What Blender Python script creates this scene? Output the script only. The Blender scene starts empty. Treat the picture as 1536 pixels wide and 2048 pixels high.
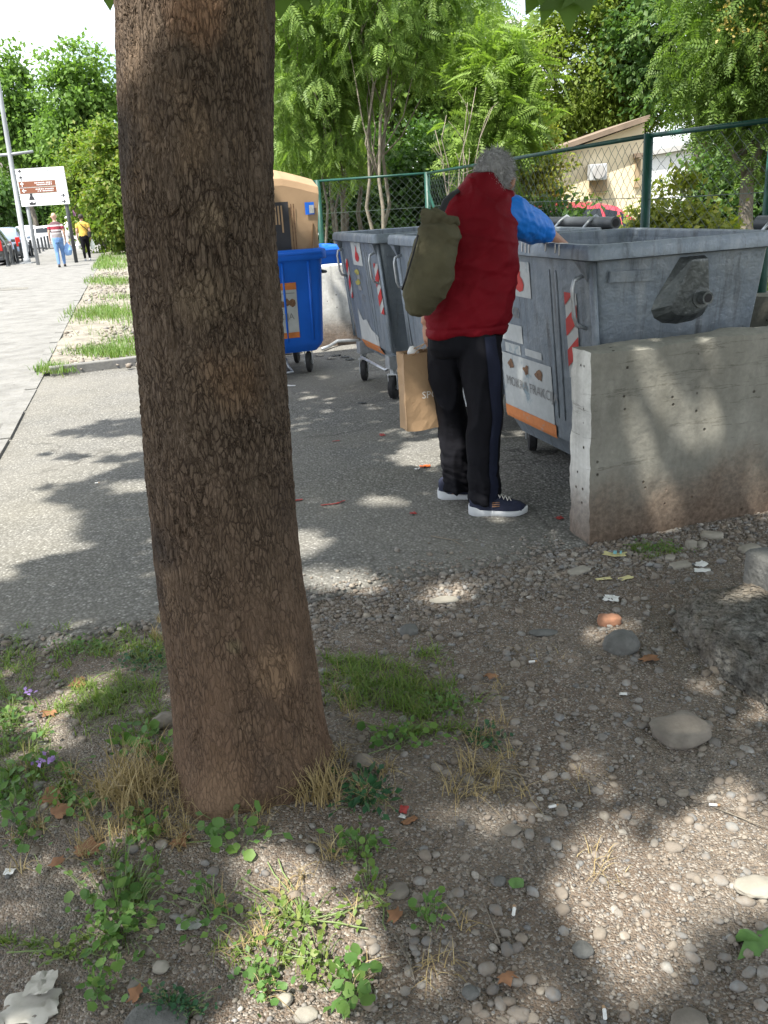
import bpy, bmesh, math, random
import numpy as np
from mathutils import Vector, Matrix

# ------------------------------------------------------------------ camera, sky, sun, exposure
scene = bpy.context.scene
COL = scene.collection
CAM_F, CAM_P, CAM_R, CAM_H = 1720.0, math.radians(19.8), math.atan(.061), 1.5
CAM = np.array([0, 0, CAM_H])
_f = np.array([0, math.cos(CAM_P), -math.sin(CAM_P)])
_u0 = np.array([0, math.sin(CAM_P), math.cos(CAM_P)])
_r0 = np.array([1.0, 0, 0])
_R = math.cos(CAM_R) * _r0 - math.sin(CAM_R) * _u0
_U = math.sin(CAM_R) * _r0 + math.cos(CAM_R) * _u0
cam_data = bpy.data.cameras.new('camera')
cam = bpy.data.objects.new('camera', cam_data)
COL.objects.link(cam)
cam.matrix_world = Matrix(((_R[0], _U[0], -_f[0], 0), (_R[1], _U[1], -_f[1], 0), (_R[2], _U[2], -_f[2], CAM_H), (0, 0, 0, 1)))
cam_data.sensor_fit = 'VERTICAL'
cam_data.sensor_height = 36.0
cam_data.lens = CAM_F / 2048 * 36.0
cam_data.clip_start = .05
cam_data.clip_end = 2000
scene.camera = cam

SUN_EL = math.radians(61)
SUN_H = np.array([-.72, -.694])                       # horizontal direction towards the sun
SUN = np.array([SUN_H[0] * math.cos(SUN_EL), SUN_H[1] * math.cos(SUN_EL), math.sin(SUN_EL)])
sun_d = bpy.data.lights.new('sun', 'SUN')
sun_d.energy = 4.6
sun_d.angle = math.radians(.6)
sun_d.color = (1, .955, .87)
sun = bpy.data.objects.new('sun', sun_d)
COL.objects.link(sun)
sun.rotation_euler = Vector(SUN).to_track_quat('Z', 'Y').to_euler()
sun.location = (-20, -20, 40)

world = bpy.data.worlds.new('World')
scene.world = world
world.use_nodes = True
nt = world.node_tree
nt.nodes.clear()
_out = nt.nodes.new('ShaderNodeOutputWorld')
_bg = nt.nodes.new('ShaderNodeBackground')
_sky = nt.nodes.new('ShaderNodeTexSky')
_sky.sky_type = 'NISHITA'
_sky.sun_disc = False
_sky.sun_elevation = SUN_EL
_sky.sun_rotation = math.atan2(SUN_H[0], SUN_H[1])
_sky.air_density = 1.0
_sky.dust_density = 1.6
_sky.ozone_density = 1.0
# thin bright cloud, spread evenly over the whole sky
_tc = nt.nodes.new('ShaderNodeTexCoord')
_no = nt.nodes.new('ShaderNodeTexNoise')
_no.inputs['Scale'].default_value = 2.3
_no.inputs['Detail'].default_value = 7
_no.inputs['Roughness'].default_value = .62
_ra = nt.nodes.new('ShaderNodeValToRGB')
_ra.color_ramp.elements[0].position = .36
_ra.color_ramp.elements[1].position = .62
_mx = nt.nodes.new('ShaderNodeMixRGB')
_mx.inputs[2].default_value = (10.6, 10.9, 11.4, 1)
nt.links.new(_tc.outputs['Generated'], _no.inputs['Vector'])
nt.links.new(_no.outputs['Fac'], _ra.inputs['Fac'])
nt.links.new(_ra.outputs['Color'], _mx.inputs[0])
nt.links.new(_sky.outputs['Color'], _mx.inputs[1])
nt.links.new(_mx.outputs['Color'], _bg.inputs['Color'])
_bg.inputs['Strength'].default_value = .1
nt.links.new(_bg.outputs[0], _out.inputs[0])

scene.view_settings.view_transform = 'Standard'
scene.view_settings.look = 'None'
scene.view_settings.exposure = 1.35
scene.view_settings.gamma = 1.0
scene.cycles.use_denoising = True
scene.cycles.max_bounces = 7
scene.cycles.diffuse_bounces = 4
scene.cycles.glossy_bounces = 3
scene.cycles.transmission_bounces = 5
scene.cycles.transparent_max_bounces = 8
scene.cycles.sample_clamp_indirect = 6

# ------------------------------------------------------------------ picking places: where a line of sight meets a plane of the place
def ray(px, py):
    return _f + _R * (px - 768) / CAM_F - _U * (py - 1024) / CAM_F
def G(px, py, z=0.0):
    d = ray(px, py)
    return CAM + d * ((z - CAM_H) / d[2])
def W(px, py, y):
    d = ray(px, py)
    return CAM + d * (y / d[1])
def proj(P):
    v = np.atleast_2d(np.asarray(P, float)) - CAM
    z = v @ _f
    z = np.where(np.abs(z) < 1e-6, 1e-6, z)
    return 768 + CAM_F * (v @ _R) / z, 1024 - CAM_F * (v @ _U) / z, z

# ------------------------------------------------------------------ noise
def _hash(i, j, k, s):
    h = (i * 374761393 + j * 668265263 + k * 2147483647 + s * 1274126177) & 0xffffffff
    h = ((h ^ (h >> 13)) * 1274126177) & 0xffffffff
    h = ((h ^ (h >> 16)) * 2246822519) & 0xffffffff
    return ((h ^ (h >> 15)) & 0xffff) / 65535.0
def vnoise(p, seed=0):
    p = np.asarray(p, float)
    i = np.floor(p).astype(np.int64)
    f = p - i
    f = f * f * (3 - 2 * f)
    r = 0
    for a in (0, 1):
        for b in (0, 1):
            for c in (0, 1):
                w = (f[:, 0] if a else 1 - f[:, 0]) * (f[:, 1] if b else 1 - f[:, 1]) * (f[:, 2] if c else 1 - f[:, 2])
                r = r + w * _hash(i[:, 0] + a, i[:, 1] + b, i[:, 2] + c, seed)
    return r
def fbm(p, seed=0, oct=4, lac=2.1, gain=.5):
    p = np.asarray(p, float)
    r, a, t = 0, 1.0, 0
    for o in range(oct):
        r = r + a * vnoise(p * lac ** o, seed + o * 17)
        t += a
        a *= gain
    return r / t - .5

# ------------------------------------------------------------------ objects
def link(o, parent=None):
    COL.objects.link(o)
    if parent is not None:
        o.parent = parent
    return o
def tag(o, label=None, cat=None, group=None, kind=None):
    if label: o['label'] = label
    if cat: o['category'] = cat
    if group: o['group'] = group
    if kind: o['kind'] = kind
    return o
def thing(name, label, cat, loc=(0, 0, 0), rz=0.0, group=None):
    o = bpy.data.objects.new(name, None)
    o.empty_display_size = .1
    link(o)
    o.location = tuple(float(c) for c in loc)
    o.rotation_euler = (0, 0, rz)
    return tag(o, label, cat, group)
def np_mesh(name, V, F, smooth=False):
    V = np.asarray(V, np.float32)
    F = np.asarray(F, np.int32)
    me = bpy.data.meshes.new(name)
    k = F.shape[1]
    me.vertices.add(len(V))
    me.vertices.foreach_set('co', V.ravel())
    me.loops.add(F.size)
    me.loops.foreach_set('vertex_index', F.ravel())
    me.polygons.add(len(F))
    me.polygons.foreach_set('loop_start', np.arange(0, F.size, k, dtype=np.int32))
    me.polygons.foreach_set('loop_total', np.full(len(F), k, np.int32))
    if smooth:
        me.polygons.foreach_set('use_smooth', np.ones(len(F), bool))
    me.update(calc_edges=True)
    return me
def mesh_obj(name, me, m, parent=None):
    if m is not None:
        me.materials.clear()
        me.materials.append(m)
    return link(bpy.data.objects.new(name, me), parent)
def np_obj(name, V, F, m, parent=None, smooth=False):
    return mesh_obj(name, np_mesh(name, V, F, smooth), m, parent)

class MB:
    """collects shapes for ONE mesh; off is subtracted from every vertex"""
    def __init__(s, off=(0, 0, 0)):
        s.v, s.f, s.off = [], [], np.array([float(c) for c in off])
    def add(s, V, F):
        n = len(s.v)
        s.v.extend([tuple(np.asarray(p, float) - s.off) for p in V])
        s.f.extend([tuple(i + n for i in f) for f in F])
        return s
    def box(s, c, size, rz=0.0, top=None, M=None):
        x, y, z = [h / 2 for h in size]
        t = top or (1, 1)
        P = np.array([(-x, -y, -z), (x, -y, -z), (x, y, -z), (-x, y, -z), (-x * t[0], -y * t[1], z), (x * t[0], -y * t[1], z), (x * t[0], y * t[1], z), (-x * t[0], y * t[1], z)])
        if M is not None:
            P = P @ np.array(M).T
        if rz:
            ca, sa = math.cos(rz), math.sin(rz)
            P = P @ np.array([[ca, sa, 0], [-sa, ca, 0], [0, 0, 1]])
        return s.add(P + np.array(c, float), [(0, 3, 2, 1), (4, 5, 6, 7), (0, 1, 5, 4), (1, 2, 6, 5), (2, 3, 7, 6), (3, 0, 4, 7)])
    def prism(s, poly, h, M=None, loc=(0, 0, 0)):
        """2D outline extruded along +z (before M)"""
        n = len(poly)
        P = np.array([(x, y, 0) for x, y in poly] + [(x, y, h) for x, y in poly], float)
        if M is not None:
            P = P @ np.array(M).T
        F = [tuple(range(n - 1, -1, -1)), tuple(range(n, 2 * n))] + [(i, (i + 1) % n, n + (i + 1) % n, n + i) for i in range(n)]
        return s.add(P + np.array(loc, float), F)
    def loft(s, rings, caps=True, closed=True):
        n = len(rings[0])
        V = [p for r in rings for p in r]
        F = []
        for k in range(len(rings) - 1):
            for i in range(n if closed else n - 1):
                j = (i + 1) % n
                F.append((k * n + i, k * n + j, (k + 1) * n + j, (k + 1) * n + i))
        if caps:
            F.append(tuple(range(n - 1, -1, -1)))
            F.append(tuple((len(rings) - 1) * n + i for i in range(n)))
        return s.add(V, F)
    def tube(s, pts, r, n=8, caps=True, lat=None, flat=1.0):
        pts = [np.array(p, float) for p in pts]
        m = len(pts)
        if np.isscalar(r): r = [r] * m
        if np.isscalar(flat): flat = [flat] * m
        rings, prev = [], None
        for k in range(m):
            t = pts[min(k + 1, m - 1)] - pts[max(k - 1, 0)]
            t = t / (np.linalg.norm(t) + 1e-9)
            if lat is not None:
                a = np.array(lat, float)
            elif prev is None:
                a = np.array([1.0, 0, 0]) if abs(t[0]) < .8 else np.array([0, 1.0, 0])
            else:
                a = prev
            a = a - t * (a @ t)
            a = a / (np.linalg.norm(a) + 1e-9)
            prev = a
            b = np.cross(t, a)
            rings.append([pts[k] + r[k] * (math.cos(q) * a + flat[k] * math.sin(q) * b) for q in np.linspace(0, 2 * math.pi, n, endpoint=False)])
        return s.loft(rings, caps)
    def lathe(s, prof, c=(0, 0, 0), axis='z', n=20, caps=True):
        rings = []
        for r, h in prof:
            ring = []
            for q in np.linspace(0, 2 * math.pi, n, endpoint=False):
                x, y, z = r * math.cos(q), r * math.sin(q), h
                p = (x, y, z) if axis == 'z' else ((z, x, y) if axis == 'x' else (y, z, x))
                ring.append(np.array(p) + np.array(c, float))
            rings.append(ring)
        return s.loft(rings, caps)
    def mesh(s, name, smooth=False):
        me = bpy.data.meshes.new(name)
        me.from_pydata([tuple(map(float, p)) for p in s.v], [], s.f)
        if smooth:
            me.polygons.foreach_set('use_smooth', [True] * len(me.polygons))
        me.update()
        return me
    def build(s, name, m, parent=None, smooth=False, bevel=0.0):
        me = s.mesh(name, smooth)
        if bevel:
            bm = bmesh.new(); bm.from_mesh(me)
            bmesh.ops.bevel(bm, geom=[e for e in bm.edges if len(e.link_faces) == 2 and e.calc_face_angle(0) > .6], offset=bevel, segments=2, profile=.6, affect='EDGES')
            bm.to_mesh(me); bm.free()
        o = mesh_obj(name, me, m, parent)
        if smooth == 'auto':
            set_auto(me)
        return o
def set_auto(me, ang=40):
    me.polygons.foreach_set('use_smooth', [True] * len(me.polygons))
    bm = bmesh.new(); bm.from_mesh(me)
    for e in bm.edges:
        if len(e.link_faces) == 2 and e.calc_face_angle(0) > math.radians(ang):
            e.smooth = False
    bm.to_mesh(me); bm.free()
def rrect(x0, x1, y0, y1, r, z, n=4):
    P = []
    for cx, cy, a0 in ((x1 - r, y1 - r, 0), (x0 + r, y1 - r, 90), (x0 + r, y0 + r, 180), (x1 - r, y0 + r, 270)):
        for k in range(n + 1):
            q = math.radians(a0 + 90 * k / n)
            P.append((cx + r * math.cos(q), cy + r * math.sin(q), z))
    return P
def copy_tree(o, parent=None):
    c = o.copy()
    COL.objects.link(c)
    c.parent = parent
    for ch in list(o.children):
        copy_tree(ch, c)
    return c
def eval_mesh(me, mods):
    """run modifiers on a mesh, give back the finished mesh"""
    o = bpy.data.objects.new('tmp', me)
    COL.objects.link(o)
    for typ, kw in mods:
        md = o.modifiers.new(typ, typ)
        for k, v in kw.items():
            setattr(md, k, v)
    dg = bpy.context.evaluated_depsgraph_get()
    out = bpy.data.meshes.new_from_object(o.evaluated_get(dg))
    bpy.data.objects.remove(o)
    return out
def flesh(mb, voxel=.008, smooth=4, fac=.5, noise=None):
    me = eval_mesh(mb.mesh('tmp'), [('REMESH', dict(mode='VOXEL', voxel_size=voxel, use_smooth_shade=True)), ('SMOOTH', dict(iterations=smooth, factor=fac))])
    if noise:
        displace(me, noise)
    me.polygons.foreach_set('use_smooth', [True] * len(me.polygons))
    return me
def displace(me, fn):
    n = len(me.vertices)
    co = np.empty(n * 3, np.float32); me.vertices.foreach_get('co', co); co = co.reshape(-1, 3)
    no = np.empty(n * 3, np.float32); me.vertices.foreach_get('normal', no); no = no.reshape(-1, 3)
    co = co + no * fn(co, no)[:, None]
    me.vertices.foreach_set('co', co.astype(np.float32).ravel())
    me.update()
def text_mesh(s, size, depth=0.0):
    cu = bpy.data.curves.new('txt', 'FONT')
    cu.body = s; cu.size = size; cu.extrude = depth; cu.resolution_u = 2
    o = bpy.data.objects.new('txt', cu)
    COL.objects.link(o)
    me = bpy.data.meshes.new_from_object(o.evaluated_get(bpy.context.evaluated_depsgraph_get()))
    bpy.data.objects.remove(o)
    n = len(me.vertices)
    co = np.empty(n * 3, np.float32); me.vertices.foreach_get('co', co)
    return me, co.reshape(-1, 3)

# ------------------------------------------------------------------ materials
class NT:
    def __init__(s, name):
        s.m = bpy.data.materials.new(name)
        s.m.use_nodes = True
        s.t = s.m.node_tree
        s.b = s.t.nodes['Principled BSDF']
        s.o = s.t.nodes['Material Output']
        s._c = None
    def n(s, typ, **kw):
        nd = s.t.nodes.new('ShaderNode' + typ)
        for k, v in kw.items():
            if k.startswith('i_'):
                nd.inputs[k[2:].replace('_', ' ')].default_value = v
            else:
                setattr(nd, k, v)
        return nd
    def l(s, a, b):
        s.t.links.new(a, b)
    def co(s, kind='Object', scale=(1, 1, 1), rot=(0, 0, 0)):
        if s._c is None: s._c = s.n('TexCoord')
        mp = s.n('Mapping')
        mp.inputs['Scale'].default_value = scale
        mp.inputs['Rotation'].default_value = rot
        s.l(s._c.outputs[kind], mp.inputs[0])
        return mp.outputs[0]
    def noise(s, vec, scale, detail=4, rough=.55, dist=0):
        nd = s.n('TexNoise')
        nd.inputs['Scale'].default_value = scale
        nd.inputs['Detail'].default_value = detail
        nd.inputs['Roughness'].default_value = rough
        nd.inputs['Distortion'].default_value = dist
        s.l(vec, nd.inputs['Vector'])
        return nd.outputs['Fac']
    def voro(s, vec, scale, feature='F1', out='Distance', rnd=1):
        nd = s.n('TexVoronoi', feature=feature)
        nd.inputs['Scale'].default_value = scale
        nd.inputs['Randomness'].default_value = rnd
        s.l(vec, nd.inputs['Vector'])
        return nd.outputs[out]
    def ramp(s, fac, stops):
        nd = s.n('ValToRGB')
        e = nd.color_ramp.elements
        while len(e) < len(stops): e.new(.5)
        for k, (p, c) in enumerate(stops):
            e[k].position = p
            e[k].color = (c[0], c[1], c[2], 1) if not np.isscalar(c) else (c, c, c, 1)
        s.l(fac, nd.inputs[0])
        return nd.outputs[0]
    def mix(s, fac, a, b, mode='MIX'):
        nd = s.n('MixRGB', blend_type=mode)
        for k, x in ((0, fac), (1, a), (2, b)):
            if hasattr(x, 'is_linked'): s.l(x, nd.inputs[k])
            elif np.isscalar(x): nd.inputs[k].default_value = x if k == 0 else (x, x, x, 1)
            else: nd.inputs[k].default_value = (*x, 1)
        return nd.outputs[0]
    def math(s, op, a, b=0.0):
        nd = s.n('Math', operation=op)
        for k, x in ((0, a), (1, b)):
            if hasattr(x, 'is_linked'): s.l(x, nd.inputs[k])
            else: nd.inputs[k].default_value = x
        return nd.outputs[0]
    def base(s, c):
        if hasattr(c, 'is_linked'): s.l(c, s.b.inputs['Base Color'])
        else: s.b.inputs['Base Color'].default_value = (*c, 1)
    def rough(s, r):
        if hasattr(r, 'is_linked'): s.l(r, s.b.inputs['Roughness'])
        else: s.b.inputs['Roughness'].default_value = r
    def bump(s, h, strength=.5, dist=.01):
        nd = s.n('Bump')
        nd.inputs['Strength'].default_value = strength
        nd.inputs['Distance'].default_value = dist
        s.l(h, nd.inputs['Height'])
        s.l(nd.outputs[0], s.b.inputs['Normal'])
def simple(name, c, rough=.6, var=.18, scale=9, metal=0.0, bump=.25, bscale=60, bdist=.002, spec=.4):
    t = NT(name)
    v = t.co()
    n = t.noise(v, scale, 5)
    lo, hi = [x * (1 - var) for x in c], [min(1, x * (1 + var)) for x in c]
    t.base(t.ramp(n, [(.3, lo), (.7, hi)]))
    t.rough(rough)
    t.b.inputs['Metallic'].default_value = metal
    t.b.inputs['Specular IOR Level'].default_value = spec
    if bump:
        t.bump(t.noise(v, bscale, 4), bump, bdist)
    return t.m
def leaf_mat(name, c1, c2, c3=None, trans=.46, rough=.5):
    t = NT(name)
    g = t.n('NewGeometry')
    v = t.co('Object')
    k_ = (1.5, 1.33, 1.3)
    c1, c2 = [a * b for a, b in zip(c1, k_)], [a * b for a, b in zip(c2, k_)]
    if c3: c3 = [a * b for a, b in zip(c3, k_)]
    stops = [(.05, c1), (.6, c2)] + ([(.95, c3)] if c3 else [])
    col = t.ramp(g.outputs['Random Per Island'], stops)
    big = t.noise(v, .9, 3)
    col = t.mix(.35, col, t.ramp(big, [(.3, [x * .55 for x in c2]), (.7, [min(1, x * 1.35) for x in c2])]))
    t.base(col)
    t.rough(rough)
    t.b.inputs['Specular IOR Level'].default_value = .3
    tr = t.n('BsdfTranslucent')
    t.l(t.mix(1.0, col, (1.15, 1.25, .6), 'MULTIPLY'), tr.inputs['Color'])
    mx = t.n('MixShader')
    mx.inputs[0].default_value = trans
    t.l(t.b.outputs[0], mx.inputs[1]); t.l(tr.outputs[0], mx.inputs[2])
    t.l(mx.outputs[0], t.o.inputs['Surface'])
    return t.m
# ================================================================== surface materials
def m_dirt():
    t = NT('dirt'); v = t.co()
    big = t.noise(v, 1.6, 6, .6); fine = t.noise(v, 38, 6, .7)
    grit = t.voro(v, 190, 'F1', 'Color'); gd = t.voro(v, 190, 'F1', 'Distance')
    c = t.ramp(big, [(.3, (.14, .102, .076)), (.5, (.205, .165, .13)), (.7, (.275, .245, .205))])
    c = t.mix(.45, c, t.ramp(fine, [(.3, (.05, .035, .025)), (.6, (.19, .15, .115)), (.8, (.3, .27, .23))]))
    sep = t.n('SeparateColor'); t.l(grit, sep.inputs[0])
    c = t.mix(t.ramp(sep.outputs[0], [(.55, 0), (.6, .7)]), c, t.ramp(sep.outputs[1], [(.1, (.09, .085, .08)), (.5, (.2, .185, .165)), (.95, (.42, .38, .33))]))
    t.base(c); t.rough(.95); t.b.inputs['Specular IOR Level'].default_value = .15
    t.bump(t.math('ADD', fine, t.math('MULTIPLY', t.math('SUBTRACT', 1, gd), .6)), .9, .012)
    return t.m
def m_asphalt():
    t = NT('asphalt'); v = t.co()
    d = t.voro(v, 75, 'F1', 'Distance'); c = t.voro(v, 75, 'F1', 'Color')
    sep = t.n('SeparateColor'); t.l(c, sep.inputs[0])
    big = t.noise(v, .8, 6, .62)
    st = t.ramp(sep.outputs[0], [(0, (.115, .114, .109)), (.55, (.185, .182, .172)), (.9, (.265, .26, .243)), (1, (.42, .41, .385))])
    st = t.mix(t.ramp(d, [(.25, 0), (.7, .85)]), st, (.07, .069, .064))
    st = t.mix(t.ramp(big, [(.35, 0), (.75, .5)]), st, (.2, .185, .145))
    stain = t.noise(v, 2.2, 5, .65)
    st = t.mix(t.ramp(stain, [(.62, 0), (.75, .45)]), st, (.06, .055, .045))
    wv = t.n('VectorMath', operation='ADD'); t.l(v, wv.inputs[0])
    wn = t.n('TexNoise'); wn.inputs['Scale'].default_value = 2.5; wn.inputs['Detail'].default_value = 5; t.l(v, wn.inputs['Vector'])
    ws = t.n('VectorMath', operation='SCALE'); ws.inputs['Scale'].default_value = .7; t.l(wn.outputs['Color'], ws.inputs[0]); t.l(ws.outputs[0], wv.inputs[1])
    ck = t.voro(wv.outputs[0], .75, 'DISTANCE_TO_EDGE')
    st = t.mix(t.math('MULTIPLY', t.ramp(ck, [(.0, 1), (.012, 0)]), t.ramp(t.noise(v, 1.1, 3), [(.45, 0), (.6, .85)])), st, (.03, .028, .024))
    st = t.mix(t.ramp(t.noise(v, .45, 4, .6), [(.42, 0), (.62, .4)]), st, (.21, .2, .18))
    t.base(st); t.rough(.9); t.b.inputs['Specular IOR Level'].default_value = .25
    t.bump(t.math('SUBTRACT', t.noise(v, 14, 5, .6), t.math('MULTIPLY', d, .8)), .7, .006)
    return t.m
def m_concrete(name='concrete', c=(.215, .208, .178), dirt=True):
    t = NT(name); v = t.co()
    big = t.noise(v, 2.6, 7, .65); fine = t.noise(v, 45, 5, .6)
    col = t.ramp(big, [(.28, [x * .62 for x in c]), (.5, c), (.74, [x * 1.22 for x in c])])
    streak = t.noise(t.co('Object', (9, 9, .7)), 1, 5, .6)
    col = t.mix(t.ramp(streak, [(.45, 0), (.72, .38)]), col, (.13, .125, .1))
    pits = t.voro(v, 17, 'F1', 'Distance'); pc = t.voro(v, 17, 'F1', 'Color')
    sep = t.n('SeparateColor'); t.l(pc, sep.inputs[0])
    pit = t.math('MULTIPLY', t.ramp(pits, [(.06, 1), (.14, 0)]), t.math('GREATER_THAN', sep.outputs[0], .62))
    col = t.mix(pit, col, (.045, .04, .032))
    if dirt:
        ln = t.noise(t.co('Object', (1.2, 1.2, 16), (.05, .02, 0)), 1.6, 6, .7)
        col = t.mix(t.ramp(ln, [(.605, 0), (.63, .55), (.655, 0)]), col, (.05, .045, .035))
        pale = t.noise(t.co('Object', (4, 4, 1.6)), 1.1, 5, .6)
        col = t.mix(t.ramp(pale, [(.55, 0), (.72, .45)]), col, [min(1, x * 1.7) for x in c])
    if dirt:                                                     # soil splashed against the foot of the wall
        z = t.n('SeparateXYZ'); t.l(t._c.outputs['Object'], z.inputs[0])
        h = t.math('ADD', z.outputs[2], t.math('MULTIPLY', t.math('SUBTRACT', big, .5), -.55))
        col = t.mix(t.ramp(h, [(.03, .9), (.16, .7), (.34, 0)]), col, t.ramp(fine, [(.3, (.07, .045, .03)), (.7, (.155, .11, .08))]))
    t.base(t.mix(.25, col, fine, 'OVERLAY')); t.rough(.92); t.b.inputs['Specular IOR Level'].default_value = .2
    t.bump(t.math('SUBTRACT', t.math('ADD', t.math('MULTIPLY', big, .6), t.math('MULTIPLY', fine, .35)), t.math('MULTIPLY', pit, 1.2)), .6, .012)
    return t.m
def m_bark():
    t = NT('bark')
    # plates: stretched cells whose borders are the cracks
    warp = t.noise(t.co('Object', (1, 1, .5)), 9, 4, .6)
    base = t.co('Object', (1, 1, .3))
    vm = t.n('VectorMath', operation='ADD'); t.l(base, vm.inputs[0])
    sc = t.n('VectorMath', operation='SCALE'); sc.inputs['Scale'].default_value = .035
    wc = t.n('TexNoise'); wc.inputs['Scale'].default_value = 26; wc.inputs['Detail'].default_value = 3; t.l(base, wc.inputs['Vector'])
    t.l(wc.outputs['Color'], sc.inputs[0]); t.l(sc.outputs[0], vm.inputs[1])
    vec = vm.outputs[0]
    e1 = t.voro(vec, 106, 'DISTANCE_TO_EDGE'); c1 = t.voro(vec, 106, 'F1', 'Color')
    e2 = t.voro(vec, 190, 'DISTANCE_TO_EDGE')
    sep = t.n('SeparateColor'); t.l(c1, sep.inputs[0])
    fine = t.noise(t.co('Object', (1, 1, .5)), 120, 5, .65)
    z = t.n('SeparateXYZ'); t.l(t._c.outputs['Object'], z.inputs[0])
    big = t.noise(t.co('Object', (1, 1, .6)), 5, 5, .6)
    # higher up grey brown and coarser cracked, near the foot rubbed red brown
    low = t.ramp(t.math('ADD', z.outputs[2], t.math('MULTIPLY', t.math('SUBTRACT', big, .5), .9)), [(.15, 1), (1.15, 0)])
    up = t.ramp(sep.outputs[0], [(0, (.095, .069, .049)), (.5, (.108, .08, .058)), (1, (.128, .096, .071))])
    dn = t.ramp(sep.outputs[0], [(0, (.115, .073, .046)), (.5, (.13, .083, .054)), (1, (.148, .096, .064))])
    col = t.mix(low, up, dn)
    col = t.mix(t.ramp(big, [(.55, 0), (.7, .5)]), col, (.24, .165, .105))
    crack = t.math('MULTIPLY', t.ramp(e1, [(.02, 1), (.15, 0)]), t.ramp(t.noise(t.co('Object', (1, 1, .6)), 11, 4, .6), [(.32, .15), (.55, 1)]))
    e3 = t.voro(vec, 38, 'DISTANCE_TO_EDGE')
    crack3 = t.math('MULTIPLY', t.ramp(e3, [(.0, 1), (.06, 0)]), t.ramp(t.noise(t.co('Object', (1, 1, .4)), 6, 4, .6), [(.45, 0), (.58, 1)]))
    crack = t.math('MAXIMUM', crack, crack3)
    crack2 = t.math('MULTIPLY', t.ramp(e2, [(.0, 1), (.07, 0)]), t.ramp(warp, [(.42, 0), (.6, .75)]))
    ck = t.math('MAXIMUM', crack, crack2)
    col = t.mix(t.math('MULTIPLY', ck, t.ramp(low, [(0, .95), (1, .62)])), col, (.032, .021, .014))
    dark = t.noise(t.co('Object', (1, 1, .45)), 3.1, 5, .6)
    col = t.mix(t.ramp(dark, [(.6, 0), (.74, .6)]), col, (.04, .033, .03))
    # scars, rubbed and weathered places on this trunk
    off_ = np.array([-.4, 2.06, 0])
    for (px, py, r, cc, am) in ((560, 1345, .075, (.22, .145, .09), .75), (335, 1080, .085, (.035, .03, .028), .8), (330, 1170, .07, (.04, .033, .03), .7), (425, 440, .05, (.24, .18, .12), .6), (405, 600, .07, (.2, .15, .1), .5), (470, 1285, .028, (.2, .17, .1), .8), (485, 1292, .022, (.02, .015, .012), .9), (400, 20, .07, (.26, .15, .09), .7), (480, 760, .09, (.17, .1, .055), .5), (450, 1590, .14, (.19, .125, .078), .6), (600, 1000, .1, (.05, .035, .027), .5), (260, 300, .09, (.05, .045, .042), .55)):
        d_ = ray(px, py); yy = 2.06 - .165 + (.1 if px < 340 or px > 590 else 0)
        p_ = CAM + d_ * (yy / d_[1]) - off_
        vd = t.n('VectorMath', operation='DISTANCE'); t.l(t._c.outputs['Object'], vd.inputs[0]); vd.inputs[1].default_value = tuple(p_)
        dd = t.math('ADD', vd.outputs['Value'], t.math('MULTIPLY', t.math('SUBTRACT', warp, .5), r * 1.6))
        col = t.mix(t.math('MULTIPLY', t.ramp(dd, [(r * .45, 1), (r * 1.1, 0)]), am), col, t.mix(t.math('MULTIPLY', ck, .6), cc, (.03, .02, .014)))
    col = t.mix(.3, col, fine, 'OVERLAY')
    t.base(col); t.rough(.9); t.b.inputs['Specular IOR Level'].default_value = .2
    plate = t.math('ADD', t.math('MULTIPLY', t.ramp(e1, [(0, 0), (.16, 1)]), .7), t.math('MULTIPLY', sep.outputs[1], .5))
    hgt = t.math('ADD', t.math('ADD', plate, t.math('MULTIPLY', fine, .35)), t.math('MULTIPLY', t.ramp(e2, [(0, 0), (.12, 1)]), .3))
    hgt = t.math('MULTIPLY', t.math('SUBTRACT', hgt, t.math('MULTIPLY', crack3, 1.3)), t.ramp(low, [(0, 1), (1, .55)]))
    dn_ = t.n('Displacement'); dn_.inputs['Midlevel'].default_value = .6; dn_.inputs['Scale'].default_value = .0042
    t.l(hgt, dn_.inputs['Height']); t.l(dn_.outputs[0], t.o.inputs['Displacement'])
    t.m.displacement_method = 'BOTH'
    return t.m
def m_galv():
    t = NT('galvanised_steel'); v = t.co()
    sp = t.voro(v, 42, 'F1', 'Color'); sep = t.n('SeparateColor'); t.l(sp, sep.inputs[0])
    big = t.noise(v, 3.2, 6, .65); streak = t.noise(t.co('Object', (11, 11, .8)), 1, 6, .65)
    c = t.ramp(sep.outputs[0], [(0, (.2, .228, .255)), (1, (.235, .262, .285))])
    c = t.mix(t.ramp(big, [(.3, .6), (.72, 0)]), c, (.1, .135, .18))
    c = t.mix(t.ramp(streak, [(.5, 0), (.75, .5)]), c, (.33, .345, .35))
    c = t.mix(t.ramp(t.noise(t.co('Object', (14, 14, 1.1)), 1.3, 6, .7), [(.54, 0), (.7, .75)]), c, (.07, .072, .075))
    scr = t.noise(t.co('Object', (3, 30, 30), (0, .5, .3)), 3, 3, .5)
    c = t.mix(t.ramp(scr, [(.68, 0), (.72, .4)]), c, (.38, .39, .4))
    rust = t.noise(v, 6.5, 6, .7)
    c = t.mix(t.ramp(rust, [(.68, 0), (.76, .55)]), c, (.13, .085, .055))
    t.base(c); t.b.inputs['Metallic'].default_value = .45
    t.rough(t.ramp(big, [(.3, .62), (.7, .45)]))
    t.bump(t.math('ADD', t.noise(v, 4.5, 4, .6), t.math('MULTIPLY', t.noise(v, 90, 3), .1)), .6, .03)
    return t.m
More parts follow.
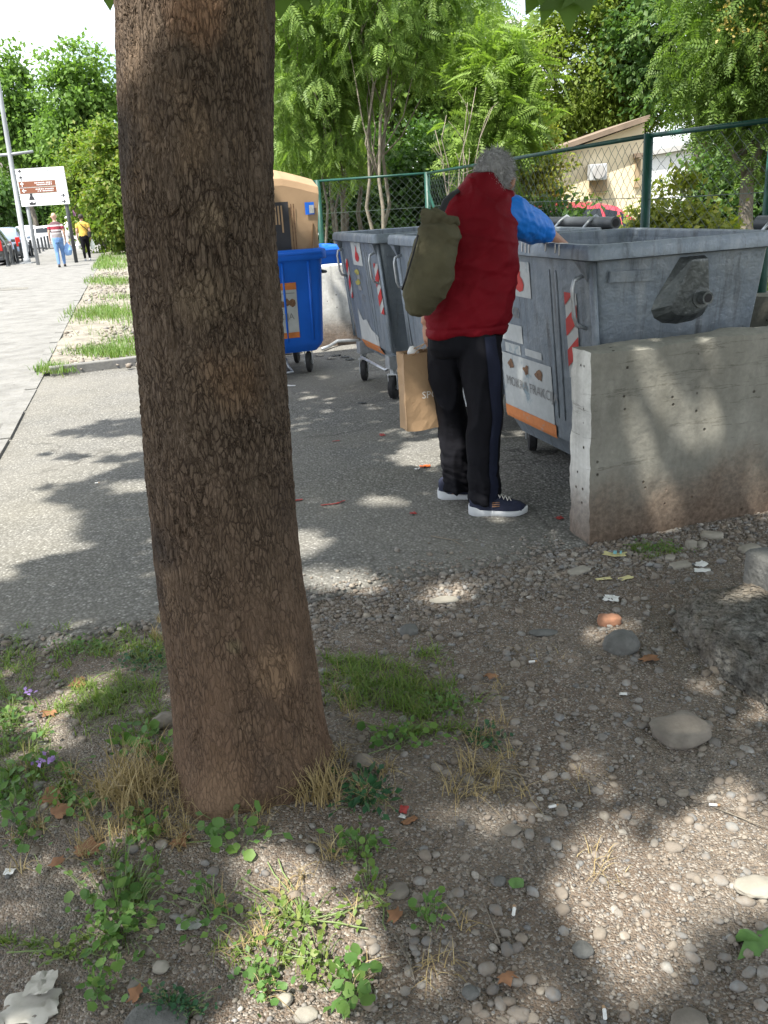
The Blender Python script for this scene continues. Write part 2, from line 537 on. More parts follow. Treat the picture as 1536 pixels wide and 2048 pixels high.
def m_aggregate():
    t = NT('aggregate_concrete'); v = t.co()
    d = t.voro(v, 34, 'F1', 'Distance'); c = t.voro(v, 34, 'F1', 'Color'); d2 = t.voro(v, 90, 'F1', 'Distance')
    sep = t.n('SeparateColor'); t.l(c, sep.inputs[0])
    col = t.ramp(sep.outputs[0], [(0, (.12, .117, .105)), (.5, (.16, .155, .14)), (1, (.22, .212, .19))])
    col = t.mix(t.ramp(d, [(.4, 0), (.8, .8)]), col, (.065, .06, .05))
    col = t.mix(t.ramp(t.noise(v, 5, 5, .6), [(.4, 0), (.65, .75)]), col, (.165, .14, .112))
    t.base(col); t.rough(.95); t.b.inputs['Specular IOR Level'].default_value = .15
    t.bump(t.math('SUBTRACT', 1, t.math('ADD', d, t.math('MULTIPLY', d2, .4))), 1.0, .03)
    return t.m
M = dict(
    aggregate=m_aggregate(), dirt=m_dirt(), asphalt=m_asphalt(), concrete=m_concrete(), bark=m_bark(), galv=m_galv(),
    wallw=m_concrete('pale_concrete', (.6, .595, .56)),
    slabc=m_concrete('sidewalk_concrete', (.19, .187, .178), False),
    rough_conc=m_concrete('rough_concrete', (.1, .097, .085), False),
    road=simple('road_asphalt', (.1, .1, .1), .9, .25, 3, bump=.4, bscale=80, bdist=.006),
    soil=simple('pale_soil', (.22, .2, .165), .95, .35, 5, bump=.9, bscale=40, bdist=.02),
    field=simple('garden_soil', (.1, .095, .05), .95, .45, .6, bump=.8, bscale=12, bdist=.05),
    black=simple('black_rubber', (.018, .018, .019), .75, .3, 14, bump=.3),
    blackm=simple('black_metal', (.02, .022, .024), .45, .2, 10),
    dkplast=simple('dark_plastic', (.045, .05, .055), .45, .25, 6),
    steel=simple('galvanised_tube', (.42, .44, .46), .4, .2, 20, metal=.6),
    greenp=simple('green_paint', (.008, .055, .04), .45, .3, 8, bump=.3),
    wire=simple('plastic_coated_wire', (.075, .105, .09), .5, .5, 3, bump=0),
    bluep=simple('blue_plastic', (.008, .12, .58), .42, .12, 3, bump=.2, bscale=110),
    card=simple('cardboard', (.33, .22, .13), .85, .1, 5, bump=.25, bscale=40),
    kraft=simple('kraft_paper', (.33, .215, .12), .8, .12, 7, bump=.5, bscale=22, bdist=.004),
    white=simple('white_paper', (.68, .68, .66), .8, .1, 20),
    white_s=simple('sticker_white', (.4, .41, .4), .55, .14, 8),
    red_s=simple('sticker_red', (.42, .03, .025), .55, .2, 12),
    orange_s=simple('sticker_orange', (.5, .16, .04), .55, .2, 10),
    ink=simple('print_ink', (.03, .03, .035), .7, .2, 10, bump=0),
    greyink=simple('grey_ink', (.2, .2, .2), .7, .2, 10, bump=0),
    whiteink=simple('white_ink', (.62, .6, .56), .8, .1, 10, bump=0),
    brownink=simple('brown_print', (.16, .085, .045), .7, .5, 40, bump=0),
)
# faded paper poster: torn, part of the blue grey steel showing through
def m_worn(name, c, c2, sc=5, lo=.5):
    t = NT(name); v = t.co()
    n = t.noise(v, sc, 6, .7)
    t.base(t.mix(t.ramp(n, [(lo, 0), (lo + .07, 1)]), t.mix(.2, c, t.noise(v, 30, 4), 'OVERLAY'), c2)); t.rough(.7)
    return t.m
_t = NT('grimy_steel'); _v = _t.co(); _n = _t.noise(_v, 9, 6, .65)
_t.base(_t.ramp(_n, [(.3, (.04, .045, .045)), (.55, (.1, .11, .11)), (.75, (.2, .21, .2))])); _t.rough(.45); _t.b.inputs['Metallic'].default_value = .4; _t.bump(_t.noise(_v, 16, 4), .6, .02)
M['grime'] = _t.m
M['poster'] = m_worn('worn_poster', (.38, .4, .4), (.2, .26, .29), 5, .58)
M['poster_o'] = m_worn('worn_orange', (.5, .17, .05), (.3, .25, .22), 9, .58)

# ================================================================== terrain
AX = math.atan2(.28, .96)                               # the street, the bins and the walls share this heading
bX = np.array([math.cos(AX), math.sin(AX), 0])          # along the near wall, to the right
aY = np.array([-math.sin(AX), math.cos(AX), 0])         # along the street, away
EDGE = np.array([(-6, 2.55), (-3, 2.75), (-1.49, 2.93), (-.88, 3.02), (-.32, 3.19), (.27, 3.38), (.85, 3.6), (1.3, 3.82), (2.2, 4.1), (4, 4.7)])
def edge_y(x):
    x = np.asarray(x, float)
    n = fbm(np.stack([x * 2.6, x * 0, x * 0], -1).reshape(-1, 3), 5, 5).reshape(x.shape)
    return np.interp(x, EDGE[:, 0], EDGE[:, 1]) + n * .13
TRUNK = np.array([-.4, 2.06])
def gh(x, y):
    """height of the dirt"""
    x = np.asarray(x, float); y = np.asarray(y, float)
    P = np.stack([x, y, x * 0], -1).reshape(-1, 3)
    r2 = (x - TRUNK[0]) ** 2 + (y - TRUNK[1]) ** 2
    z = .055 * np.exp(-r2 / .34) + fbm(P * 1.7, 3, 3).reshape(x.shape) * .05 + fbm(P * 9, 8, 3).reshape(x.shape) * .02
    d = edge_y(x) - y
    return z * np.clip(d / .5, .15, 1) - .012 - .03 * (d < 0)
xs = np.concatenate([np.linspace(-5, -1.7, 60, endpoint=False), np.linspace(-1.7, 2.4, 270, endpoint=False), np.linspace(2.4, 5, 50)])
ys = np.concatenate([np.linspace(-1.5, .9, 50, endpoint=False), np.linspace(.9, 4.3, 240), np.linspace(4.31, 5.2, 10)])
X, Y = np.meshgrid(xs, ys)
Z = gh(X.ravel(), Y.ravel()) + fbm(np.stack([X.ravel() * 30, Y.ravel() * 30, X.ravel() * 0], -1), 21, 3) * .012 * (Y.ravel() < edge_y(X.ravel()) - .02)
nx, ny = len(xs), len(ys)
I = np.arange(nx * ny).reshape(ny, nx)
Fq = np.stack([I[:-1, :-1], I[:-1, 1:], I[1:, 1:], I[1:, :-1]], -1).reshape(-1, 4)
tag(np_obj('dirt_ground', np.stack([X.ravel(), Y.ravel(), Z], -1), Fq, M['dirt'], None, True), kind='structure')

# asphalt pad in front of the bins: a slab with a broken front edge
def _ss(t):
    t = np.clip(t, 0, 1); return t * t * (3 - 2 * t)
def pad_z(x, y):
    """the pavement falls gently towards the far bins"""
    return -.1 * _ss((np.asarray(y, float) - 4.7) / 2.4) * _ss((np.asarray(x, float) + 1.9) / 1.0)
def GP(px, py, up=0.0):
    p = G(px, py)
    for _ in range(4): p = G(px, py, float(pad_z(p[0], p[1])) + up)
    return p
xs = np.linspace(-6, 4, 300)
e = edge_y(xs)
rows = [np.stack([xs, e + .012 * 0, np.full_like(xs, -.05)], -1), np.stack([xs, e, np.full_like(xs, -.012)], -1), np.stack([xs, e + .025, np.full_like(xs, -.002)], -1)]
for tq in np.linspace(.01, 1, 60):
    yy = (e + .03) * (1 - tq) + 14.5 * tq
    rows.append(np.stack([xs, yy, pad_z(xs, yy)], -1))
V = np.concatenate(rows)
I = np.arange(len(V)).reshape(len(rows), len(xs))
Fq = np.stack([I[:-1, :-1], I[:-1, 1:], I[1:, 1:], I[1:, :-1]], -1).reshape(-1, 4)
pad = tag(np_obj('asphalt_pavement', V, Fq, M['asphalt']), kind='structure')

def sheet(name, pts, z, m):
    o = MB().add([(x, y, z) for x, y in pts], [tuple(range(len(pts)))]).build(name, m)
    return tag(o, kind='structure')
KL = [(-1.6, 1.2), (-2.88, 6.4), (-3.43, 8.5), (-4.22, 11.48), (-5.55, 16.43), (-7.9, 25.4), (-10.3, 34.5), (-13.2, 45.5), (-19, 68), (-32, 118)]
def kline(y):
    return float(np.interp(y, [p[1] for p in KL], [p[0] for p in KL]))
sheet('ground', [(-700, -300), (700, -300), (700, 900), (-700, 900)], -.16, M['field'])
SWW = 3.7
sidewalk = []
yk = np.concatenate([np.linspace(3, 40, 30), np.linspace(44, 118, 12)])
sidewalk = [(kline(y), y) for y in yk] + [(kline(y) - SWW, y - .9) for y in yk[::-1]]
sheet('sidewalk', sidewalk, .006, M['slabc'])
road = [(kline(y) - SWW - .12, y - .9) for y in yk] + [(kline(y) - SWW - 15, y - 4) for y in yk[::-1]]
sheet('road', road, -.11, M['road'])
# kerb stones along the sidewalk's outer edge
mb = MB()
for k in range(len(yk) - 1):
    p, q = np.array([kline(yk[k]) - SWW - .06, yk[k] - .9, -.05]), np.array([kline(yk[k + 1]) - SWW - .06, yk[k + 1] - .9, -.05])
    d = q - p
    mb.box((p + q) / 2, (.15, np.linalg.norm(d) - .01, .14), math.atan2(-d[0], d[1]))
tag(mb.build('kerb', M['slabc']), kind='structure')
# edging stones between the pavement and the planting strip
edg = None
yk2 = np.arange(5.2, 34, 1.0)
mb = MB()
mb_n = 0
edging = bpy.data.objects.new('edging', None); link(edging); tag(edging, kind='structure')
em = MB().box((0, 0, 0), (.11, .985, .12)).mesh('edging_stone')
em.materials.append(M['slabc'])
for y in yk2:
    p, q = np.array([kline(y) + .05, y]), np.array([kline(y + 1) + .05, y + 1])
    s = bpy.data.objects.new('edging_stone', em); link(s, edging)
    d = q - p
    s.location = (*(p + q) / 2, -.045 + random.Random(int(y * 10)).uniform(-.006, .006) + (.035 if y > 8.7 else 0))
    s.rotation_euler = (0, 0, math.atan2(-d[0], d[1]) + random.Random(int(y)).uniform(-.01, .01))
# planting strip: pale gravelly soil between sidewalk and yards
st_front = [(-3.38, 8.95), (-2.5, 9.33), (-1.6, 9.72), (-.9, 10.05)]
Pn = []
ysn = np.linspace(0, 1, 60)
V, nxs = [], 24
for a in ysn:
    for c in np.linspace(0, 1, nxs):
        x0 = kline(8.95 + 39 * a) + .1
        xr = x0 + 2.4 + 1.5 * a
        x = x0 + (xr - x0) * c
        y0 = 8.95 + (x + 3.38) * .44
        y = y0 + (48 - y0) * a
        if a > 0: x = kline(y) + .1 + (2.4 + 3.0 * a) * c
        V.append((x, y, 0))
V = np.array(V)
V[:, 2] = .035 + fbm(V * [1.5, 1.5, 1], 9, 4) * .08
I = np.arange(len(V)).reshape(60, nxs)
Fq = np.stack([I[:-1, :-1], I[:-1, 1:], I[1:, 1:], I[1:, :-1]], -1).reshape(-1, 4)
tag(np_obj('planting_strip', V, Fq, M['soil'], None, True), kind='structure')
for k in range(3):
    p, q = np.array(st_front[k]), np.array(st_front[k + 1])
    d = q - p
    s = MB().box((0, 0, 0), (np.linalg.norm(d) - .02, .11, .15)).build('edging_stone', M['slabc'], edging, bevel=.012)
    s.location = (*(p + q) / 2, .02); s.rotation_euler = (0, 0, math.atan2(d[1], d[0]))
# manhole-like dark joint across the sidewalk
sheet('patch_strip', [G(-60, 586)[:2], G(55, 579)[:2], G(57, 575)[:2], G(-60, 577)[:2]], .012, M['asphalt'])

# ================================================================== walls of the bin enclosure
def rough_wall(name, label, p0, p1, thick, z0, h0, h1, m, seed=0, res=.025, noise=.012, cat='wall', end_mat=None):
    """concrete wall from p0 to p1 (front faces), thickness to the left of p0->p1, worn edges"""
    p0, p1 = np.array([*p0, 0.0]), np.array([*p1, 0.0])
    L = np.linalg.norm(p1 - p0); u = (p1 - p0) / L; v = np.array([-u[1], u[0], 0])
    nu, nv, nz = max(2, int(L / res)), max(2, int(thick / res)), max(2, int((h0 - z0) / res))
    bm = bmesh.new()
    bmesh.ops.create_cube(bm, size=1)
    me = bpy.data.meshes.new(name)
    bm.free()
    # six gridded faces
    Vs, Fs, n = [], [], 0
    def gridf(fn, a, b):
        nonlocal n
        A, B = np.meshgrid(np.linspace(0, 1, a + 1), np.linspace(0, 1, b + 1))
        Vs.append(fn(A.ravel(), B.ravel()))
        I = np.arange((a + 1) * (b + 1)).reshape(b + 1, a + 1) + n
        Fs.append(np.stack([I[:-1, :-1], I[:-1, 1:], I[1:, 1:], I[1:, :-1]], -1).reshape(-1, 4))
        n += (a + 1) * (b + 1)
    def pt(s, t, z):
        H = z0 + (h0 + (h1 - h0) * s - z0) * z
        return p0 + u * (s * L)[:, None] + v * (t * thick)[:, None] + np.array([0, 0, 1.0]) * H[:, None]
    o = np.ones_like
    gridf(lambda a, b: pt(a, a * 0, b), nu, nz)
    gridf(lambda a, b: pt(1 - a, o(a), b), nu, nz)
    gridf(lambda a, b: pt(a * 0, 1 - a, b), nv, nz)
    gridf(lambda a, b: pt(o(a), a, b), nv, nz)
    gridf(lambda a, b: pt(a, b, o(a)), nu, nv)
    V = np.concatenate(Vs); F = np.concatenate(Fs)
    # wear: pull edges in, chip them
    c = p0 + u * L / 2 + v * thick / 2
    q = V - p0
    s, tt = q @ u, q @ v
    top = h0 + (h1 - h0) * s / L - V[:, 2]
    e = np.sort(np.stack([np.minimum(s, L - s), np.minimum(tt, thick - tt), np.abs(top)], -1), 1)
    near = np.clip(1 - e[:, 1] / .03, 0, 1)
    nz_ = fbm(V * 9, seed, 4)
    chip = near * (.006 + .03 * np.clip(fbm(V * 14, seed + 3, 3) + .12, 0, 1))
    dirv = (c + np.array([0, 0, 1]) * 0 - V); dirv[:, 2] = -np.abs(top) * 0 - .3 * (top < .06)
    dirv -= np.outer(dirv @ u, u) * (1 - (np.minimum(s, L - s) < .08))[:, None]
    dirv /= np.linalg.norm(dirv, axis=1)[:, None] + 1e-9
    V = V + dirv * chip[:, None]
    V += np.stack([fbm(V * 3.3 + 9, seed + 5, 4), fbm(V * 3.3 + 30, seed + 6, 4), fbm(V * 5 + 60, seed + 7, 4)], -1) * noise * 2
    off = np.array([*(p0[:2]), 0])
    me = np_mesh(name, V - off, F, True)
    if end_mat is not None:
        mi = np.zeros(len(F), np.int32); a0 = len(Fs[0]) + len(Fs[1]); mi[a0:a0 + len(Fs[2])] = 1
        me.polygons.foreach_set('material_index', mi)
    bm = bmesh.new(); bm.from_mesh(me)
    bmesh.ops.remove_doubles(bm, verts=bm.verts, dist=.0005)
    bmesh.ops.recalc_face_normals(bm, faces=bm.faces)
    for ed in bm.edges:
        if len(ed.link_faces) == 2 and ed.calc_face_angle(0) > .9: ed.smooth = False
    bm.to_mesh(me); bm.free()
    ob = mesh_obj(name, me, m)
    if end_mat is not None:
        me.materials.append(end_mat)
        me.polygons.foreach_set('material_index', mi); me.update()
    ob.location = off
    return tag(ob, label, cat)
WA = np.array([.9, 3.6]); WB = WA + bX[:2] * 2.3
WTH = .165
near_wall = rough_wall('concrete_wall', 'low weathered concrete wall in the foreground, brown with soil at its foot', WA, WB, WTH, -.12, .855, .875, M['concrete'], 1, .018, .02, end_mat=M['wallw'])  # end face coloured paler than the front
rough_wall('concrete_wall', 'low concrete wall running under the chain link fence beside the near bin', WB + bX[:2] * .02 + np.array([0, -.3]), (2.28, 6.6), .18, -.12, .82, .82, M['concrete'], 2, .06)
rough_wall('concrete_wall', 'pale cracked low wall between the blue bin and the farther grey bin', (-2.1, 10.1), (.6, 10.7), .2, -.25, .84, .84, M['wallw'], 4, .05)
# ================================================================== foreground tree: trunk
def m_trunk():
    ctr = [(0, 1615, 365, 660), (60, 1500, 352, 655), (0, 1400, 343, 645), (0, 1300, 333, 632), (0, 1200, 322, 613), (0, 1100, 312, 598), (0, 1000, 303, 590), (0, 900, 294, 583), (0, 800, 288, 578), (0, 700, 280, 570), (0, 600, 268, 563), (0, 500, 259, 553), (0, 400, 250, 548), (0, 300, 244, 545), (0, 200, 241, 546), (0, 100, 238, 548), (0, 0, 236, 549)]
    zs, cx, rr = [], [], []
    for _, y, l, r in ctr:
        A, B = W(l, y, TRUNK[1]), W(r, y, TRUNK[1])
        zs.append((A[2] + B[2]) / 2); cx.append((A[0] + B[0]) / 2); rr.append((B[0] - A[0]) / 2 * .985)
    zs, cx, rr = np.array(zs), np.array(cx), np.array(rr)
    o = np.argsort(zs); zs, cx, rr = zs[o], cx[o], rr[o]
    # continue above the frame, flare at the foot
    dz = (cx[-1] - cx[-5]) / (zs[-1] - zs[-5])
    zt = np.array([2.5, 3.1, 3.7]); zs2 = np.concatenate([[-.12], zs, zt]); cx2 = np.concatenate([[cx[0]], cx, cx[-1] + dz * (zt - zs[-1])]); rr2 = np.concatenate([[rr[0] * 1.12], rr, [rr[-1] * .96, rr[-1] * .95, rr[-1] * 1.0]])
    zz = np.concatenate([np.linspace(-.12, 2.15, 430), np.linspace(2.17, 3.7, 60)])
    c_, r_ = np.interp(zz, zs2, cx2), np.interp(zz, zs2, rr2)
    k = np.ones(31) / 31
    pad_ = lambda q: np.convolve(np.concatenate([np.full(15, q[0]), q, np.full(15, q[-1])]), k, 'valid')
    c_, r_ = pad_(c_), pad_(r_)
    n = 290
    th = np.linspace(0, 2 * math.pi, n, endpoint=False)
    T, ZZ = np.meshgrid(th, zz)
    Rr = np.repeat(r_[:, None], n, 1)
    P = np.stack([np.cos(T) * 1.3, np.sin(T) * 1.3, ZZ * .9], -1).reshape(-1, 3)
    Rr = Rr * (1 + .1 * fbm(P, 31, 3).reshape(T.shape) + .05 * fbm(P * 3.1, 33, 3).reshape(T.shape))
    flare = np.exp(-np.clip(ZZ + .02, 0, 9) / .07)
    Rr = Rr * (1 + .16 * flare * (.4 + 1.2 * np.abs(np.sin(T * 2.5 + .6)) * (.5 + vnoise(np.stack([np.cos(T) * 2, np.sin(T) * 2, ZZ * 0], -1).reshape(-1, 3), 7).reshape(T.shape))))
    V = np.stack([c_[:, None] + Rr * np.cos(T), TRUNK[1] + Rr * np.sin(T), ZZ], -1).reshape(-1, 3)
    I = np.arange(len(V)).reshape(len(zz), n)
    J = np.roll(I, -1, 1)
    F = np.stack([I[:-1], J[:-1], J[1:], I[1:]], -1).reshape(-1, 4)
    return V, F, np.array([c_[-1], TRUNK[1], 3.7]), r_[-1]
TV, TF, TTOP, TRAD = m_trunk()
base = np.array([TRUNK[0], TRUNK[1], 0])
plane_tree = thing('plane_tree', 'thick brown tree trunk with flaking bark standing in the foreground dirt', 'tree', base)
np_obj('trunk', TV - base, TF, M['bark'], plane_tree, True)

# ------------------------------------------------------------------ leaf shapes
def tmpl_simple(w=.32):
    return np.array([(0, 0, 0), (-w, .45, .06), (0, 1, -.04), (w, .45, .06)], float), [(0, 2, 1), (0, 3, 2)]
def tmpl_plane():
    out = [(0, 0), (.16, -.06), (.34, -.02), (.6, .12), (.42, .28), (.72, .58), (.36, .56), (.24, .66), (0, 1.05), (-.24, .66), (-.36, .56), (-.72, .58), (-.42, .28), (-.6, .12), (-.34, -.02), (-.16, -.06)]
    V = [(0, .32, .03)] + [(x, y, -.16 * (x * x + (y - .3) ** 2)) for x, y in out]
    n = len(out)
    return np.array(V, float), [(0, i + 1, (i + 1) % n + 1) for i in range(n)]
def tmpl_frond(n=9, w=.17, droop=.5):
    """pinnate leaf: leaflets in pairs along a bowed stalk, length 1"""
    V, F = [], []
    for k in range(n + 1):
        t = .12 + .85 * k / n
        p = np.array([0, t, -droop * t * t * .6])
        ln = w * (1.15 - .55 * abs(t - .45)) * 1.25
        for sgn in ((-1, 1) if k < n else (0,)):
            d = np.array([sgn * .86, .42 if sgn else 1.0, -.28]); d /= np.linalg.norm(d)
            s = np.array([-d[1], d[0], 0]); s /= np.linalg.norm(s) + 1e-9
            hw = ln * .2
            i = len(V)
            V += [p, p + d * ln * .42 + s * hw, p + d * ln, p + d * ln * .42 - s * hw]
            F += [(i, i + 2, i + 1), (i, i + 3, i + 2)]
    i = len(V)
    V += [np.array([-.008, 0, 0]), np.array([.008, 0, 0]), np.array([0, .97, -droop * .56])]
    F.append((i, i + 1, i + 2))
    return np.array(V, float), F
def tmpl_round():
    n = 11
    V = [(0, .1, -.02)] + [((.5 + .07 * (k % 2)) * math.sin(q) * (1 if 0 < k < n - 1 else .25), .42 - (.5 + .07 * (k % 2)) * math.cos(q) * 1.0, .1 - .05 * (k % 2)) for k, q in enumerate(np.linspace(.12, 2 * math.pi - .12, n))]
    return np.array(V, float), [(0, i + 1, i + 2) for i in range(n - 1)]
def tmpl_plane_s():
    out = [(0, 0), (.5, .05), (.7, .55), (.26, .62), (0, 1.05), (-.26, .62), (-.7, .55), (-.5, .05)]
    V = [(x, y, -.12 * x * x) for x, y in out]
    return np.array(V, float), [(0, 1, 2), (0, 2, 3), (0, 3, 4), (0, 4, 5), (0, 5, 6), (0, 6, 7)]
def inst(tm, pos, dirs, nors, scale):
    TVv, TFf = tm
    y = dirs / (np.linalg.norm(dirs, axis=1)[:, None] + 1e-9)
    z = nors - y * np.sum(nors * y, 1)[:, None]
    z = z / (np.linalg.norm(z, axis=1)[:, None] + 1e-9)
    x = np.cross(y, z)
    s = np.asarray(scale)[:, None, None]
    V = pos[:, None, :] + s * (TVv[None, :, 0:1] * x[:, None] + TVv[None, :, 1:2] * y[:, None] + TVv[None, :, 2:3] * z[:, None])
    F = np.array(TFf)[None] + (np.arange(len(pos)) * len(TVv))[:, None, None]
    return V.reshape(-1, 3), F.reshape(-1, 3)
def rdirs(rng, n):
    v = rng.normal(size=(n, 3))
    return v / np.linalg.norm(v, axis=1)[:, None]

LM = dict(
    olive=leaf_mat('olive_green_leaf', (.075, .13, .022), (.115, .175, .03), (.16, .225, .045)),
    plane=leaf_mat('plane_leaf', (.045, .1, .02), (.07, .14, .03), (.1, .18, .04)),
    ail=leaf_mat('ailanthus_leaf', (.075, .145, .036), (.12, .21, .05), (.175, .275, .07)),
    ail_b=leaf_mat('bright_leaf', (.085, .155, .034), (.13, .22, .046), (.175, .28, .07)),
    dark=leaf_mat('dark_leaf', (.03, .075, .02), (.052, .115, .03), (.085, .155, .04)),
    mid=leaf_mat('mid_leaf', (.05, .105, .022), (.085, .155, .032), (.125, .21, .046)),
    yel=leaf_mat('yellow_green_leaf', (.09, .13, .02), (.14, .18, .03), (.2, .22, .045)),
    flower=leaf_mat('yellow_blossom', (.3, .25, .07), (.36, .32, .1), (.42, .4, .18)),
    street=leaf_mat('street_tree_leaf', (.06, .13, .03), (.1, .19, .042), (.13, .24, .055)),
    hedge=leaf_mat('hedge_leaf', (.06, .115, .018), (.095, .165, .028), (.16, .18, .04)),
    grass=leaf_mat('grass_blade', (.06, .12, .02), (.095, .17, .034), (.19, .22, .08), .35),
    grass_s=leaf_mat('grass_sunlit_strip', (.06, .13, .028), (.085, .165, .036), (.15, .2, .07), .3),
    straw=leaf_mat('dry_straw', (.16, .135, .066), (.23, .2, .1), (.31, .285, .165), .15, .7),
    weed=leaf_mat('weed_leaf', (.045, .115, .03), (.07, .155, .038), (.12, .21, .05), .35),
    weed_d=leaf_mat('dark_weed_leaf', (.016, .06, .028), (.024, .08, .035), (.04, .1, .04), .3),
    dead=simple('dead_stem_bark', (.22, .19, .15), .9, .25, 6),
    stem=simple('green_stem', (.14, .19, .07), .6, .25, 20),
    bark=simple('grey_branch_bark', (.15, .13, .105), .9, .35, 6, bump=.6, bscale=50, bdist=.01),
    barkp=simple('pale_branch_bark', (.19, .165, .13), .9, .3, 6, bump=.6, bscale=50, bdist=.01),
)

# ------------------------------------------------------------------ the foreground tree's canopy, overhead and out of the frame: it throws the dappled shade
# sunflecks seen on the ground and on the wall: places where the canopy has gaps
FLECK_G = [(1235, 1760, 150, 55), (1430, 1760, 130, 75), (1290, 1860, 90, 50), (1400, 1650, 60, 45), (1500, 1700, 60, 60), (600, 1850, 110, 95), (640, 1985, 70, 70), (560, 1760, 60, 40), (960, 1290, 110, 40), (900, 1180, 42, 20), (1110, 1212, 62, 26), (850, 903, 62, 36), (600, 1085, 45, 26), (670, 1160, 60, 12), (50, 1055, 120, 70), (10, 985, 60, 40), (110, 940, 130, 22), (180, 890, 190, 16), (275, 972, 36, 14), (1040, 1290, 50, 20), (1190, 1270, 20, 10), (1518, 1236, 26, 12), (930, 985, 40, 10), (760, 1000, 30, 8)]
FLECK_W = [(1329, 793, 20, 38), (1279, 873, 18, 32), (1418, 830, 18, 44), (1326, 996, 24, 36), (1293, 739, 14, 34), (1416, 692, 15, 14), (1380, 862, 13, 30), (1333, 1052, 18, 16), (1520, 990, 20, 30)]
def canopy(seed=3):
    rng = np.random.default_rng(seed)
    pos = []
    # clumps over the region whose shade falls on x -3..6.5, y -2.5..11.5
    nc = 900
    g = np.stack([rng.uniform(-4, 6.5, nc), rng.uniform(-3.5, 11.5, nc)], -1)
    h = rng.uniform(3.4, 10.5, nc)
    per = 46
    c = np.concatenate([g + SUN[:2] / SUN[2] * h[:, None], h[:, None]], 1)
    P = np.repeat(c, per, 0) + rng.normal(size=(nc * per, 3)) * np.array([.34, .34, .2])
    return P, rng
CP, crng = canopy()
# where each leaf's shadow lands
g = CP[:, :2] - (SUN[:2] / SUN[2])[None] * CP[:, 2:3]
gp = np.concatenate([g, np.zeros((len(g), 1))], 1)
u, v, zc = proj(gp)
infr = zc > .2
keep = np.ones(len(CP), bool)
for x, y, a, b in FLECK_G:
    rr = ((u - x) / a) ** 2 + ((v - y) / b) ** 2
    keep &= ~(infr & (rr < 1.0 + .9 * fbm(gp * 5, 41, 2)))
n3 = np.array([bX[1], -bX[0], 0])
# open sky over the street side: the shade thins out into full sun past the pavement
kx = np.interp(g[:, 1], [p[1] for p in KL], [p[0] for p in KL])
nz = fbm(gp * .9, 77, 4) * 2.2
far = (g[:, 1] - np.interp(g[:, 0], [-4, -2.4, -1.2, -.4, 1], [4.8, 5.6, 7.6, 9.6, 10.8])) / 1.1
keep &= ~(far + nz > .3)
keep &= ~((g[:, 0] - kx) / .8 + nz < .2)
# sun reaches the top of the cardboard box
tb = (CP[:, 2] - 1.85); bp = CP[:, :2] - (SUN[:2] / SUN[2])[None] * tb[:, None]
keep &= ~((np.abs(bp[:, 0] + .7) < .62) & (np.abs(bp[:, 1] - 9.1) < .6))
uu, vv, zz_ = proj(CP)
keep &= ~((zz_ > .1) & (uu > -60) & (uu < 1600) & (vv > -230) & (vv < 2100))
keep &= (CP[:, 2] > 2.9)
CP = CP[keep]
n = len(CP)
nor = rdirs(crng, n) * .55 + np.array([0, 0, 1.0])
d = rdirs(crng, n); d[:, 2] -= .35
V, F = inst(tmpl_plane_s(), CP, d, nor, crng.uniform(.12, .2, n))
# gaps that let the sun through to the wall: no leaf and no limb may cross them
def crosses(Q, grow=1.0, add=0.0):
    tq = ((np.array([*WA, 0]) - Q) @ n3) / (-(SUN @ n3))
    uq, vq, _ = proj(Q - SUN[None] * tq[:, None])
    r_ = np.zeros(len(Q), bool)
    for x, y, a, b in FLECK_W:
        r_ |= (((uq - x) / (a * grow + add)) ** 2 + ((vq - y) / (b * grow + add * 2)) ** 2 < 1) & (tq > 0)
    gq = Q - SUN[None] * (Q[:, 2] / SUN[2])[:, None]
    uq, vq, zq = proj(gq)
    for x, y, a, b in FLECK_G:
        r_ |= (((uq - x) / (a * .72)) ** 2 + ((vq - y) / (b * .72)) ** 2 < 1) & (zq > .2)
    return r_
def clear_leaves(V, F, n, grow):
    kv, kf = len(V) // n, len(F) // n
    T = V[F]                                             # corner points of every facet
    W_ = np.array([(1, 1, 1), (4, 1, 1), (1, 4, 1), (1, 1, 4)], float); W_ /= W_.sum(1)[:, None]
    hit = crosses(V, grow).reshape(n, kv).any(1)
    for w in W_:
        hit |= crosses((T * w[None, :, None]).sum(1), grow).reshape(n, kf).any(1)
    return V.reshape(n, kv, 3)[~hit].reshape(-1, 3), F[:(~hit).sum() * kf]
V, F = clear_leaves(V, F, n, 1.25)
# small filler leaves added along the sun's rays shade the wall between those gaps
m_ = 5200
sw, zw_ = crng.uniform(-.05, 1.75, m_), crng.uniform(-.1, .95, m_)
hp = np.array([*WA, 0]) + bX * sw[:, None] + np.array([0, 0, 1.0]) * zw_[:, None]
hh_ = crng.uniform(3.5, 6.2, m_)
FPp = hp + SUN[None] * ((hh_ - zw_) / SUN[2])[:, None]
V2, F2 = inst(tmpl_plane_s(), FPp, rdirs(crng, m_), rdirs(crng, m_) * .5 + SUN, crng.uniform(.045, .075, m_))
V2, F2 = clear_leaves(V2, F2, m_, 1.25)
V, F = np.concatenate([V, V2]), np.concatenate([F, F2 + len(V)])
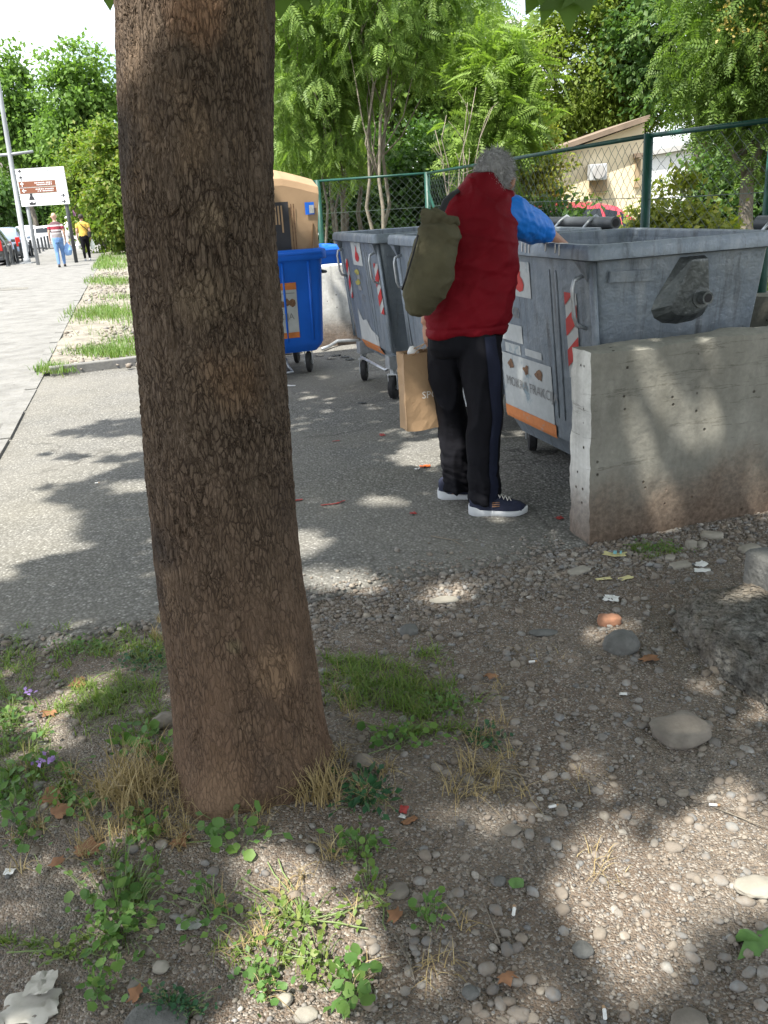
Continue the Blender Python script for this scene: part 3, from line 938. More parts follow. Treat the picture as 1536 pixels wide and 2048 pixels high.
# more filler leaves added to shade the trunk itself
m_ = 4600
ti = crng.integers(0, len(TV), m_)
tp_ = TV[ti]; tp_ = tp_[(tp_[:, 2] < 3.0)]
hh_ = crng.uniform(3.5, 5.6, len(tp_))
FPp = tp_ + SUN[None] * ((hh_ - tp_[:, 2]) / SUN[2])[:, None] + crng.normal(size=(len(tp_), 3)) * .02
V2, F2 = inst(tmpl_plane_s(), FPp, rdirs(crng, len(tp_)), rdirs(crng, len(tp_)) * .5 + SUN, crng.uniform(.05, .085, len(tp_)))
V2, F2 = clear_leaves(V2, F2, len(tp_), 1.25)
V, F = np.concatenate([V, V2]), np.concatenate([F, F2 + len(V)])
np_obj('crown', V - base, F, LM['plane'], plane_tree)
# limbs carrying the canopy
mb = MB(base)
rl = random.Random(5)
for k in range(13):
    for attempt in range(60):
        tgt = CP[rl.randrange(len(CP))]
        if k < 8:
            ang = k / 8 * 6.283 + rl.uniform(-.5, .5)
            tgt = np.array([TTOP[0] + .6 + 3.2 * math.cos(ang), TTOP[1] + 1.5 + 3.6 * math.sin(ang), 5.6 + rl.uniform(-.4, .9)])
        p0 = TTOP + np.array([0, 0, -.25])
        mid = p0 * .5 + tgt * .5 + np.array([rl.uniform(-.2, .2), rl.uniform(-.2, .2), .55])
        pts = [p0, p0 * .75 + mid * .25 + np.array([0, 0, .1]), mid, mid * .4 + tgt * .6 + np.array([0, 0, .1]), tgt]
        dens_ = np.concatenate([np.linspace(pts[q], pts[q + 1], 12) for q in range(4)])
        if not crosses(dens_, 1.2, 42).any(): break
    else:
        continue
    mb.tube(pts, [TRAD * .5, TRAD * .36, .055, .04, .015], 9)
mb.build('limb', LM['bark'], plane_tree, True)
# low sprays whose leaf tips hang into the top of the frame
mb = MB(base); lp, ld, ls = [], [], []
for (px, py, dd, sz, tw) in [(1112, -52, 2.3, .13, -.25), (1140, -48, 2.3, .14, .05), (1160, -52, 2.28, .11, .35), (1092, -60, 2.32, .12, -.5), (1302, -70, 2.5, .12, -.3), (1330, -72, 2.5, .12, .25), (1358, -72, 2.5, .1, .5), (565, -62, 2.25, .12, -.15), (590, -66, 2.25, .11, .25), (612, -64, 2.25, .1, .3), (640, -70, 2.3, .1, .2), (212, -62, 2.3, .1, -.1), (232, -60, 2.3, .1, .3)]:
    p = W(px, py, dd)
    lp.append(p); ld.append((tw, .1, -1)); ls.append(sz)
    mb = MB(base); mb.tube([p, p + np.array([-tw * .05, .02, .16]), p + np.array([-.1, .1, .5])], .003, 5); mb.build('twig', LM['bark'], plane_tree)
lp = np.array(lp)
nr_ = np.tile([.25, -1, .25], (len(lp), 1)) + crng.normal(size=(len(lp), 3)) * .25
for k in range(len(lp)):
    V, F = inst(tmpl_plane(), lp[k:k + 1], np.array(ld[k:k + 1], float), nr_[k:k + 1], np.array(ls[k:k + 1]) * .8)
    np_obj('leaf', V - base, F, LM['plane'], plane_tree)
# ================================================================== grey steel bins
RIM = 1.26
BX, BY = 1.07, 1.37
DROP = 0.0
def inset(z):                                            # how far the tapering sides stand in from the rim's edge
    return float(np.interp(z, [.2 - DROP, .305 - DROP, 1.2], [.2, .135, .05]))
def wheel(parent, c, r, w, heading=0.0, ext=0.0):
    """castor under a bin: fork, tyre and hub; c is the wheel centre (local)"""
    ca, sa = math.cos(heading), math.sin(heading)
    Rm = np.array([[ca, -sa, 0], [sa, ca, 0], [0, 0, 1]])
    cas = MB()
    for s in (-1, 1):
        q = Rm @ np.array([0, s * (w / 2 + .012), 0])
        cas.box(np.array(c) + q + np.array([0, 0, r * .45]), (.05, .006, r * 1.3), heading)
    cas.box(np.array(c) + np.array([0, 0, r * 1.13]), (.075, w + .035, .012), heading)
    cas.lathe([(.028, 0), (.028, .05 + ext)], np.array(c) + np.array([0, 0, r * 1.14]), 'z', 10)
    if ext: cas.box(np.array(c) + [.03, .02, r * 1.14 + .05 + ext * .5], (.14, .12, .05 + ext * .6))
    o = cas.build('castor', M['steel'], parent)
    prof = [(r * .55, -w * .42), (r * .82, -w * .5), (r * .97, -w * .36), (r, 0), (r * .97, w * .36), (r * .82, w * .5), (r * .55, w * .42)]
    def add(mb, pf, nn):
        rings = []
        for rr, h in pf:
            rings.append([np.array(c) + Rm @ np.array([rr * math.cos(q), h, rr * math.sin(q)]) for q in np.linspace(0, 2 * math.pi, nn, endpoint=False)])
        mb.loft(rings)
    t = MB(); add(t, prof, 28); t.build('tyre', M['black'], o, 'auto')
    h = MB(); add(h, [(r * .56, -w * .36), (r * .5, -w * .3), (r * .2, -w * .3), (r * .16, -w * .5), (r * .16, w * .5), (r * .2, w * .3), (r * .5, w * .3), (r * .56, w * .36)], 20)
    h.build('hub', M['steel'], o, 'auto')
def fpt(y, z, off):                                      # point on the long (sticker) face
    return (inset(z) - off, y, z)
def strip_quad(mb, y0, y1, z0, z1, off, n=4):
    V, F = [], []
    for k in range(n + 1):
        z = z0 + (z1 - z0) * k / n
        V += [fpt(y0, z, off), fpt(y1, z, off)]
    for k in range(n):
        F.append((2 * k, 2 * k + 2, 2 * k + 3, 2 * k + 1))
    mb.add(V, F)
def poly_face(mb, pts, off):
    mb.add([fpt(y, z, off) for y, z in pts], [tuple(range(len(pts)))])
def lettering(parent, s, y_left, z, size, off, m):
    """flat print on the long face; y falls from left to right as seen from outside"""
    me, co = text_mesh(s, size)
    out = np.array([fpt(y_left - x, z + y, off) for x, y, _ in co], np.float32)
    me.vertices.foreach_set('co', out.ravel()); me.update()
    return mesh_obj('lettering', me, m, parent)
def reflector(root, yc, z0, z1, w=.115):
    mb = MB(); strip_quad(mb, yc + w / 2, yc - w / 2, z0, z1, .004)
    o = mb.build('reflective_strip', M['white_s'], root)
    r = MB()
    k, step, band = 0, .155, .085
    z = z0 - .1
    while z < z1:
        P = [(yc + w / 2, z), (yc - w / 2, z + .08), (yc - w / 2, z + .08 + band), (yc + w / 2, z + band)]
        # clip to the strip's height
        Q = []
        for i in range(4):
            a, b = P[i], P[(i + 1) % 4]
            def cl(P_, lo, hi):
                res = []
                for i in range(len(P_)):
                    a, b = P_[i], P_[(i + 1) % len(P_)]
                    ia, ib = lo <= a[1] <= hi, lo <= b[1] <= hi
                    if ia: res.append(a)
                    for lim in sorted([lo, hi], key=lambda L: abs(L - a[1])):
                        if (a[1] - lim) * (b[1] - lim) < 0:
                            t = (lim - a[1]) / (b[1] - a[1]); res.append((a[0] + t * (b[0] - a[0]), lim))
                return res
        Q = cl(P, z0, z1)
        if len(Q) >= 3: poly_face(r, Q, .007)
        z += step
    r.build('red_stripe', M['red_s'], o)
def flame(root, yc, zc, w, h):
    mb = MB(); strip_quad(mb, yc + w / 2, yc - w / 2, zc - h / 2, zc + h / 2, .004)
    o = mb.build('flame_sticker', M['poster'], root)
    F_ = [(0, .36), (.08, .2), (.05, .1), (.14, .02), (.2, -.14), (.14, -.3), (0, -.36), (-.14, -.3), (-.18, -.16), (-.1, .02), (-.03, .12)]
    f = MB(); poly_face(f, [(yc - x * w * 1.1, zc + y * h) for x, y in F_], .007); f.build('flame', M['red_s'], o)
def grey_bin(label, loc, marks, lid=True, clear=0.0, drop=0.0):
    root = thing('waste_container', label, 'bin', np.array(loc) + [0, 0, clear], AX, 'open grey steel waste containers in a row')
    # tapered open shell with rounded corners, inside visible
    global DROP
    DROP = drop
    rings = []
    for z, ex in ((.2 - drop, 0), (.215 - drop, .004), (.299 - drop, .014), (.305 - drop, 0), (.55, 0), (.8, 0), (1.0, 0), (1.215, 0)):
        i = inset(z) + ex
        rings.append(rrect(i, BX - i, i, BY - i, .055, z))
    for z in (1.214, .9, .5, .3, .235):
        i = inset(z) + .012
        rings.append(rrect(i, BX - i, i, BY - i, .05, z))
    mb = MB(); mb.loft(rings, True)
    body = mb.build('body', M['galv'], root, 'auto')
    # rolled rim
    def ring(i, z, r=.045): return rrect(i, BX - i, i, BY - i, r, z)
    rm = MB(); rm.loft([ring(.058, 1.19), ring(.012, 1.19), ring(0, 1.196), ring(0, 1.238), ring(.006, 1.25), ring(.012, 1.262), ring(.05, 1.262), ring(.058, 1.255), ring(.06, 1.2), ring(.058, 1.19)], False)
    rim = rm.build('rim', M['galv'], root, 'auto')
    # corner gussets under the rim and vertical pressed ribs on the long face
    for y in (.12, BY - .12):
        gs = MB(); gs.add([(.004, y - .05, 1.19), (.004, y + .05, 1.19), fpt(y, 1.09, .008), (inset(1.19) - .002, y - .05, 1.19), (inset(1.19) - .002, y + .05, 1.19)], [(0, 1, 2), (3, 2, 4), (0, 2, 3), (1, 4, 2)])
        gs.build('gusset', M['galv'], root)
    for y in (.44, .51, 1.24):
        rb = MB(); pts = [fpt(y, z, .001) for z in (1.13, 1.1, .9, .6, .38, .35)]
        rb.tube(pts, [.003, .009, .009, .009, .009, .003], 8, lat=(0, 1, 0), flat=.7)
        rb.build('pressed_rib', M['galv'], body, True)
    for y in (.09, BY - .09):                             # corner posts
        cp_ = MB(); cp_.tube([fpt(y, 1.19, -.002), fpt(y, .7, -.002), fpt(y, .31, -.002)], [.03, .028, .026], 8, lat=(0, 1, 0), flat=.45)
        cp_.build('corner_post', M['galv'], body, True)
    # grab handles near both corners of the long face
    for y in (.17, BY - .17):
        hb = MB(); hb.tube([fpt(y, 1.12, .0), fpt(y, 1.1, .05), fpt(y, 1.06, .062), fpt(y, .93, .062), fpt(y, .89, .05), fpt(y, .87, .0)], .0105, 8)
        hb.build('grab_handle', M['steel'], root, True)
    # lifting boss and trunnion on both short ends
    for sgn, y0 in ((-1, 0.0), (1, BY)):
        def ep(x, z, off): return (x, (inset(z) - off) if sgn < 0 else BY - inset(z) + off, z)
        bs = MB()
        o1 = [(.5, 1.175), (.64, 1.175), (.68, 1.0), (.69, .93), (.665, .89), (.61, .868), (.52, .86), (.44, .872), (.39, .9), (.37, .94), (.385, .985)]
        o2 = [(.53, 1.165), (.62, 1.165), (.645, 1.02), (.65, .96), (.635, .93), (.595, .91), (.53, .905), (.48, .912), (.45, .935), (.445, .96), (.455, .985)]
        A = [ep(x, z, .0) for x, z in o1]; B = [ep(x, z, .055) for x, z in o2]
        n_ = len(A)
        F = [(i, (i + 1) % n_, n_ + (i + 1) % n_, n_ + i) for i in range(n_)] + [tuple(range(n_, 2 * n_))]
        bs.add(A + B, F)
        b_ = bs.build('lifting_boss', M['grime'], root, bevel=.01)
        tr = MB()
        c0 = np.array(ep(.605, .985, .03)); dirn = np.array([0, sgn * 1.0, 0])
        tr.tube([c0, c0 + dirn * .03, c0 + dirn * .031, c0 + dirn * .075], [.05, .05, .03, .03], 16)
        tr.build('trunnion', M['grime'], b_, 'auto')
        hl = MB(); hl.tube([c0 + dirn * .07, c0 + dirn * .0765], .021, 14); hl.build('dark_bore_disc', M['black'], b_)  # black disc in place of the shaded hollow inside the pipe
        pl = MB(); pl.add([ep(.12, 1.09, .003), ep(.37, 1.08, .003), ep(.37, 1.13, .012), ep(.12, 1.14, .012), ep(.12, 1.09, .02), ep(.37, 1.08, .02), ep(.37, 1.13, .022), ep(.12, 1.14, .022)], [(4, 5, 6, 7), (0, 1, 5, 4), (1, 2, 6, 5), (2, 3, 7, 6), (3, 0, 4, 7)])
        pl.build('end_plate', M['galv'], root)
    # undercarriage
    for x in (.26, BX - .26):
        for y in (.27, BY - .27):
            wheel(root, (x - (.1 if clear else 0) * (x < .5), y - .08 * (y < .5 and clear > 0), .1 - clear - .0), .1, .055, .9 if y < .5 else 1.15, clear)
    fr = MB()
    if lid is None: fr.tube([(.18, .3, .165), (.13, .3, .13), (.13, BY - .3, .13), (.18, BY - .3, .165)], .014, 8)
    if lid is None: fr.build('brake_bar', M['steel'], root, True)
    if lid and lid[1] - lid[0] > .8:                      # plastic roll lid swung open behind the bin
        ld = MB(); n_ = 9
        out, inn = [], []
        for k in range(n_):
            q = math.radians(5 + 100 * k / (n_ - 1))
            for R_, lst in ((.4, out), (.385, inn)):
                lst.append((BX + .28 - R_ * .28 * math.sin(q) * 1.0 - .18, R_ * math.cos(q) + .86 - .0))
        V, F = [], []
        for y in (.05, BY - .05):
            V += [(x, y, z) for x, z in out] + [(x, y, z) for x, z in inn]
        m_ = 2 * n_
        for k in range(n_ - 1):
            F += [(k, k + 1, m_ + k + 1, m_ + k), (n_ + k + 1, n_ + k, m_ + n_ + k, m_ + n_ + k + 1), (k + 1, k, n_ + k, n_ + k + 1), (m_ + k, m_ + k + 1, m_ + n_ + k + 1, m_ + n_ + k)]
        F += [(0, m_, m_ + n_, n_), (n_ - 1, 2 * n_ - 1, m_ + 2 * n_ - 1, m_ + n_ - 1)]
        ld.add(V, F)
        ld.build('lid', M['dkplast'], root)
    if lid:
        lo_ = root
        y0_, y1_ = lid
        hb = MB(); hb.tube([(BX + .07, y0_, 1.285), (BX + .07, y1_, 1.285)], .04, 14); hb.build('lid_tube', M['dkplast'], lo_, 'auto')
        ev = MB(); ev.tube([(BX + .07, y0_ - .001, 1.285), (BX + .07, y0_ + .06, 1.285)], .026, 12); ev.build('tube_end', M['black'], lo_, 'auto')
        for y in np.linspace(y0_ + .25, y1_ - .25, 3) if y1_ - y0_ > .8 else [(y0_ + y1_) / 2]:
            br = MB(); br.tube([(BX - .03, y, 1.25), (BX + .02, y, 1.3), (BX + .07, y, 1.33), (BX + .12, y, 1.3), (BX + .1, y, 1.22)], .011, 6); br.build('hinge_strap', M['steel'], lo_, True)
    for f in marks: f(root)
    return root
def marks_near(root):
    reflector(root, .3, .6, 1.03)
    flame(root, .86, 1.06, .26, .19)
    mb = MB(); strip_quad(mb, 1.18, .56, .27, .62, .004); po = mb.build('poster', M['poster'], root)
    mb = MB(); strip_quad(mb, 1.18, .54, .225, .3, .008); mb.build('poster_band', M['poster_o'], po)
    lettering(po, 'MOKRA FRAKCIJA', 1.14, .43, .08, .009, M['greyink'])
    for y, z, s in ((1.06, .56, .036), (.86, .555, .034), (.7, .55, .042)):
        mb = MB(); rr = random.Random(int(y * 100))
        poly_face(mb, [(y + s * (.6 + .9 * rr.random()) * math.cos(q), z + s * (.45 + .7 * rr.random()) * math.sin(q)) for q in np.linspace(0, 6.28, 11, endpoint=False)], .008)
        mb.build('food_picture', M['brownink'], po)
    for y0, y1, z0, z1 in ((1.16, .88, .7, .8), (1.12, .92, .63, .685), (.86, .66, .64, .68)):
        mb = MB(); strip_quad(mb, y0, y1, z0, z1, .004, 2); mb.build('torn_paper', M['poster'], root)
    lettering(root, '10000', 1.12, .84, .09, .005, M['greyink'])
    lettering(root, '1000', 1.1, .93, .06, .005, M['greyink'])
    # white paint drips over the rim
    for k, (y, h) in enumerate(((.3, .05), (.34, .04), (.44, .035), (.62, .05), (.66, .05), (.7, .045), (.82, .04), (.95, .05))):
        mb = MB(); mb.box((-.002, y, 1.245 - h / 2 + .015), (.003, .008, h)); mb.box((.02, y, 1.2635), (.04, .012, .002)); mb.build('paint_drip', M['whiteink'], root)
def marks_far(root):
    reflector(root, .2, .62, 1.03)
    reflector(root, 1.12, .68, 1.03, .08)
    flame(root, .74, 1.09, .3, .2)
    mb = MB(); poly_face(mb, [(1.02, .3), (.45, .3), (.42, .4), (.62, .44), (.74, .52), (.86, .5), (.98, .6)], .005); po = mb.build('torn_poster', M['white_s'], root)
    mb = MB(); strip_quad(mb, 1.0, .42, .24, .315, .008); mb.build('poster_band', M['poster_o'], po)
    for k, (dy, z) in enumerate(((.02, .93), (-.01, .885), (.03, .84), (0, .795))):
        mb = MB(); rr = random.Random(k)
        poly_face(mb, [(.8 + dy + .07 * math.cos(q) * (.6 + rr.random() * .8), z + .026 * math.sin(q) * (.6 + rr.random() * .8)) for q in np.linspace(0, 6.28, 8, endpoint=False)], .005)
        mb.build('faded_sticker', M['faded_yellow'] if k % 2 == 0 else M['greyink'], root)
    lettering(root, 'K2', .78, .68, .085, .005, M['greyink'])
M['faded_yellow'] = simple('faded_yellow', (.3, .27, .07), .7, .4, 40)
C0 = np.array([1.0, 4.0, 0]); A0 = np.array([.05, 7.1, 0])
grey_bin('open grey steel waste bin nearest the camera, behind the foreground wall', C0, [marks_near], (.02, .3), 0.0, .07)
grey_bin('middle open grey steel waste bin, mostly hidden behind the man in red', (C0 + A0) / 2 + [0, 0, -.05], [], (.0, 1.3), .05)
grey_bin('open grey steel waste bin farthest away, with flame sticker and two red and white strips', A0 + [0, 0, -.1], [marks_far], None, .1)

# ------------------------------------------------------------------ blue plastic bins
def blue_bin(label, loc, rz, full=True):
    root = thing('plastic_bin', label, 'bin', loc, rz, 'blue plastic bins')
    root.scale = (1, 1, 1.06)
    L, D, H = 1.36, .98, 1.16                             # local x: length, y: depth, z up; origin front right foot corner
    def ring(i, z, r=.07, j=None): return rrect(-L + i, -i, i if j is None else j, D - i, r, z, 5)
    rings = [ring(.11, .21), ring(.07, .26), ring(.05, .3), ring(.03, .7), ring(.012, 1.05), ring(.005, 1.06)]
    rings += [ring(.03, 1.06), ring(.05, .7), ring(.075, .3), ring(.1, .28)]
    mb = MB(); mb.loft(rings); body = mb.build('body', M['bluep'], root, 'auto')
    rm = MB(); rm.loft([ring(.03, 1.055), ring(-.02, 1.055), ring(-.028, 1.065), ring(-.028, 1.13), ring(-.02, 1.145), ring(.0, 1.15), ring(.02, 1.145), ring(.035, 1.1), ring(.03, 1.055)], False)
    rm.build('rim', M['bluep'], root, 'auto')
    lp_ = MB(); lp_.box((-L / 2, -.03, 1.115), (L - .06, .02, .022)); lp_.build('lip', M['bluep'], root, bevel=.006)
    for x in (-.16, -.42, -.94, -1.2):
        rb = MB(); rb.tube([(x, .012, 1.04), (x, .03, .7), (x, .05, .32)], [.012, .014, .012], 8, lat=(1, 0, 0), flat=.8)
        rb.build('rib', M['bluep'], body, True)
    for x in (-.02, -L + .02):
        tr = MB(); sg = 1 if x > -1 else -1
        tr.tube([(x, D * .5, .98), (x + sg * .07, D * .5, .98)], .03, 12); tr.build('trunnion', M['bluep'], root, 'auto')
        hb = MB(); hb.tube([(x + sg * -.01, .1, .93), (x + sg * .05, .1, .93), (x + sg * .05, .28, .93), (x + sg * -.01, .28, .93)], .013, 8); hb.build('grab_handle', M['dkplast'], root, True)
    for x in (-.2, -L + .2):
        for y in (.18, D - .18):
            wheel(root, (x, y, .1), .1, .05, 1.2 if x > -.5 else .8)
    br = MB(); br.tube([(-.45, .12, .16), (-.45, .0, .1), (-.42, -.06, .06), (-.62, -.1, .05), (-.75, -.08, .06)], .012, 8); br.build('brake_pedal', M['steel'], root, True)
    if full:
        def fp(x, z, o): return (x, float(np.interp(z, [.3, .7, 1.05], [.05, .03, .012])) - o, z)
        def quad(mb, x0, x1, z0, z1, o): mb.add([fp(x0, z0, o), fp(x1, z0, o), fp(x1, z1, o), fp(x0, z1, o)], [(0, 1, 2, 3)])
        mb = MB(); quad(mb, -.95, -.3, .36, .86, .004); st = mb.build('info_sticker', M['white_s'], root)
        mb = MB(); quad(mb, -.95, -.3, .8, .862, .007); mb.build('orange_band', M['orange_s'], st)
        mb = MB(); quad(mb, -.95, -.3, .358, .41, .007); mb.build('orange_band', M['orange_s'], st)
        mb = MB(); quad(mb, -.93, -.32, .765, .771, .007); mb.build('rule', M['greyink'], st)
        for x, z in ((-.4, .69), (-.46, .67), (-.35, .675), (-.55, .68), (-.65, .67)):
            mb = MB(); rr = random.Random(int(-x * 100))
            mb.add([fp(x + .035 * math.cos(q) * (.6 + .7 * rr.random()), z + .035 * math.sin(q) * (.6 + .7 * rr.random()), .007) for q in np.linspace(0, 6.28, 8, endpoint=False)], [tuple(range(8))])
            mb.build('picture', M['brownink'], st)
        me, co = text_mesh('FRAKCIJA', .085)
        w_ = co[:, 0].max()
        me.vertices.foreach_set('co', np.array([fp(-.34 - w_ + x, .53 + y, .008) for x, y, _ in co], np.float32).ravel()); me.update()
        mesh_obj('lettering', me, M['greyink'], st)
    return root
BB = np.array([-.43, 8.72, -.1])
blue_bin('blue plastic waste bin with white and orange sticker, half hidden behind the trunk', BB, AX)
blue_bin('blue plastic bin standing behind the pale low wall, only its upper edge showing', np.array([-.24, 11.25, -.2]), AX + .05, False)

# ------------------------------------------------------------------ big cardboard box standing in the blue bin
R2 = np.array([[math.cos(AX), -math.sin(AX), 0], [math.sin(AX), math.cos(AX), 0], [0, 0, 1]])
def bl(x, y, z): return BB + R2 @ np.array([x, y, z * 1.06])
cb = thing('cardboard_box', 'large brown cardboard box with black print sticking out of the blue bin', 'box', bl(-.6, .45, 1.0), 0)
o_ = cb.location
mb = MB(o_)
xr, xl = -.03, -1.25
prof = [(.08, 1.0), (.06, 1.3), (.055, 1.7), (.075, 1.76), (.3, 1.83), (.62, 1.86), (.84, 1.8), (.86, 1.4), (.85, 1.0)]
rings = []
for t in np.linspace(0, 1, 9):
    x = xl + (xr - xl) * t
    dip = -.09 * max(0, (t - .72) / .28) ** 1.5
    rings.append([bl(x + (.02 if z > 1.6 and t > .9 else 0) - (.04 * (1.2 - z) if t > .9 else 0), y + (.02 * math.sin(t * 7) if z > 1.8 else 0), z + (dip if z > 1.5 else 0)) for y, z in prof])
mb.loft(rings)
mb.build('carton', M['card'], cb, bevel=.008)
def bq(mb, x0, x1, z0, z1, off=.004):
    off += .009
    f = lambda z: float(np.interp(z, [1.0, 1.3, 1.7], [.08, .06, .055]))
    mb.add([bl(x0, f(z0) - off, z0), bl(x1, f(z0) - off, z0), bl(x1, f(z1) - off, z1), bl(x0, f(z1) - off, z1)], [(0, 1, 2, 3)])
mb = MB(o_); bq(mb, -1.1, -.3, 1.1, 1.56); mb.build('black_print', M['ink'], cb)
for k, x in enumerate((-.37, -.4, -.43, -.47)):
    mb = MB(o_); bq(mb, x - .008, x + .008, 1.37 if k else 1.3, 1.53, .007); mb.build('print_line', M['card'], cb)
for x in (-.275, -.25):
    mb = MB(o_); bq(mb, x - .005, x + .005, 1.1, 1.54); mb.build('print_rule', M['brownink'], cb)
mb = MB(o_); bq(mb, -.14, -.05, 1.44, 1.545, .005); lb = mb.build('blue_label', M['bluep'], cb)
mb = MB(o_); bq(mb, -.1, -.055, 1.45, 1.52, .008); mb.build('label_picture', M['white_s'], lb)
mb = MB(o_); mb.add([bl(-.1, .03, 1.14), bl(.0, .16, 1.12), bl(-.02, .2, 1.45), bl(-.07, .05, 1.36)], [(0, 1, 2, 3)]); mb.add([bl(-.104, .034, 1.14), bl(-.004, .164, 1.12), bl(-.024, .204, 1.45), bl(-.074, .054, 1.36)], [(3, 2, 1, 0)]); mb.build('flap', M['card'], cb)
# ================================================================== chain link fence
FP = [(3.05, 4.55), (2.5, 5.62), (2.02, 6.55), (.86, 12.5), (-.66, 13.1), (-3.2, 14.0)]
FTOP = 1.83
fence = thing('chain_link_fence', 'green chain link fence with top rail behind the row of bins', 'fence', (2.02, 6.55, 0))
fo = np.array([2.02, 6.55, 0])
def fence_z0(k): return .8 if k < 2 else (.8 if k == 2 else .05)
for k in range(len(FP) - 1):
    p, q = np.array([*FP[k], 0.0]), np.array([*FP[k + 1], 0.0])
    L = np.linalg.norm(q - p); u = (q - p) / L; nrm = np.array([-u[1], u[0], 0])
    z0 = .84 if k < 2 else .45
    # woven wires: each one a zigzag, neighbours hook into it
    mb = MB(fo)
    pit, amp = .056, .028
    H = FTOP - .03 - z0
    nr = int(L / pit)
    nz_ = int(H / (pit * .92))
    V, F = [], []
    for i in range(nr + 1):
        pts = []
        for j in range(nz_ + 1):
            s = i * pit + (amp if (j + i) % 2 else -amp) * 1.04
            s = min(max(s, 0), L)
            sag = .012 * math.sin(i * .23 + j * .11)
            pts.append(p + u * s + nrm * (.003 * (1 if j % 2 else -1) + sag) + np.array([0, 0, z0 + j * H / nz_]))
        r = .0022
        n0 = len(V)
        for pt in pts:
            V += [pt + u * r, pt + nrm * r * .9 - u * r * .5, pt - nrm * r * .9 - u * r * .5]
        for j in range(len(pts) - 1):
            a = n0 + j * 3
            F += [(a + c, a + (c + 1) % 3, a + 3 + (c + 1) % 3, a + 3 + c) for c in range(3)]
    o = np_obj('wire_mesh', np.array(V) - fo, np.array(F), M['wire'], fence)
    mb = MB(fo); mb.tube([p + [0, 0, FTOP], q + [0, 0, FTOP]], .017, 10); mb.build('top_rail', M['greenp'], fence, True)
    for zt in ((1.42,) if k != 3 else (1.4, .95)):
        mb = MB(fo); mb.tube([p + [0, 0, zt], q + [0, 0, zt - .01]], .0028, 5); mb.build('tension_wire', M['wire'], fence)
for k, (x, y) in enumerate(FP):
    mb = MB(fo); mb.tube([(x, y, -.1), (x, y, FTOP + .015)], .034 if k in (1, 2) else .04, 12); mb.build('post', M['greenp'], fence, True)
mb = MB(fo); mb.tube([(.9, 12.45, .1), (1.0, 11.6, 1.0), (.87, 12.45, 1.6)], .02, 8); mb.build('brace', M['greenp'], fence, True)

# ================================================================== trees and shrubs
def limb_pts(p0, p1, rng, bow=.12, n=6):
    p0, p1 = np.array(p0, float), np.array(p1, float)
    L = np.linalg.norm(p1 - p0)
    w = rng.normal(size=3) * bow * L
    return [p0 + (p1 - p0) * t + w * math.sin(t * math.pi) * .6 + rng.normal(size=3) * .012 * L * (0 < t < 1) for t in np.linspace(0, 1, n)]
def tree(name, label, cat, base, crowns, trunk_r, leaf, m, seed, stems=1, clumps=60, per=120, cr=.45, bark=None, tm=None, shell=.62, up=.5, splay=.25, limbs=26, flowers=0, group=None, droop=.35):
    """crowns: list of (centre offset, radii); leaves gather in clumps, mostly in the outer part of the crown"""
    rng = np.random.default_rng(seed)
    base = np.array(base, float)
    root = thing(name, label, cat, base, group=group)
    cen = []
    for off, rad in crowns:
        nn = max(6, int(clumps * np.prod(rad) ** (2 / 3) / sum(np.prod(r) ** (2 / 3) for _, r in crowns)))
        d = rdirs(rng, nn)
        rr = shell + (1 - shell) * rng.random(nn)
        rr[rng.random(nn) < .3] *= .6
        lump = 1 + 1.1 * fbm(d * 1.7 + seed, seed, 3)
        cen.append(np.array(off) + d * rr[:, None] * lump[:, None] * np.array(rad))
    cen = np.concatenate(cen)
    cen[:, 2] = np.maximum(cen[:, 2], .12)
    cc = np.array(crowns[0][0])
    nl = per + (rng.random(len(cen)) * per * .8 - per * .4).astype(int)
    idx = np.repeat(np.arange(len(cen)), nl)
    N = len(idx)
    spread = cr * (.6 + .8 * rng.random(len(cen)))
    P = cen[idx] + rng.normal(size=(N, 3)) * spread[idx][:, None] * np.array([.55, .55, .38])
    P[:, 2] = np.maximum(P[:, 2], .05)
    out = P - cc
    out /= np.linalg.norm(out, axis=1)[:, None] + 1e-6
    nor = out * .45 + rdirs(rng, N) * .6 + np.array([0, 0, up])
    dd = out * .6 + rdirs(rng, N) * .8; dd[:, 2] -= droop
    V, F = inst(tm or tmpl_simple(), P, dd, nor, leaf * rng.uniform(.65, 1.3, N))
    np_obj('crown', V, F, m, root)
    mb = MB()
    top = cc + np.array([0, 0, -crowns[0][1][2] * .1])
    for s in range(stems):
        a = rng.random() * 6.28
        b0 = np.array([math.cos(a), math.sin(a), 0]) * (.12 * (stems > 1)) * stems ** .5
        tp = top + np.array([math.cos(a), math.sin(a), 0]) * splay * (stems > 1) * crowns[0][1][0] + rng.normal(size=3) * .08
        pts = limb_pts(b0 - [0, 0, .15], tp, rng, .07, 9)
        rr = np.linspace(trunk_r, trunk_r * .35, 9)
        mb.tube(pts, list(rr), 8)
        for _ in range(limbs // stems):
            k = rng.integers(4, 9)
            tgt = cen[rng.integers(len(cen))]
            mb.tube(limb_pts(pts[k], tgt, rng, .1, 5), list(np.linspace(rr[k] * .55, .006, 5)), 5)
    mb.build('trunk', bark or LM['bark'], root, True)
    if flowers:
        sel = cen[np.argsort(cen[:, 1] + .3 * rng.random(len(cen)))[:flowers]]
        fp = np.repeat(sel, 90, 0) + rng.normal(size=(90 * len(sel), 3)) * np.array([.1, .1, .13]) + np.array([0, 0, .12])
        V, F = inst(tmpl_simple(.4), fp, rdirs(rng, len(fp)), rdirs(rng, len(fp)), rng.uniform(.03, .06, len(fp)))
        np_obj('blossom', V, F, LM['flower'], root)
    return root
def at(px, d, z=-.14):
    p = W(px, 500, d); return np.array([p[0], d, z])
fr1, fr2, fr3 = tmpl_frond(7, .2, .5), tmpl_frond(9, .17, .6), tmpl_frond(5, .24, .7)
YD = 'trees in the yard behind the fence'
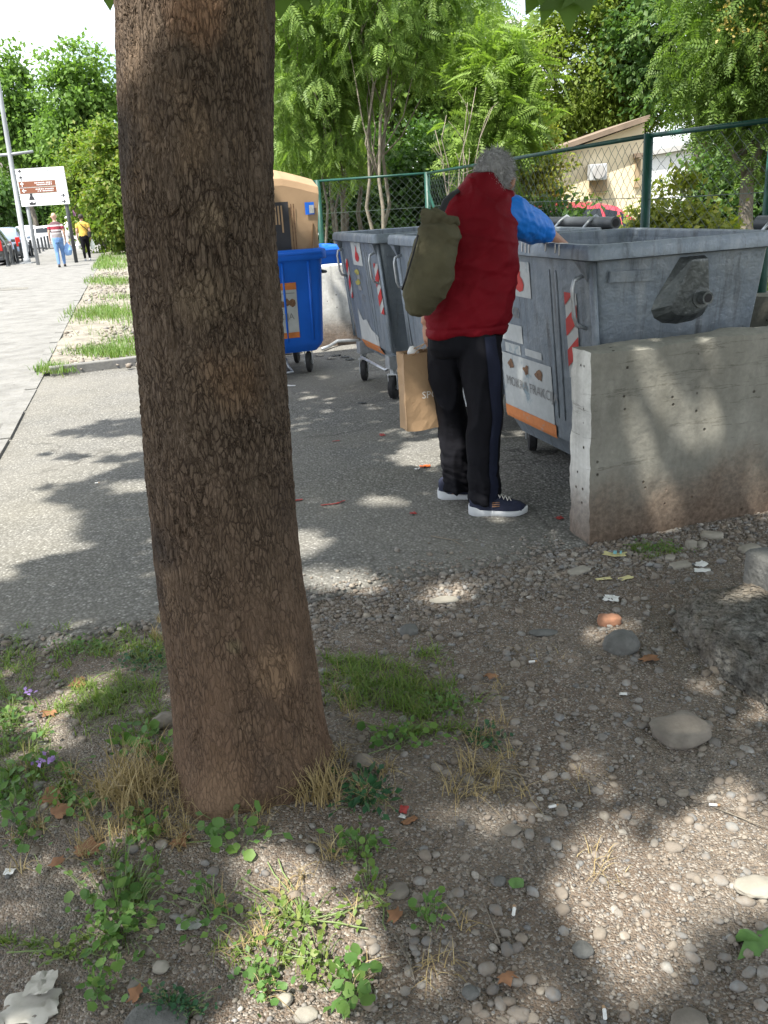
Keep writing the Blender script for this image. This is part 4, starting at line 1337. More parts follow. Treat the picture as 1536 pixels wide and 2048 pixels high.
tree('sapling_tree', 'feathery young tree with drooping compound leaves behind the cardboard box', 'tree', at(640, 16.2), [((0, 0, 4.6), (1.25, 1.2, 2.3)), ((.1, 0, 2.9), (.9, .9, 1.0))], .03, .25, LM['ail'], 11, 3, 180, 28, .44, LM['bark'], fr1, group=YD)
tree('sapling_tree', 'slender multi-stemmed grey tree rising behind the fence above the farthest grey bin', 'tree', at(768, 15.2), [((.2, .2, 5.2), (1.7, 1.5, 1.9)), ((.9, 0, 4.2), (.8, .8, .9))], .04, .25, LM['ail'], 12, 3, 165, 26, .46, LM['barkp'], fr1, splay=.16, group=YD)
tree('sapling_tree', 'bright green sapling with big feathery leaves just behind the man in the red vest', 'tree', at(972, 14.2), [((.2, 0, 2.7), (.5, .5, .9)), ((.3, .1, 3.5), (.45, .4, .5))], .03, .38, LM['ail_b'], 13, 3, 70, 20, .32, LM['barkp'], fr2, shell=.5, group=YD)
tree('shade_tree', 'dense rounded dark green tree standing above the cream shed roof', 'tree', at(1180, 29, -.3), [((0, 0, 5.4), (2.4, 2, 2.5)), ((-1.2, 0, 3.9), (1.6, 1.2, 1.4)), ((1.4, .5, 4.9), (1.6, 1.2, 2.0)), ((.9, 0, 7.8), (2.0, 1.2, 1.4))], .2, .14, LM['olive'], 14, 1, 300, 170, .5, group=YD)
tree('flowering_tree', 'green tree with yellow blossom clusters filling the upper right behind the fence', 'tree', at(1475, 12.2), [((.25, 0, 3.9), (1.35, 1.1, 1.5)), ((-.35, .1, 3.0), (.75, .8, .9)), ((.8, .1, 2.35), (1.15, .8, .8))], .13, .19, LM['mid'], 15, 1, 200, 46, .38, None, fr3, flowers=26, group=YD)
tree('yard_tree', 'tall leafy tree filling the top of the view behind the slender grey stems', 'tree', at(800, 23, -.3), [((0, 0, 5.9), (2.2, 2, 2.3)), ((-2.0, .3, 5.2), (2.0, 1.5, 2.0)), ((1.3, 0, 4.2), (1.2, 1.2, 1.2))], .16, .15, LM['mid'], 16, 2, 260, 170, .6, group=YD)
tree('yard_tree', 'tall soft green tree farthest back above the cardboard box', 'tree', at(600, 30, -.4), [((0, 0, 6.2), (3.0, 2, 2.8)), ((1.8, 0, 4.4), (1.8, 1.5, 1.6))], .2, .17, LM['street'], 17, 2, 240, 170, .7, group=YD)
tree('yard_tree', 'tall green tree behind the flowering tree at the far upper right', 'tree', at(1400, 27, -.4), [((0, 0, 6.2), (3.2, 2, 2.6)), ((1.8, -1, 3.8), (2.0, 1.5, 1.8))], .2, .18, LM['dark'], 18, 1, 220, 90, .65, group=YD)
tree('shrub', 'yellow-green pointed shrub between the bright sapling and the cream shed', 'shrub', at(1062, 17), [((0, 0, 1.5), (.62, .6, 1.35)), ((.05, 0, 2.7), (.3, .3, .55))], .03, .1, LM['yel'], 19, 3, 60, 130, .26, up=.7)
tree('shrub', 'yellow-green leafy shrub right of the nearest fence post', 'shrub', at(1355, 10.4), [((0, 0, 1.0), (.58, .55, .85)), ((.35, 0, .75), (.45, .45, .55)), ((-.3, 0, .8), (.35, .4, .6))], .02, .08, LM['yel'], 20, 4, 80, 170, .22, up=.6)
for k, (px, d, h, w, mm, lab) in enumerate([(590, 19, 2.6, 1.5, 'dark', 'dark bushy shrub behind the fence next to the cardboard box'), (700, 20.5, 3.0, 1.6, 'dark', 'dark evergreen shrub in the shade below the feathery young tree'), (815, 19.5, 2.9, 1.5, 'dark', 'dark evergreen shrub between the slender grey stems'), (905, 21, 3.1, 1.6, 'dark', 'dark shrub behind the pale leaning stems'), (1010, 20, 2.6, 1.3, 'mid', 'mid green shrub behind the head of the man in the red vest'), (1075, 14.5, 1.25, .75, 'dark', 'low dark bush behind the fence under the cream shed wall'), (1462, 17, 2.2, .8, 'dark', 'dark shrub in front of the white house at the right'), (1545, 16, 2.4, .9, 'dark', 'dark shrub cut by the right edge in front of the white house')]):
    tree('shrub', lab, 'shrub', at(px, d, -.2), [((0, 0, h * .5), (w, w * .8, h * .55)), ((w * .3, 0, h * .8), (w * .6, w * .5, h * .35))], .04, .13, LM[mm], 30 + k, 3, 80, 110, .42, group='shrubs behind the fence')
for k, (px, d, h, w, mm, lab) in enumerate([(668, 13.9, .95, .5, 'ail_b', 'light green undergrowth against the fence beside the cardboard box'), (735, 14.2, .8, .45, 'mid', 'low weeds growing against the fence above the farthest grey bin'), (815, 13.6, 1.05, .4, 'ail_b', 'light green leafy bush touching the fence left of the green corner post'), (895, 13.4, .9, .4, 'mid', 'small bush behind the green corner post'), (1450, 9.2, .55, .5, 'mid', 'low green plants at the foot of the fence beside the right post'), (1130, 12.5, .85, .55, 'straw', 'dry brown bush under the cream shed wall')]):
    tree('bush', lab, 'bush', at(px, d, -.14), [((0, 0, h * .55), (w, w * .7, h * .6))], .012, .075, LM[mm], 40 + k, 5, 34, 80, .2, group='undergrowth along the fence')
# pale bare stems leaning to the right behind the corner post
rng = np.random.default_rng(8)
bs = thing('bare_stems', 'pale leafless stems leaning right behind the green corner post', 'sapling', at(925, 13.1))
bo = at(925, 13.1)
for k, (x0, y0, x1, y1) in enumerate([(905, 470, 952, 175), (915, 470, 935, 205), (900, 470, 893, 230), (922, 475, 985, 215), (935, 470, 925, 300), (910, 470, 870, 260)]):
    p, q = W(x0, y0, 13.0 + .05 * k), W(x1, y1, 13.1)
    p[2] = -.1
    mb = MB(bo)
    pts = limb_pts(p, q, rng, .05, 8)
    mb.tube(pts, list(np.linspace(.016, .004, 8)), 6)
    for j in (3, 4, 5, 6):
        mb.tube(limb_pts(pts[j], pts[j] + np.array([rng.uniform(-.5, .6), rng.uniform(-.2, .2), rng.uniform(.1, .5)]), rng, .1, 4), [.008, .006, .004, .002], 5)
    mb.build('stem', LM['dead'], bs, True)
# thin dark trunks further back, left of centre
for k, (px, d, hh) in enumerate([(668, 18, 4.5), (690, 17.5, 4.2), (945, 22, 5)]):
    tree('thin_tree', ['thin dark tree leaning behind the box', 'thin forked tree right of the cardboard box, behind the fence', 'thin pale tree deep in the shade behind the bare stems'][k], 'tree', at(px, d), [((.1, 0, hh), (.9, .8, .9))], .055, .4, LM['ail'], 60 + k, 2, 36, 14, .45, LM['bark'], fr1, group=YD)

# ================================================================== buildings behind
BM = dict(cream=simple('cream_render', (.72, .62, .44), .9, .06, 2, bump=.3, bscale=30), roofedge=simple('roof_edge_brown', (.2, .15, .11), .8, .2, 5), tan=simple('tan_shutter', (.36, .27, .17), .8, .1, 4), white=simple('white_render', (.7, .71, .72), .9, .05, 2), redroof=simple('red_tiles', (.34, .12, .08), .85, .25, 8), glass=simple('dark_glass', (.03, .035, .04), .15, .2, 3, bump=0), grey=simple('grey_render', (.4, .39, .38), .9, .08, 2), acm=simple('air_conditioner_metal', (.45, .46, .47), .5, .1, 5))
# cream shed, its roof rising to the right
sd = 22.0
pL, pR = W(1085, 420, sd), W(1282, 420, sd)
zt = lambda px, py: W(px, py, sd)[2]
so = np.array([(pL[0] + pR[0]) / 2, sd, -.3])
shed = thing('cream_shed', 'small cream building with a sloping roof behind the fence', 'building', so)
mb = MB(so); y0, y1 = sd, sd + 4
zl, zr = zt(1085, 318), zt(1282, 246)
V = [(pL[0], y0, -.4), (pR[0], y0, -.4), (pR[0], y0, zr), (pL[0], y0, zl), (pL[0], y1, -.4), (pR[0], y1, -.4), (pR[0], y1, zr), (pL[0], y1, zl)]
mb.add(V, [(0, 1, 2, 3), (1, 5, 6, 2), (5, 4, 7, 6), (4, 0, 3, 7), (3, 2, 6, 7)]); mb.build('wall', BM['cream'], shed)
mb = MB(so)
mb.add([(pL[0] - .2, y0 - .3, zl + .0), (pR[0] + .03, y0 - .3, zr + .03), (pR[0] + .03, y0 - .3, zr + .15), (pL[0] - .2, y0 - .3, zl + .1), (pL[0] - .2, y1, zl), (pR[0] + .03, y1, zr + .03), (pR[0] + .03, y1, zr + .15), (pL[0] - .2, y1, zl + .1)], [(0, 1, 2, 3), (1, 5, 6, 2), (4, 7, 6, 5), (0, 3, 7, 4), (3, 2, 6, 7), (0, 4, 5, 1)])
mb.build('roof', BM['roofedge'], shed)
def rect(mb, x0, x1, y0p, y1p, d, off=.04, depth=.08):
    a, b = W(x0, y1p, d), W(x1, y0p, d)
    mb.box(((a[0] + b[0]) / 2, d - off + depth / 2 - .04, (a[2] + b[2]) / 2), (abs(b[0] - a[0]), depth, abs(b[2] - a[2])))
mb = MB(so); rect(mb, 1178, 1213, 358, 384, sd, .03); wi = mb.build('window', BM['tan'], shed)
mb = MB(so); rect(mb, 1176, 1215, 384, 387, sd, .1, .16); mb.build('sill', BM['cream'], wi)
mb = MB(so); rect(mb, 1266, 1280, 307, 316, sd, .3, .4); mb.build('door_canopy', BM['roofedge'], shed)
mb = MB(so); rect(mb, 1268, 1280, 318, 375, sd, .03); mb.build('door', BM['tan'], shed)
c = W(1190, 345, sd); mb = MB(so); mb.box((c[0], sd - .2, c[2]), (.4, .3, .36)); ac = mb.build('air_conditioner', BM['acm'], shed, bevel=.02)
mb = MB(so); mb.lathe([(.15, 0), (.15, .02), (.05, .03)], (c[0], sd - .385, c[2]), 'y', 16); mb.build('fan_grille', BM['grey'], ac)
# white house low at the right
wd = 34.0
a, b = W(1395, 430, wd), W(1640, 430, wd)
wo = np.array([(a[0] + b[0]) / 2, wd, -.4])
wh = thing('white_house', 'white house partly hidden by the flowering tree at the right edge', 'building', wo)
mb = MB(wo); mb.box((wo[0], wd + 3, 1.1), (b[0] - a[0], 6, 3.2)); mb.build('wall', BM['white'], wh)
mb = MB(wo); mb.box((wo[0], wd + 2.8, 2.8), (b[0] - a[0] + .5, 6.6, .18)); mb.build('roof', BM['grey'], wh)
for x0, x1 in ((1412, 1438), (1478, 1512)):
    mb = MB(wo); rect(mb, x0, x1, 380, 405, wd, .01); w_ = mb.build('window', BM['glass'], wh)
    mb = MB(wo); rect(mb, x0 - 2, x1 + 2, 405, 408, wd, .08, .14); mb.build('sill', BM['white'], w_)
mb = MB(wo); rect(mb, 1396, 1408, 345, 425, wd, .02); mb.build('drainpipe', BM['grey'], wh)
# red roofed house behind the feathery trees
rd = 38.0
a, b = W(548, 330, rd), W(700, 330, rd)
ro = np.array([(a[0] + b[0]) / 2, rd, -.5])
rh = thing('red_roofed_house', 'pale house with red tiled roof glimpsed through the trees above the box', 'building', ro)
mb = MB(ro); mb.box((ro[0], rd + 3, 1.4), (b[0] - a[0], 6, 3.8)); mb.build('wall', BM['white'], rh)
mb = MB(ro); x0, x1 = a[0] - .4, b[0] + .4
mb.add([(x0, rd - .4, 3.25), (x1, rd - .4, 3.25), (x1 - 1, rd + 3, 5.2), (x0 + 1, rd + 3, 5.2), (x0, rd + 6.4, 3.25), (x1, rd + 6.4, 3.25)], [(0, 1, 2, 3), (5, 4, 3, 2), (1, 5, 2), (4, 0, 3), (0, 4, 5, 1)])
rf = mb.build('roof', BM['redroof'], rh)
mb = MB(ro); mb.box((ro[0] + .8, rd + 2.2, 5.2), (.5, .5, .9)); mb.build('chimney', BM['grey'], rf)
for px in (585, 640):
    c = W(px, 320, rd); mb = MB(ro); mb.box((c[0], rd - .01, 1.9), (.9, .1, 1.1)); w_ = mb.build('window', BM['glass'], rh)
    mb = MB(ro); mb.box((c[0], rd - .06, 1.3), (1.1, .16, .08)); mb.build('sill', BM['white'], w_)
# apartment block far off, glimpsed through the gap in the crowns
ad = 95.0
a, b = W(985, 60, ad), W(1120, 60, ad)
ao = np.array([(a[0] + b[0]) / 2, ad, -.5])
ap = thing('apartment_block', 'pale apartment block with roof vents far behind the gap in the trees', 'building', ao)
ztop = W(1040, 52, ad)[2]
mb = MB(ao); mb.box((ao[0], ad + 5, ztop / 2 - .25), (b[0] - a[0], 10, ztop + .5)); mb.build('wall', BM['white'], ap)
for k, px in enumerate((1018, 1030, 1046)):
    c = W(px, 45, ad); mb = MB(ao); mb.box((c[0], ad + 2, ztop + .5), (.5, .6, 1.3 if k else .9)); mb.build('roof_vent', BM['grey'], ap)
for fl in range(6):
    for px in (1000, 1025, 1050, 1080, 1105):
        c = W(px, 60, ad); mb = MB(ao); mb.box((c[0], ad - .01, ztop - 1.7 - fl * 3), (1.0, .12, 1.3)); mb.build('window', BM['glass'], ap)
# ================================================================== street on the left
SM = dict(pole=simple('painted_pole', (.27, .285, .3), .5, .1, 4), sign=simple('sign_white', (.75, .76, .77), .5, .04, 2, bump=0), signb=simple('sign_brown', (.2, .075, .04), .5, .06, 2, bump=0), boll=simple('bollard_dark', (.05, .055, .06), .5, .2, 6), rubber=M['black'], glass=simple('car_glass', (.02, .025, .03), .08, .1, 3, bump=0), lampr=simple('tail_lamp_red', (.45, .02, .015), .3, .1, 4, bump=0), lampw=simple('head_lamp', (.6, .62, .64), .2, .05, 4, bump=0), purple=simple('purple_sign', (.3, .12, .25), .6, .1, 4))
def paint(name, c): 
    t = NT(name); t.base(c); t.rough(.28); t.b.inputs['Coat Weight'].default_value = .6; t.b.inputs['Coat Roughness'].default_value = .08
    return t.m
# lamp post
p = G(55, 527); tp = W(-40, -60, p[1])
lamp = thing('lamp_post', 'tall grey lamp post standing beside the sidewalk at the left edge', 'lamp post', p)
mb = MB(p); mb.tube([p, p + (tp - p) * .02, p + (tp - p) * .021, (p + tp) / 2, tp], [.14, .14, .1, .085, .06], 12); mb.build('pole', SM['pole'], lamp, True)
mb = MB(p); mb.tube([W(-60, 315, p[1]), W(18, 309, p[1]), W(66, 303, p[1])], [.05, .055, .05], 8); mb.build('cross_arm', SM['pole'], lamp, True)
mb = MB(p); mb.box(p + [0, 0, .02], (.5, .5, .05)); mb.build('base_plate', SM['pole'], lamp)
# direction sign board on two legs
sd_ = 34.0
sg = thing('direction_sign', 'white direction sign board with two brown rows and black arrows', 'sign', G(75, 530))
so_ = np.array(G(75, 530))
corners = [(31, 338), (128, 332), (139, 409), (43, 413)]
Pq = [W(x, y, sd_) for x, y in corners]
zt_, zb_ = (Pq[0][2] + Pq[1][2]) / 2, (Pq[2][2] + Pq[3][2]) / 2
xl_, xr_ = (Pq[0][0] + Pq[3][0]) / 2, (Pq[1][0] + Pq[2][0]) / 2
rowh = (zt_ - zb_) / 6
for k in range(6):
    z1 = zt_ - k * rowh; zc = z1 - rowh / 2
    mb = MB(so_); mb.box(((xl_ + xr_) / 2, sd_, zc), (xr_ - xl_, .05, rowh * .94)); pn = mb.build('panel', SM['sign'], sg)
    br = k in (2, 3)
    if br:
        mb = MB(so_); mb.box((xl_ + (xr_ - xl_) * .4, sd_ - .027, zc), ((xr_ - xl_) * .76, .006, rowh * .86)); mb.build('brown_field', SM['signb'], pn)
    ink = SM['sign'] if br else M['ink']
    a = rowh * .36
    ax, ori = ((xl_ + .16, 'u') if k < 3 else ((xl_ + .2, 'l') if k == 3 else (xr_ - .2, 'r')))
    A = [(-.16, -1), (.16, -1), (.16, .25), (.75, -.1), (.75, .32), (0, 1), (-.75, .32), (-.75, -.1), (-.16, .25)]
    if ori == 'l': A = [(-y, x) for x, y in A]
    if ori == 'r': A = [(y, -x) for x, y in A]
    mb = MB(so_); mb.prism([(x * a, y * a) for x, y in A], .006, [[1, 0, 0], [0, 0, -1], [0, 1, 0]], (ax, sd_ - .03, zc)); mb.build('arrow', ink, pn)
    for j in range(2 if br else 1):                       # place names, too far to read
        rr = random.Random(k * 7 + j); x = xl_ + (xr_ - xl_) * (.36 + .04 * rr.random())
        zz0 = zc + ((.14 if j == 0 else -.16) * rowh if br else 0)
        mb = MB(so_)
        while x < xl_ + (xr_ - xl_) * (.68 if not br else .72):
            w = rr.uniform(.03, .05); mb.box((x, sd_ - .031, zz0), (w, .004, rowh * (.16 if br else .1))); x += w + .02 + (.03 if rr.random() < .2 else 0)
        o = mb.build('lettering', ink if br else M['greyink'], pn); o['kind'] = 'stuff'
    if br:
        mb = MB(so_); mb.box((xl_ + (xr_ - xl_) * .88, sd_ - .028, zc), ((xr_ - xl_) * .1, .004, rowh * .6)); mb.build('pictogram', M['whiteink'], pn)
    if k in (4, 5):
        x = xl_ + .42
        mb = MB(so_); mb.prism([(-.1, -.1), (.1, -.1), (.07, .0), (.04, .02), (.05, .11), (-.05, .11), (-.04, .02), (-.07, 0)] if k == 4 else [(-.13, 0), (-.1, -.06), (.09, -.06), (.14, .03), (.02, .0), (0, .05)], .005, [[1, 0, 0], [0, 0, -1], [0, 1, 0]], (x, sd_ - .03, zc)); mb.build('pictogram', M['ink'], pn)
for px in (52, 131):
    t_ = W(px, 412, sd_); mb = MB(so_); mb.tube([(t_[0] + .02, sd_ + .08, -.1), (t_[0] + .02, sd_ + .08, zt_ - .1)], .07, 8); mb.build('leg', SM['pole'] if px < 100 else SM['boll'], sg, True)
# bollards
for k, (x, y, h) in enumerate([(17, 533, 26), (27, 530, 25), (37, 526, 24), (46, 522, 23), (66, 513, 20), (80, 507, 19), (87, 503, 18), (93, 500, 17), (99, 498, 16)]):
    b = G(x, y); hh = .78
    bo_ = thing('bollard', 'dark metal bollard along the kerb, %s from the left edge' % ('first second third fourth fifth sixth seventh eighth ninth'.split()[k]), 'bollard', b, group='bollards along the kerb')
    mb = MB(b); mb.lathe([(.055, -.05), (.055, hh - .1), (.06, hh - .09), (.06, hh - .05), (.05, hh - .02), (.02, hh)], b, 'z', 12); mb.build('shaft', SM['boll'], bo_, 'auto')
    mb = MB(b); mb.lathe([(.09, .0), (.09, .03), (.06, .045)], b, 'z', 12); mb.build('collar', SM['boll'], bo_)
# purple sign behind the walkers
p = G(170, 505); p = np.array([p[0], 44, 0]); p[0] = W(158, 440, 44)[0]
ps = thing('street_sign', 'small purple sign on a pale post beyond the woman in yellow', 'sign', p)
zz1 = W(158, 408, 44)[2]
mb = MB(p); mb.tube([(p[0] + .18, 44, 0), (p[0] + .18, 44, zz1)], .05, 8); mb.build('post', SM['pole'], ps)
mb = MB(p); mb.box((p[0], 43.93, zz1 - .3), (.42, .04, .5)); mb.build('plate', SM['purple'], ps, bevel=.01)

def car(label, loc, rz, pm, kind='hatch', scale=1.0, name='parked_car', group='cars in the street'):
    root = thing(name, label, 'car', loc, rz, group)
    L, Wd = 4.2 * scale, 1.76 * scale
    # stations: x from rear to front, belt height, roof height, half width, half width of roof
    if kind == 'hatch':
        st = [(-2.1, .62, .62, .74, .6), (-2.06, .92, .95, .82, .66), (-1.95, .98, 1.18, .86, .66), (-1.55, .99, 1.43, .88, .64), (-.8, .98, 1.49, .88, .63), (0, .96, 1.49, .88, .63), (.45, .95, 1.42, .88, .63), (1.1, .95, 1.0, .87, .66), (1.7, .86, .87, .83, .66), (2.03, .72, .73, .74, .6), (2.1, .55, .55, .66, .5)]
    else:
        st = [(-2.2, .6, .6, .74, .6), (-2.15, .95, .97, .82, .66), (-1.6, 1.0, 1.04, .86, .68), (-1.2, 1.0, 1.22, .87, .64), (-.75, .99, 1.4, .88, .62), (0, .97, 1.44, .88, .61), (.45, .96, 1.36, .88, .62), (1.0, .95, .99, .87, .66), (1.7, .85, .86, .83, .66), (2.1, .7, .71, .74, .6), (2.18, .55, .55, .66, .5)]
    rings = []
    for x, bz, rz_, hw, hr in st:
        zb = .22 if abs(x) < 1.9 else .34
        prof = [(-hw * .93, zb), (-hw, zb + .16), (-hw, bz - .1), (-hw * .97, bz), (-hr, max(rz_ - .04, bz + .002)), (-hr * .55, rz_ + .012), (hr * .55, rz_ + .012), (hr, max(rz_ - .04, bz + .002)), (hw * .97, bz), (hw, bz - .1), (hw, zb + .16), (hw * .93, zb)]
        rings.append([(x * scale, y * scale, z * scale) for y, z in prof])
    mb = MB(); mb.loft(rings); body = mb.build('body', pm, root, 'auto')
    def surf(x, side, t):                                 # point on the glasshouse side, t 0 belt .. 1 roof
        xs_ = [s[0] for s in st]
        bz, rz_, hw, hr = (np.interp(x, xs_, [s[i] for s in st]) for i in (1, 2, 3, 4))
        y = (hw * .97 + (hr - hw * .97) * t + .006) * side
        return np.array([x, y, bz + (rz_ - .04 - bz) * t]) * scale
    x0, x1 = (-1.75, .75) if kind == 'hatch' else (-1.15, .7)
    for s in (-1, 1):
        for a, b in ((x0, -.75), (-.68, .05), (.12, x1)):
            mb = MB(); mb.add([surf(a, s, .14), surf(b, s, .14), surf(b - (.25 if b == x1 else 0), s, .86), surf(a + (.18 if a == x0 else 0), s, .86)], [(0, 1, 2, 3) if s < 0 else (3, 2, 1, 0)]); mb.build('side_window', SM['glass'], body)
        mb = MB(); mb.box(np.array([.62, s * .98, .98]) * scale, (.12 * scale, .16 * scale, .12 * scale)); mb.build('mirror', pm, root, bevel=.02)
        rear = -2.08 if kind == 'hatch' else -2.17
        mb = MB(); mb.box(np.array([rear, s * .68, .86]) * scale, (.06, .2 * scale, (.4 if kind == 'hatch' else .22) * scale)); mb.build('tail_lamp', SM['lampr'], root, bevel=.015)
        mb = MB(); mb.box(np.array([2.02, s * .58, .64]) * scale, (.12, .3 * scale, .14 * scale)); mb.build('head_lamp', SM['lampw'], root, bevel=.02)
        for x in (-1.32, 1.32):
            c = np.array([x, s * .8, .31]) * scale
            mb = MB(); mb.lathe([(.2, -.1), (.3, -.1), (.315, -.06), (.315, .06), (.3, .1), (.2, .1)], c, 'y', 22); wl = mb.build('wheel', SM['rubber'], root, 'auto')
            mb = MB(); mb.lathe([(.2, -.105), (.17, -.07), (.05, -.09), (.05, .09), (.17, .07), (.2, .105)], c, 'y', 16); mb.build('rim', M['steel'], wl, 'auto')
    def end_glass(xa, xb, ta, tb):
        A = [surf(xa, -1, ta), surf(xa, 1, ta), surf(xb, 1, tb), surf(xb, -1, tb)]
        d = np.array([(.03 if xa > 0 else -.03), 0, .02])
        A = [q * np.array([1, .88, 1]) + d for q in A]
        MB().add(A, [(0, 1, 2, 3)]).build('windscreen' if xa > 0 else 'rear_window', SM['glass'], body)
    if kind == 'hatch': end_glass(-1.98, -1.62, .25, .95); end_glass(1.05, .5, .1, .95)
    else: end_glass(-1.5, -.85, .2, .95); end_glass(.95, .5, .1, .95)
    rb = -2.13 if kind == 'hatch' else -2.2
    mb = MB(); mb.box(np.array([rb, 0, .58]) * scale, (.02, .5, .11)); mb.build('number_plate', SM['sign'], root)
    mb = MB(); mb.box(np.array([rb + .03, 0, .38]) * scale, (.08, 1.5 * scale, .14)); mb.build('bumper', M['dkplast'], root, bevel=.02)
    return root
GR = 'cars in the street'
def cat_(px, py_, d, z=-.11):
    p = W(px, py_, d); return (p[0], d, z)
AWAY = AX + math.pi / 2
car('dark grey car cut by the left edge, nearest the bollards', cat_(-25, 500, 37), AWAY, paint('car_paint_dark', (.05, .052, .05)))
car('blue-grey hatchback with a red tail lamp behind the bollards', cat_(12, 480, 43), AWAY, paint('car_paint_blue', (.2, .26, .36)))
car('white car seen side on beyond the sign board', cat_(96, 452, 55), .25, paint('car_paint_white', (.75, .76, .76)), 'sedan')
car('pale car farther up the road, at the left edge', cat_(5, 446, 64), AWAY, paint('car_paint_pale', (.62, .66, .7)), 'sedan')
car('silver car between the lamp post and the white car, far up the road', cat_(52, 446, 62), AWAY, paint('car_paint_silver', (.5, .53, .56)))
car('dark car parked beyond the woman in yellow, beside the hedge', cat_(196, 450, 66), AWAY, paint('car_paint_black', (.03, .04, .045)), 'sedan')
car('red car behind the fence, only its roof showing over the bins', (*W(1150, 420, 16.5)[:2], -.2), AX + .12, paint('car_paint_red', (.5, .05, .07)), 'hatch')

# hedge bushes and street trees
SG = 'bushes beside the sidewalk'
tree('roadside_bush', 'tall dense green bush beside the sidewalk, right of the sign board', 'bush', at(212, 43, 0), [((0, 0, 2.9), (1.5, 1.5, 2.7)), ((.9, -.5, 1.8), (1.3, 1.2, 1.7))], .08, .2, LM['hedge'], 71, 4, 150, 120, .5, group=SG)
tree('roadside_bush', 'rounded green bush half hidden behind the trunk, beside the sidewalk', 'bush', at(262, 39, 0), [((0, 0, 2.6), (1.6, 1.5, 2.5))], .08, .2, LM['hedge'], 72, 4, 130, 120, .5, group=SG)
tree('roadside_bush', 'darker bush behind the walkers at the end of the sidewalk', 'bush', at(165, 58, 0), [((0, 0, 2.8), (1.3, 1.5, 2.6))], .08, .24, LM['mid'], 73, 4, 90, 100, .55, group=SG)
tree('street_tree', 'tall bright green street tree above the sign board', 'tree', at(84, 62, 0), [((0, 0, 8.4), (1.5, 2, 3.7)), ((-.8, 0, 6.8), (1.3, 1.5, 2.4)), ((1.2, 0, 6.5), (1.6, 1.5, 2.0))], .2, .33, LM['street'], 74, 1, 150, 85, .8, group='street trees')
tree('street_tree', 'tall bright green street tree next to the trunk, above the bushes', 'tree', at(205, 58, 0), [((0, 0, 8.4), (2.1, 2, 3.4)), ((-1.2, 0, 6.3), (1.5, 1.5, 2.0)), ((1.2, 0, 7.4), (1.6, 1.5, 2.4))], .2, .32, LM['street'], 75, 1, 150, 85, .8, group='street trees')
for k, (px, d, h, w) in enumerate([(15, 100, 6.5, 5), (-40, 95, 7, 5), (70, 120, 6, 5), (120, 125, 6, 5)]):
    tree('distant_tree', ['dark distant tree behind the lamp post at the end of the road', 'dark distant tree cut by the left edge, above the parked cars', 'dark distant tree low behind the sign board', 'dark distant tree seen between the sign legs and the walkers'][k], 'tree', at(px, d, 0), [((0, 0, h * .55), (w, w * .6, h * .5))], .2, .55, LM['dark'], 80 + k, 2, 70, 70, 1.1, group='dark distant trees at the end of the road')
# pale building far left
bo2 = at(-5, 140, 0)
hb_ = thing('far_building', 'pale pinkish building far off at the left edge', 'building', bo2)
mb = MB(bo2); mb.box(bo2 + [-3, 5, 6], (9, 9, 12)); mb.build('wall', simple('pink_render', (.6, .5, .47), .9), hb_)
for r in range(3):
    for c_ in (-1.2, .4):
        mb = MB(bo2); mb.box(bo2 + [c_, .48, 4 + r * 3], (.9, .12, 1.3)); mb.build('window', BM['glass'], hb_)
# ================================================================== people
PM = dict(
    skin=simple('skin_tanned', (.34, .175, .11), .55, .12, 14, bump=.2, bscale=120),
    hair=simple('grey_hair', (.32, .315, .31), .7, .3, 25, bump=.3, bscale=140),
    vest=simple('red_vest_nylon', (.135, .004, .009), .7, .2, 5, bump=.5, bscale=12, bdist=.016, spec=.1),
    blue=simple('blue_jersey', (.004, .15, .56), .55, .12, 6, bump=.3, bscale=20, bdist=.008),
    trk=simple('black_tracksuit', (.007, .007, .0095), .8, .25, 6, bump=.4, bscale=14, bdist=.012, spec=.12),
    navy=simple('navy_panel', (.013, .016, .032), .75, .2, 8, bump=.3, bscale=16, bdist=.008, spec=.15),
    shoe=simple('navy_knit', (.014, .018, .04), .8, .25, 30, bump=.5, bscale=120),
    sole=simple('white_sole', (.56, .58, .6), .6, .08, 12),
    lace=simple('shoe_lace', (.55, .53, .5), .8, .1, 20),
    olive=simple('olive_canvas', (.075, .069, .041), .85, .25, 7, bump=.6, bscale=14, bdist=.016, spec=.15),
    black=simple('black_cloth', (.015, .015, .017), .8, .2, 8),
    grey_h=simple('dark_hair', (.03, .024, .02), .7, .3, 40),
    yellow=simple('yellow_blouse', (.62, .4, .08), .8, .1, 6), jeans=simple('blue_jeans', (.13, .24, .46), .85, .2, 8),
    white=simple('white_shirt', (.7, .74, .68), .8, .06, 6), greys=simple('grey_shorts', (.4, .41, .42), .8, .1, 6), skin2=simple('skin_light', (.5, .31, .23), .6, .08, 10), bluebag=simple('blue_bag', (.2, .35, .62), .5, .15, 6),
)
# ---- the man at the bin
MD = 4.2
def mp(px, py, d=MD): return W(px, py, d)
ROOT = np.array([.5, 4.18, 0.0])
def ring_xy(c, rx, ry, yaw=0.0, n=40, sq=2.3):
    P = []
    for q in np.linspace(0, 2 * math.pi, n, endpoint=False):
        cx, cy = math.cos(q), math.sin(q)
        k = (abs(cx) ** sq + abs(cy) ** sq) ** (-1 / sq)
        x, y = cx * k * rx, cy * k * ry
        P.append(np.array([c[0] + x * math.cos(yaw) - y * math.sin(yaw), c[1] + x * math.sin(yaw) + y * math.cos(yaw), c[2]]))
    return P
def px_rings(rows, shrink=1.0, n=40):
    """rows: (py, left px, right px, depth of the centre, half thickness)"""
    rings = []
    for py, l, r, d, th in rows:
        a, b = W(l, py, d), W(r, py, d)
        rings.append(ring_xy((a + b) / 2, np.linalg.norm(b - a) / 2 * shrink, th * shrink, .12, n))
    return rings
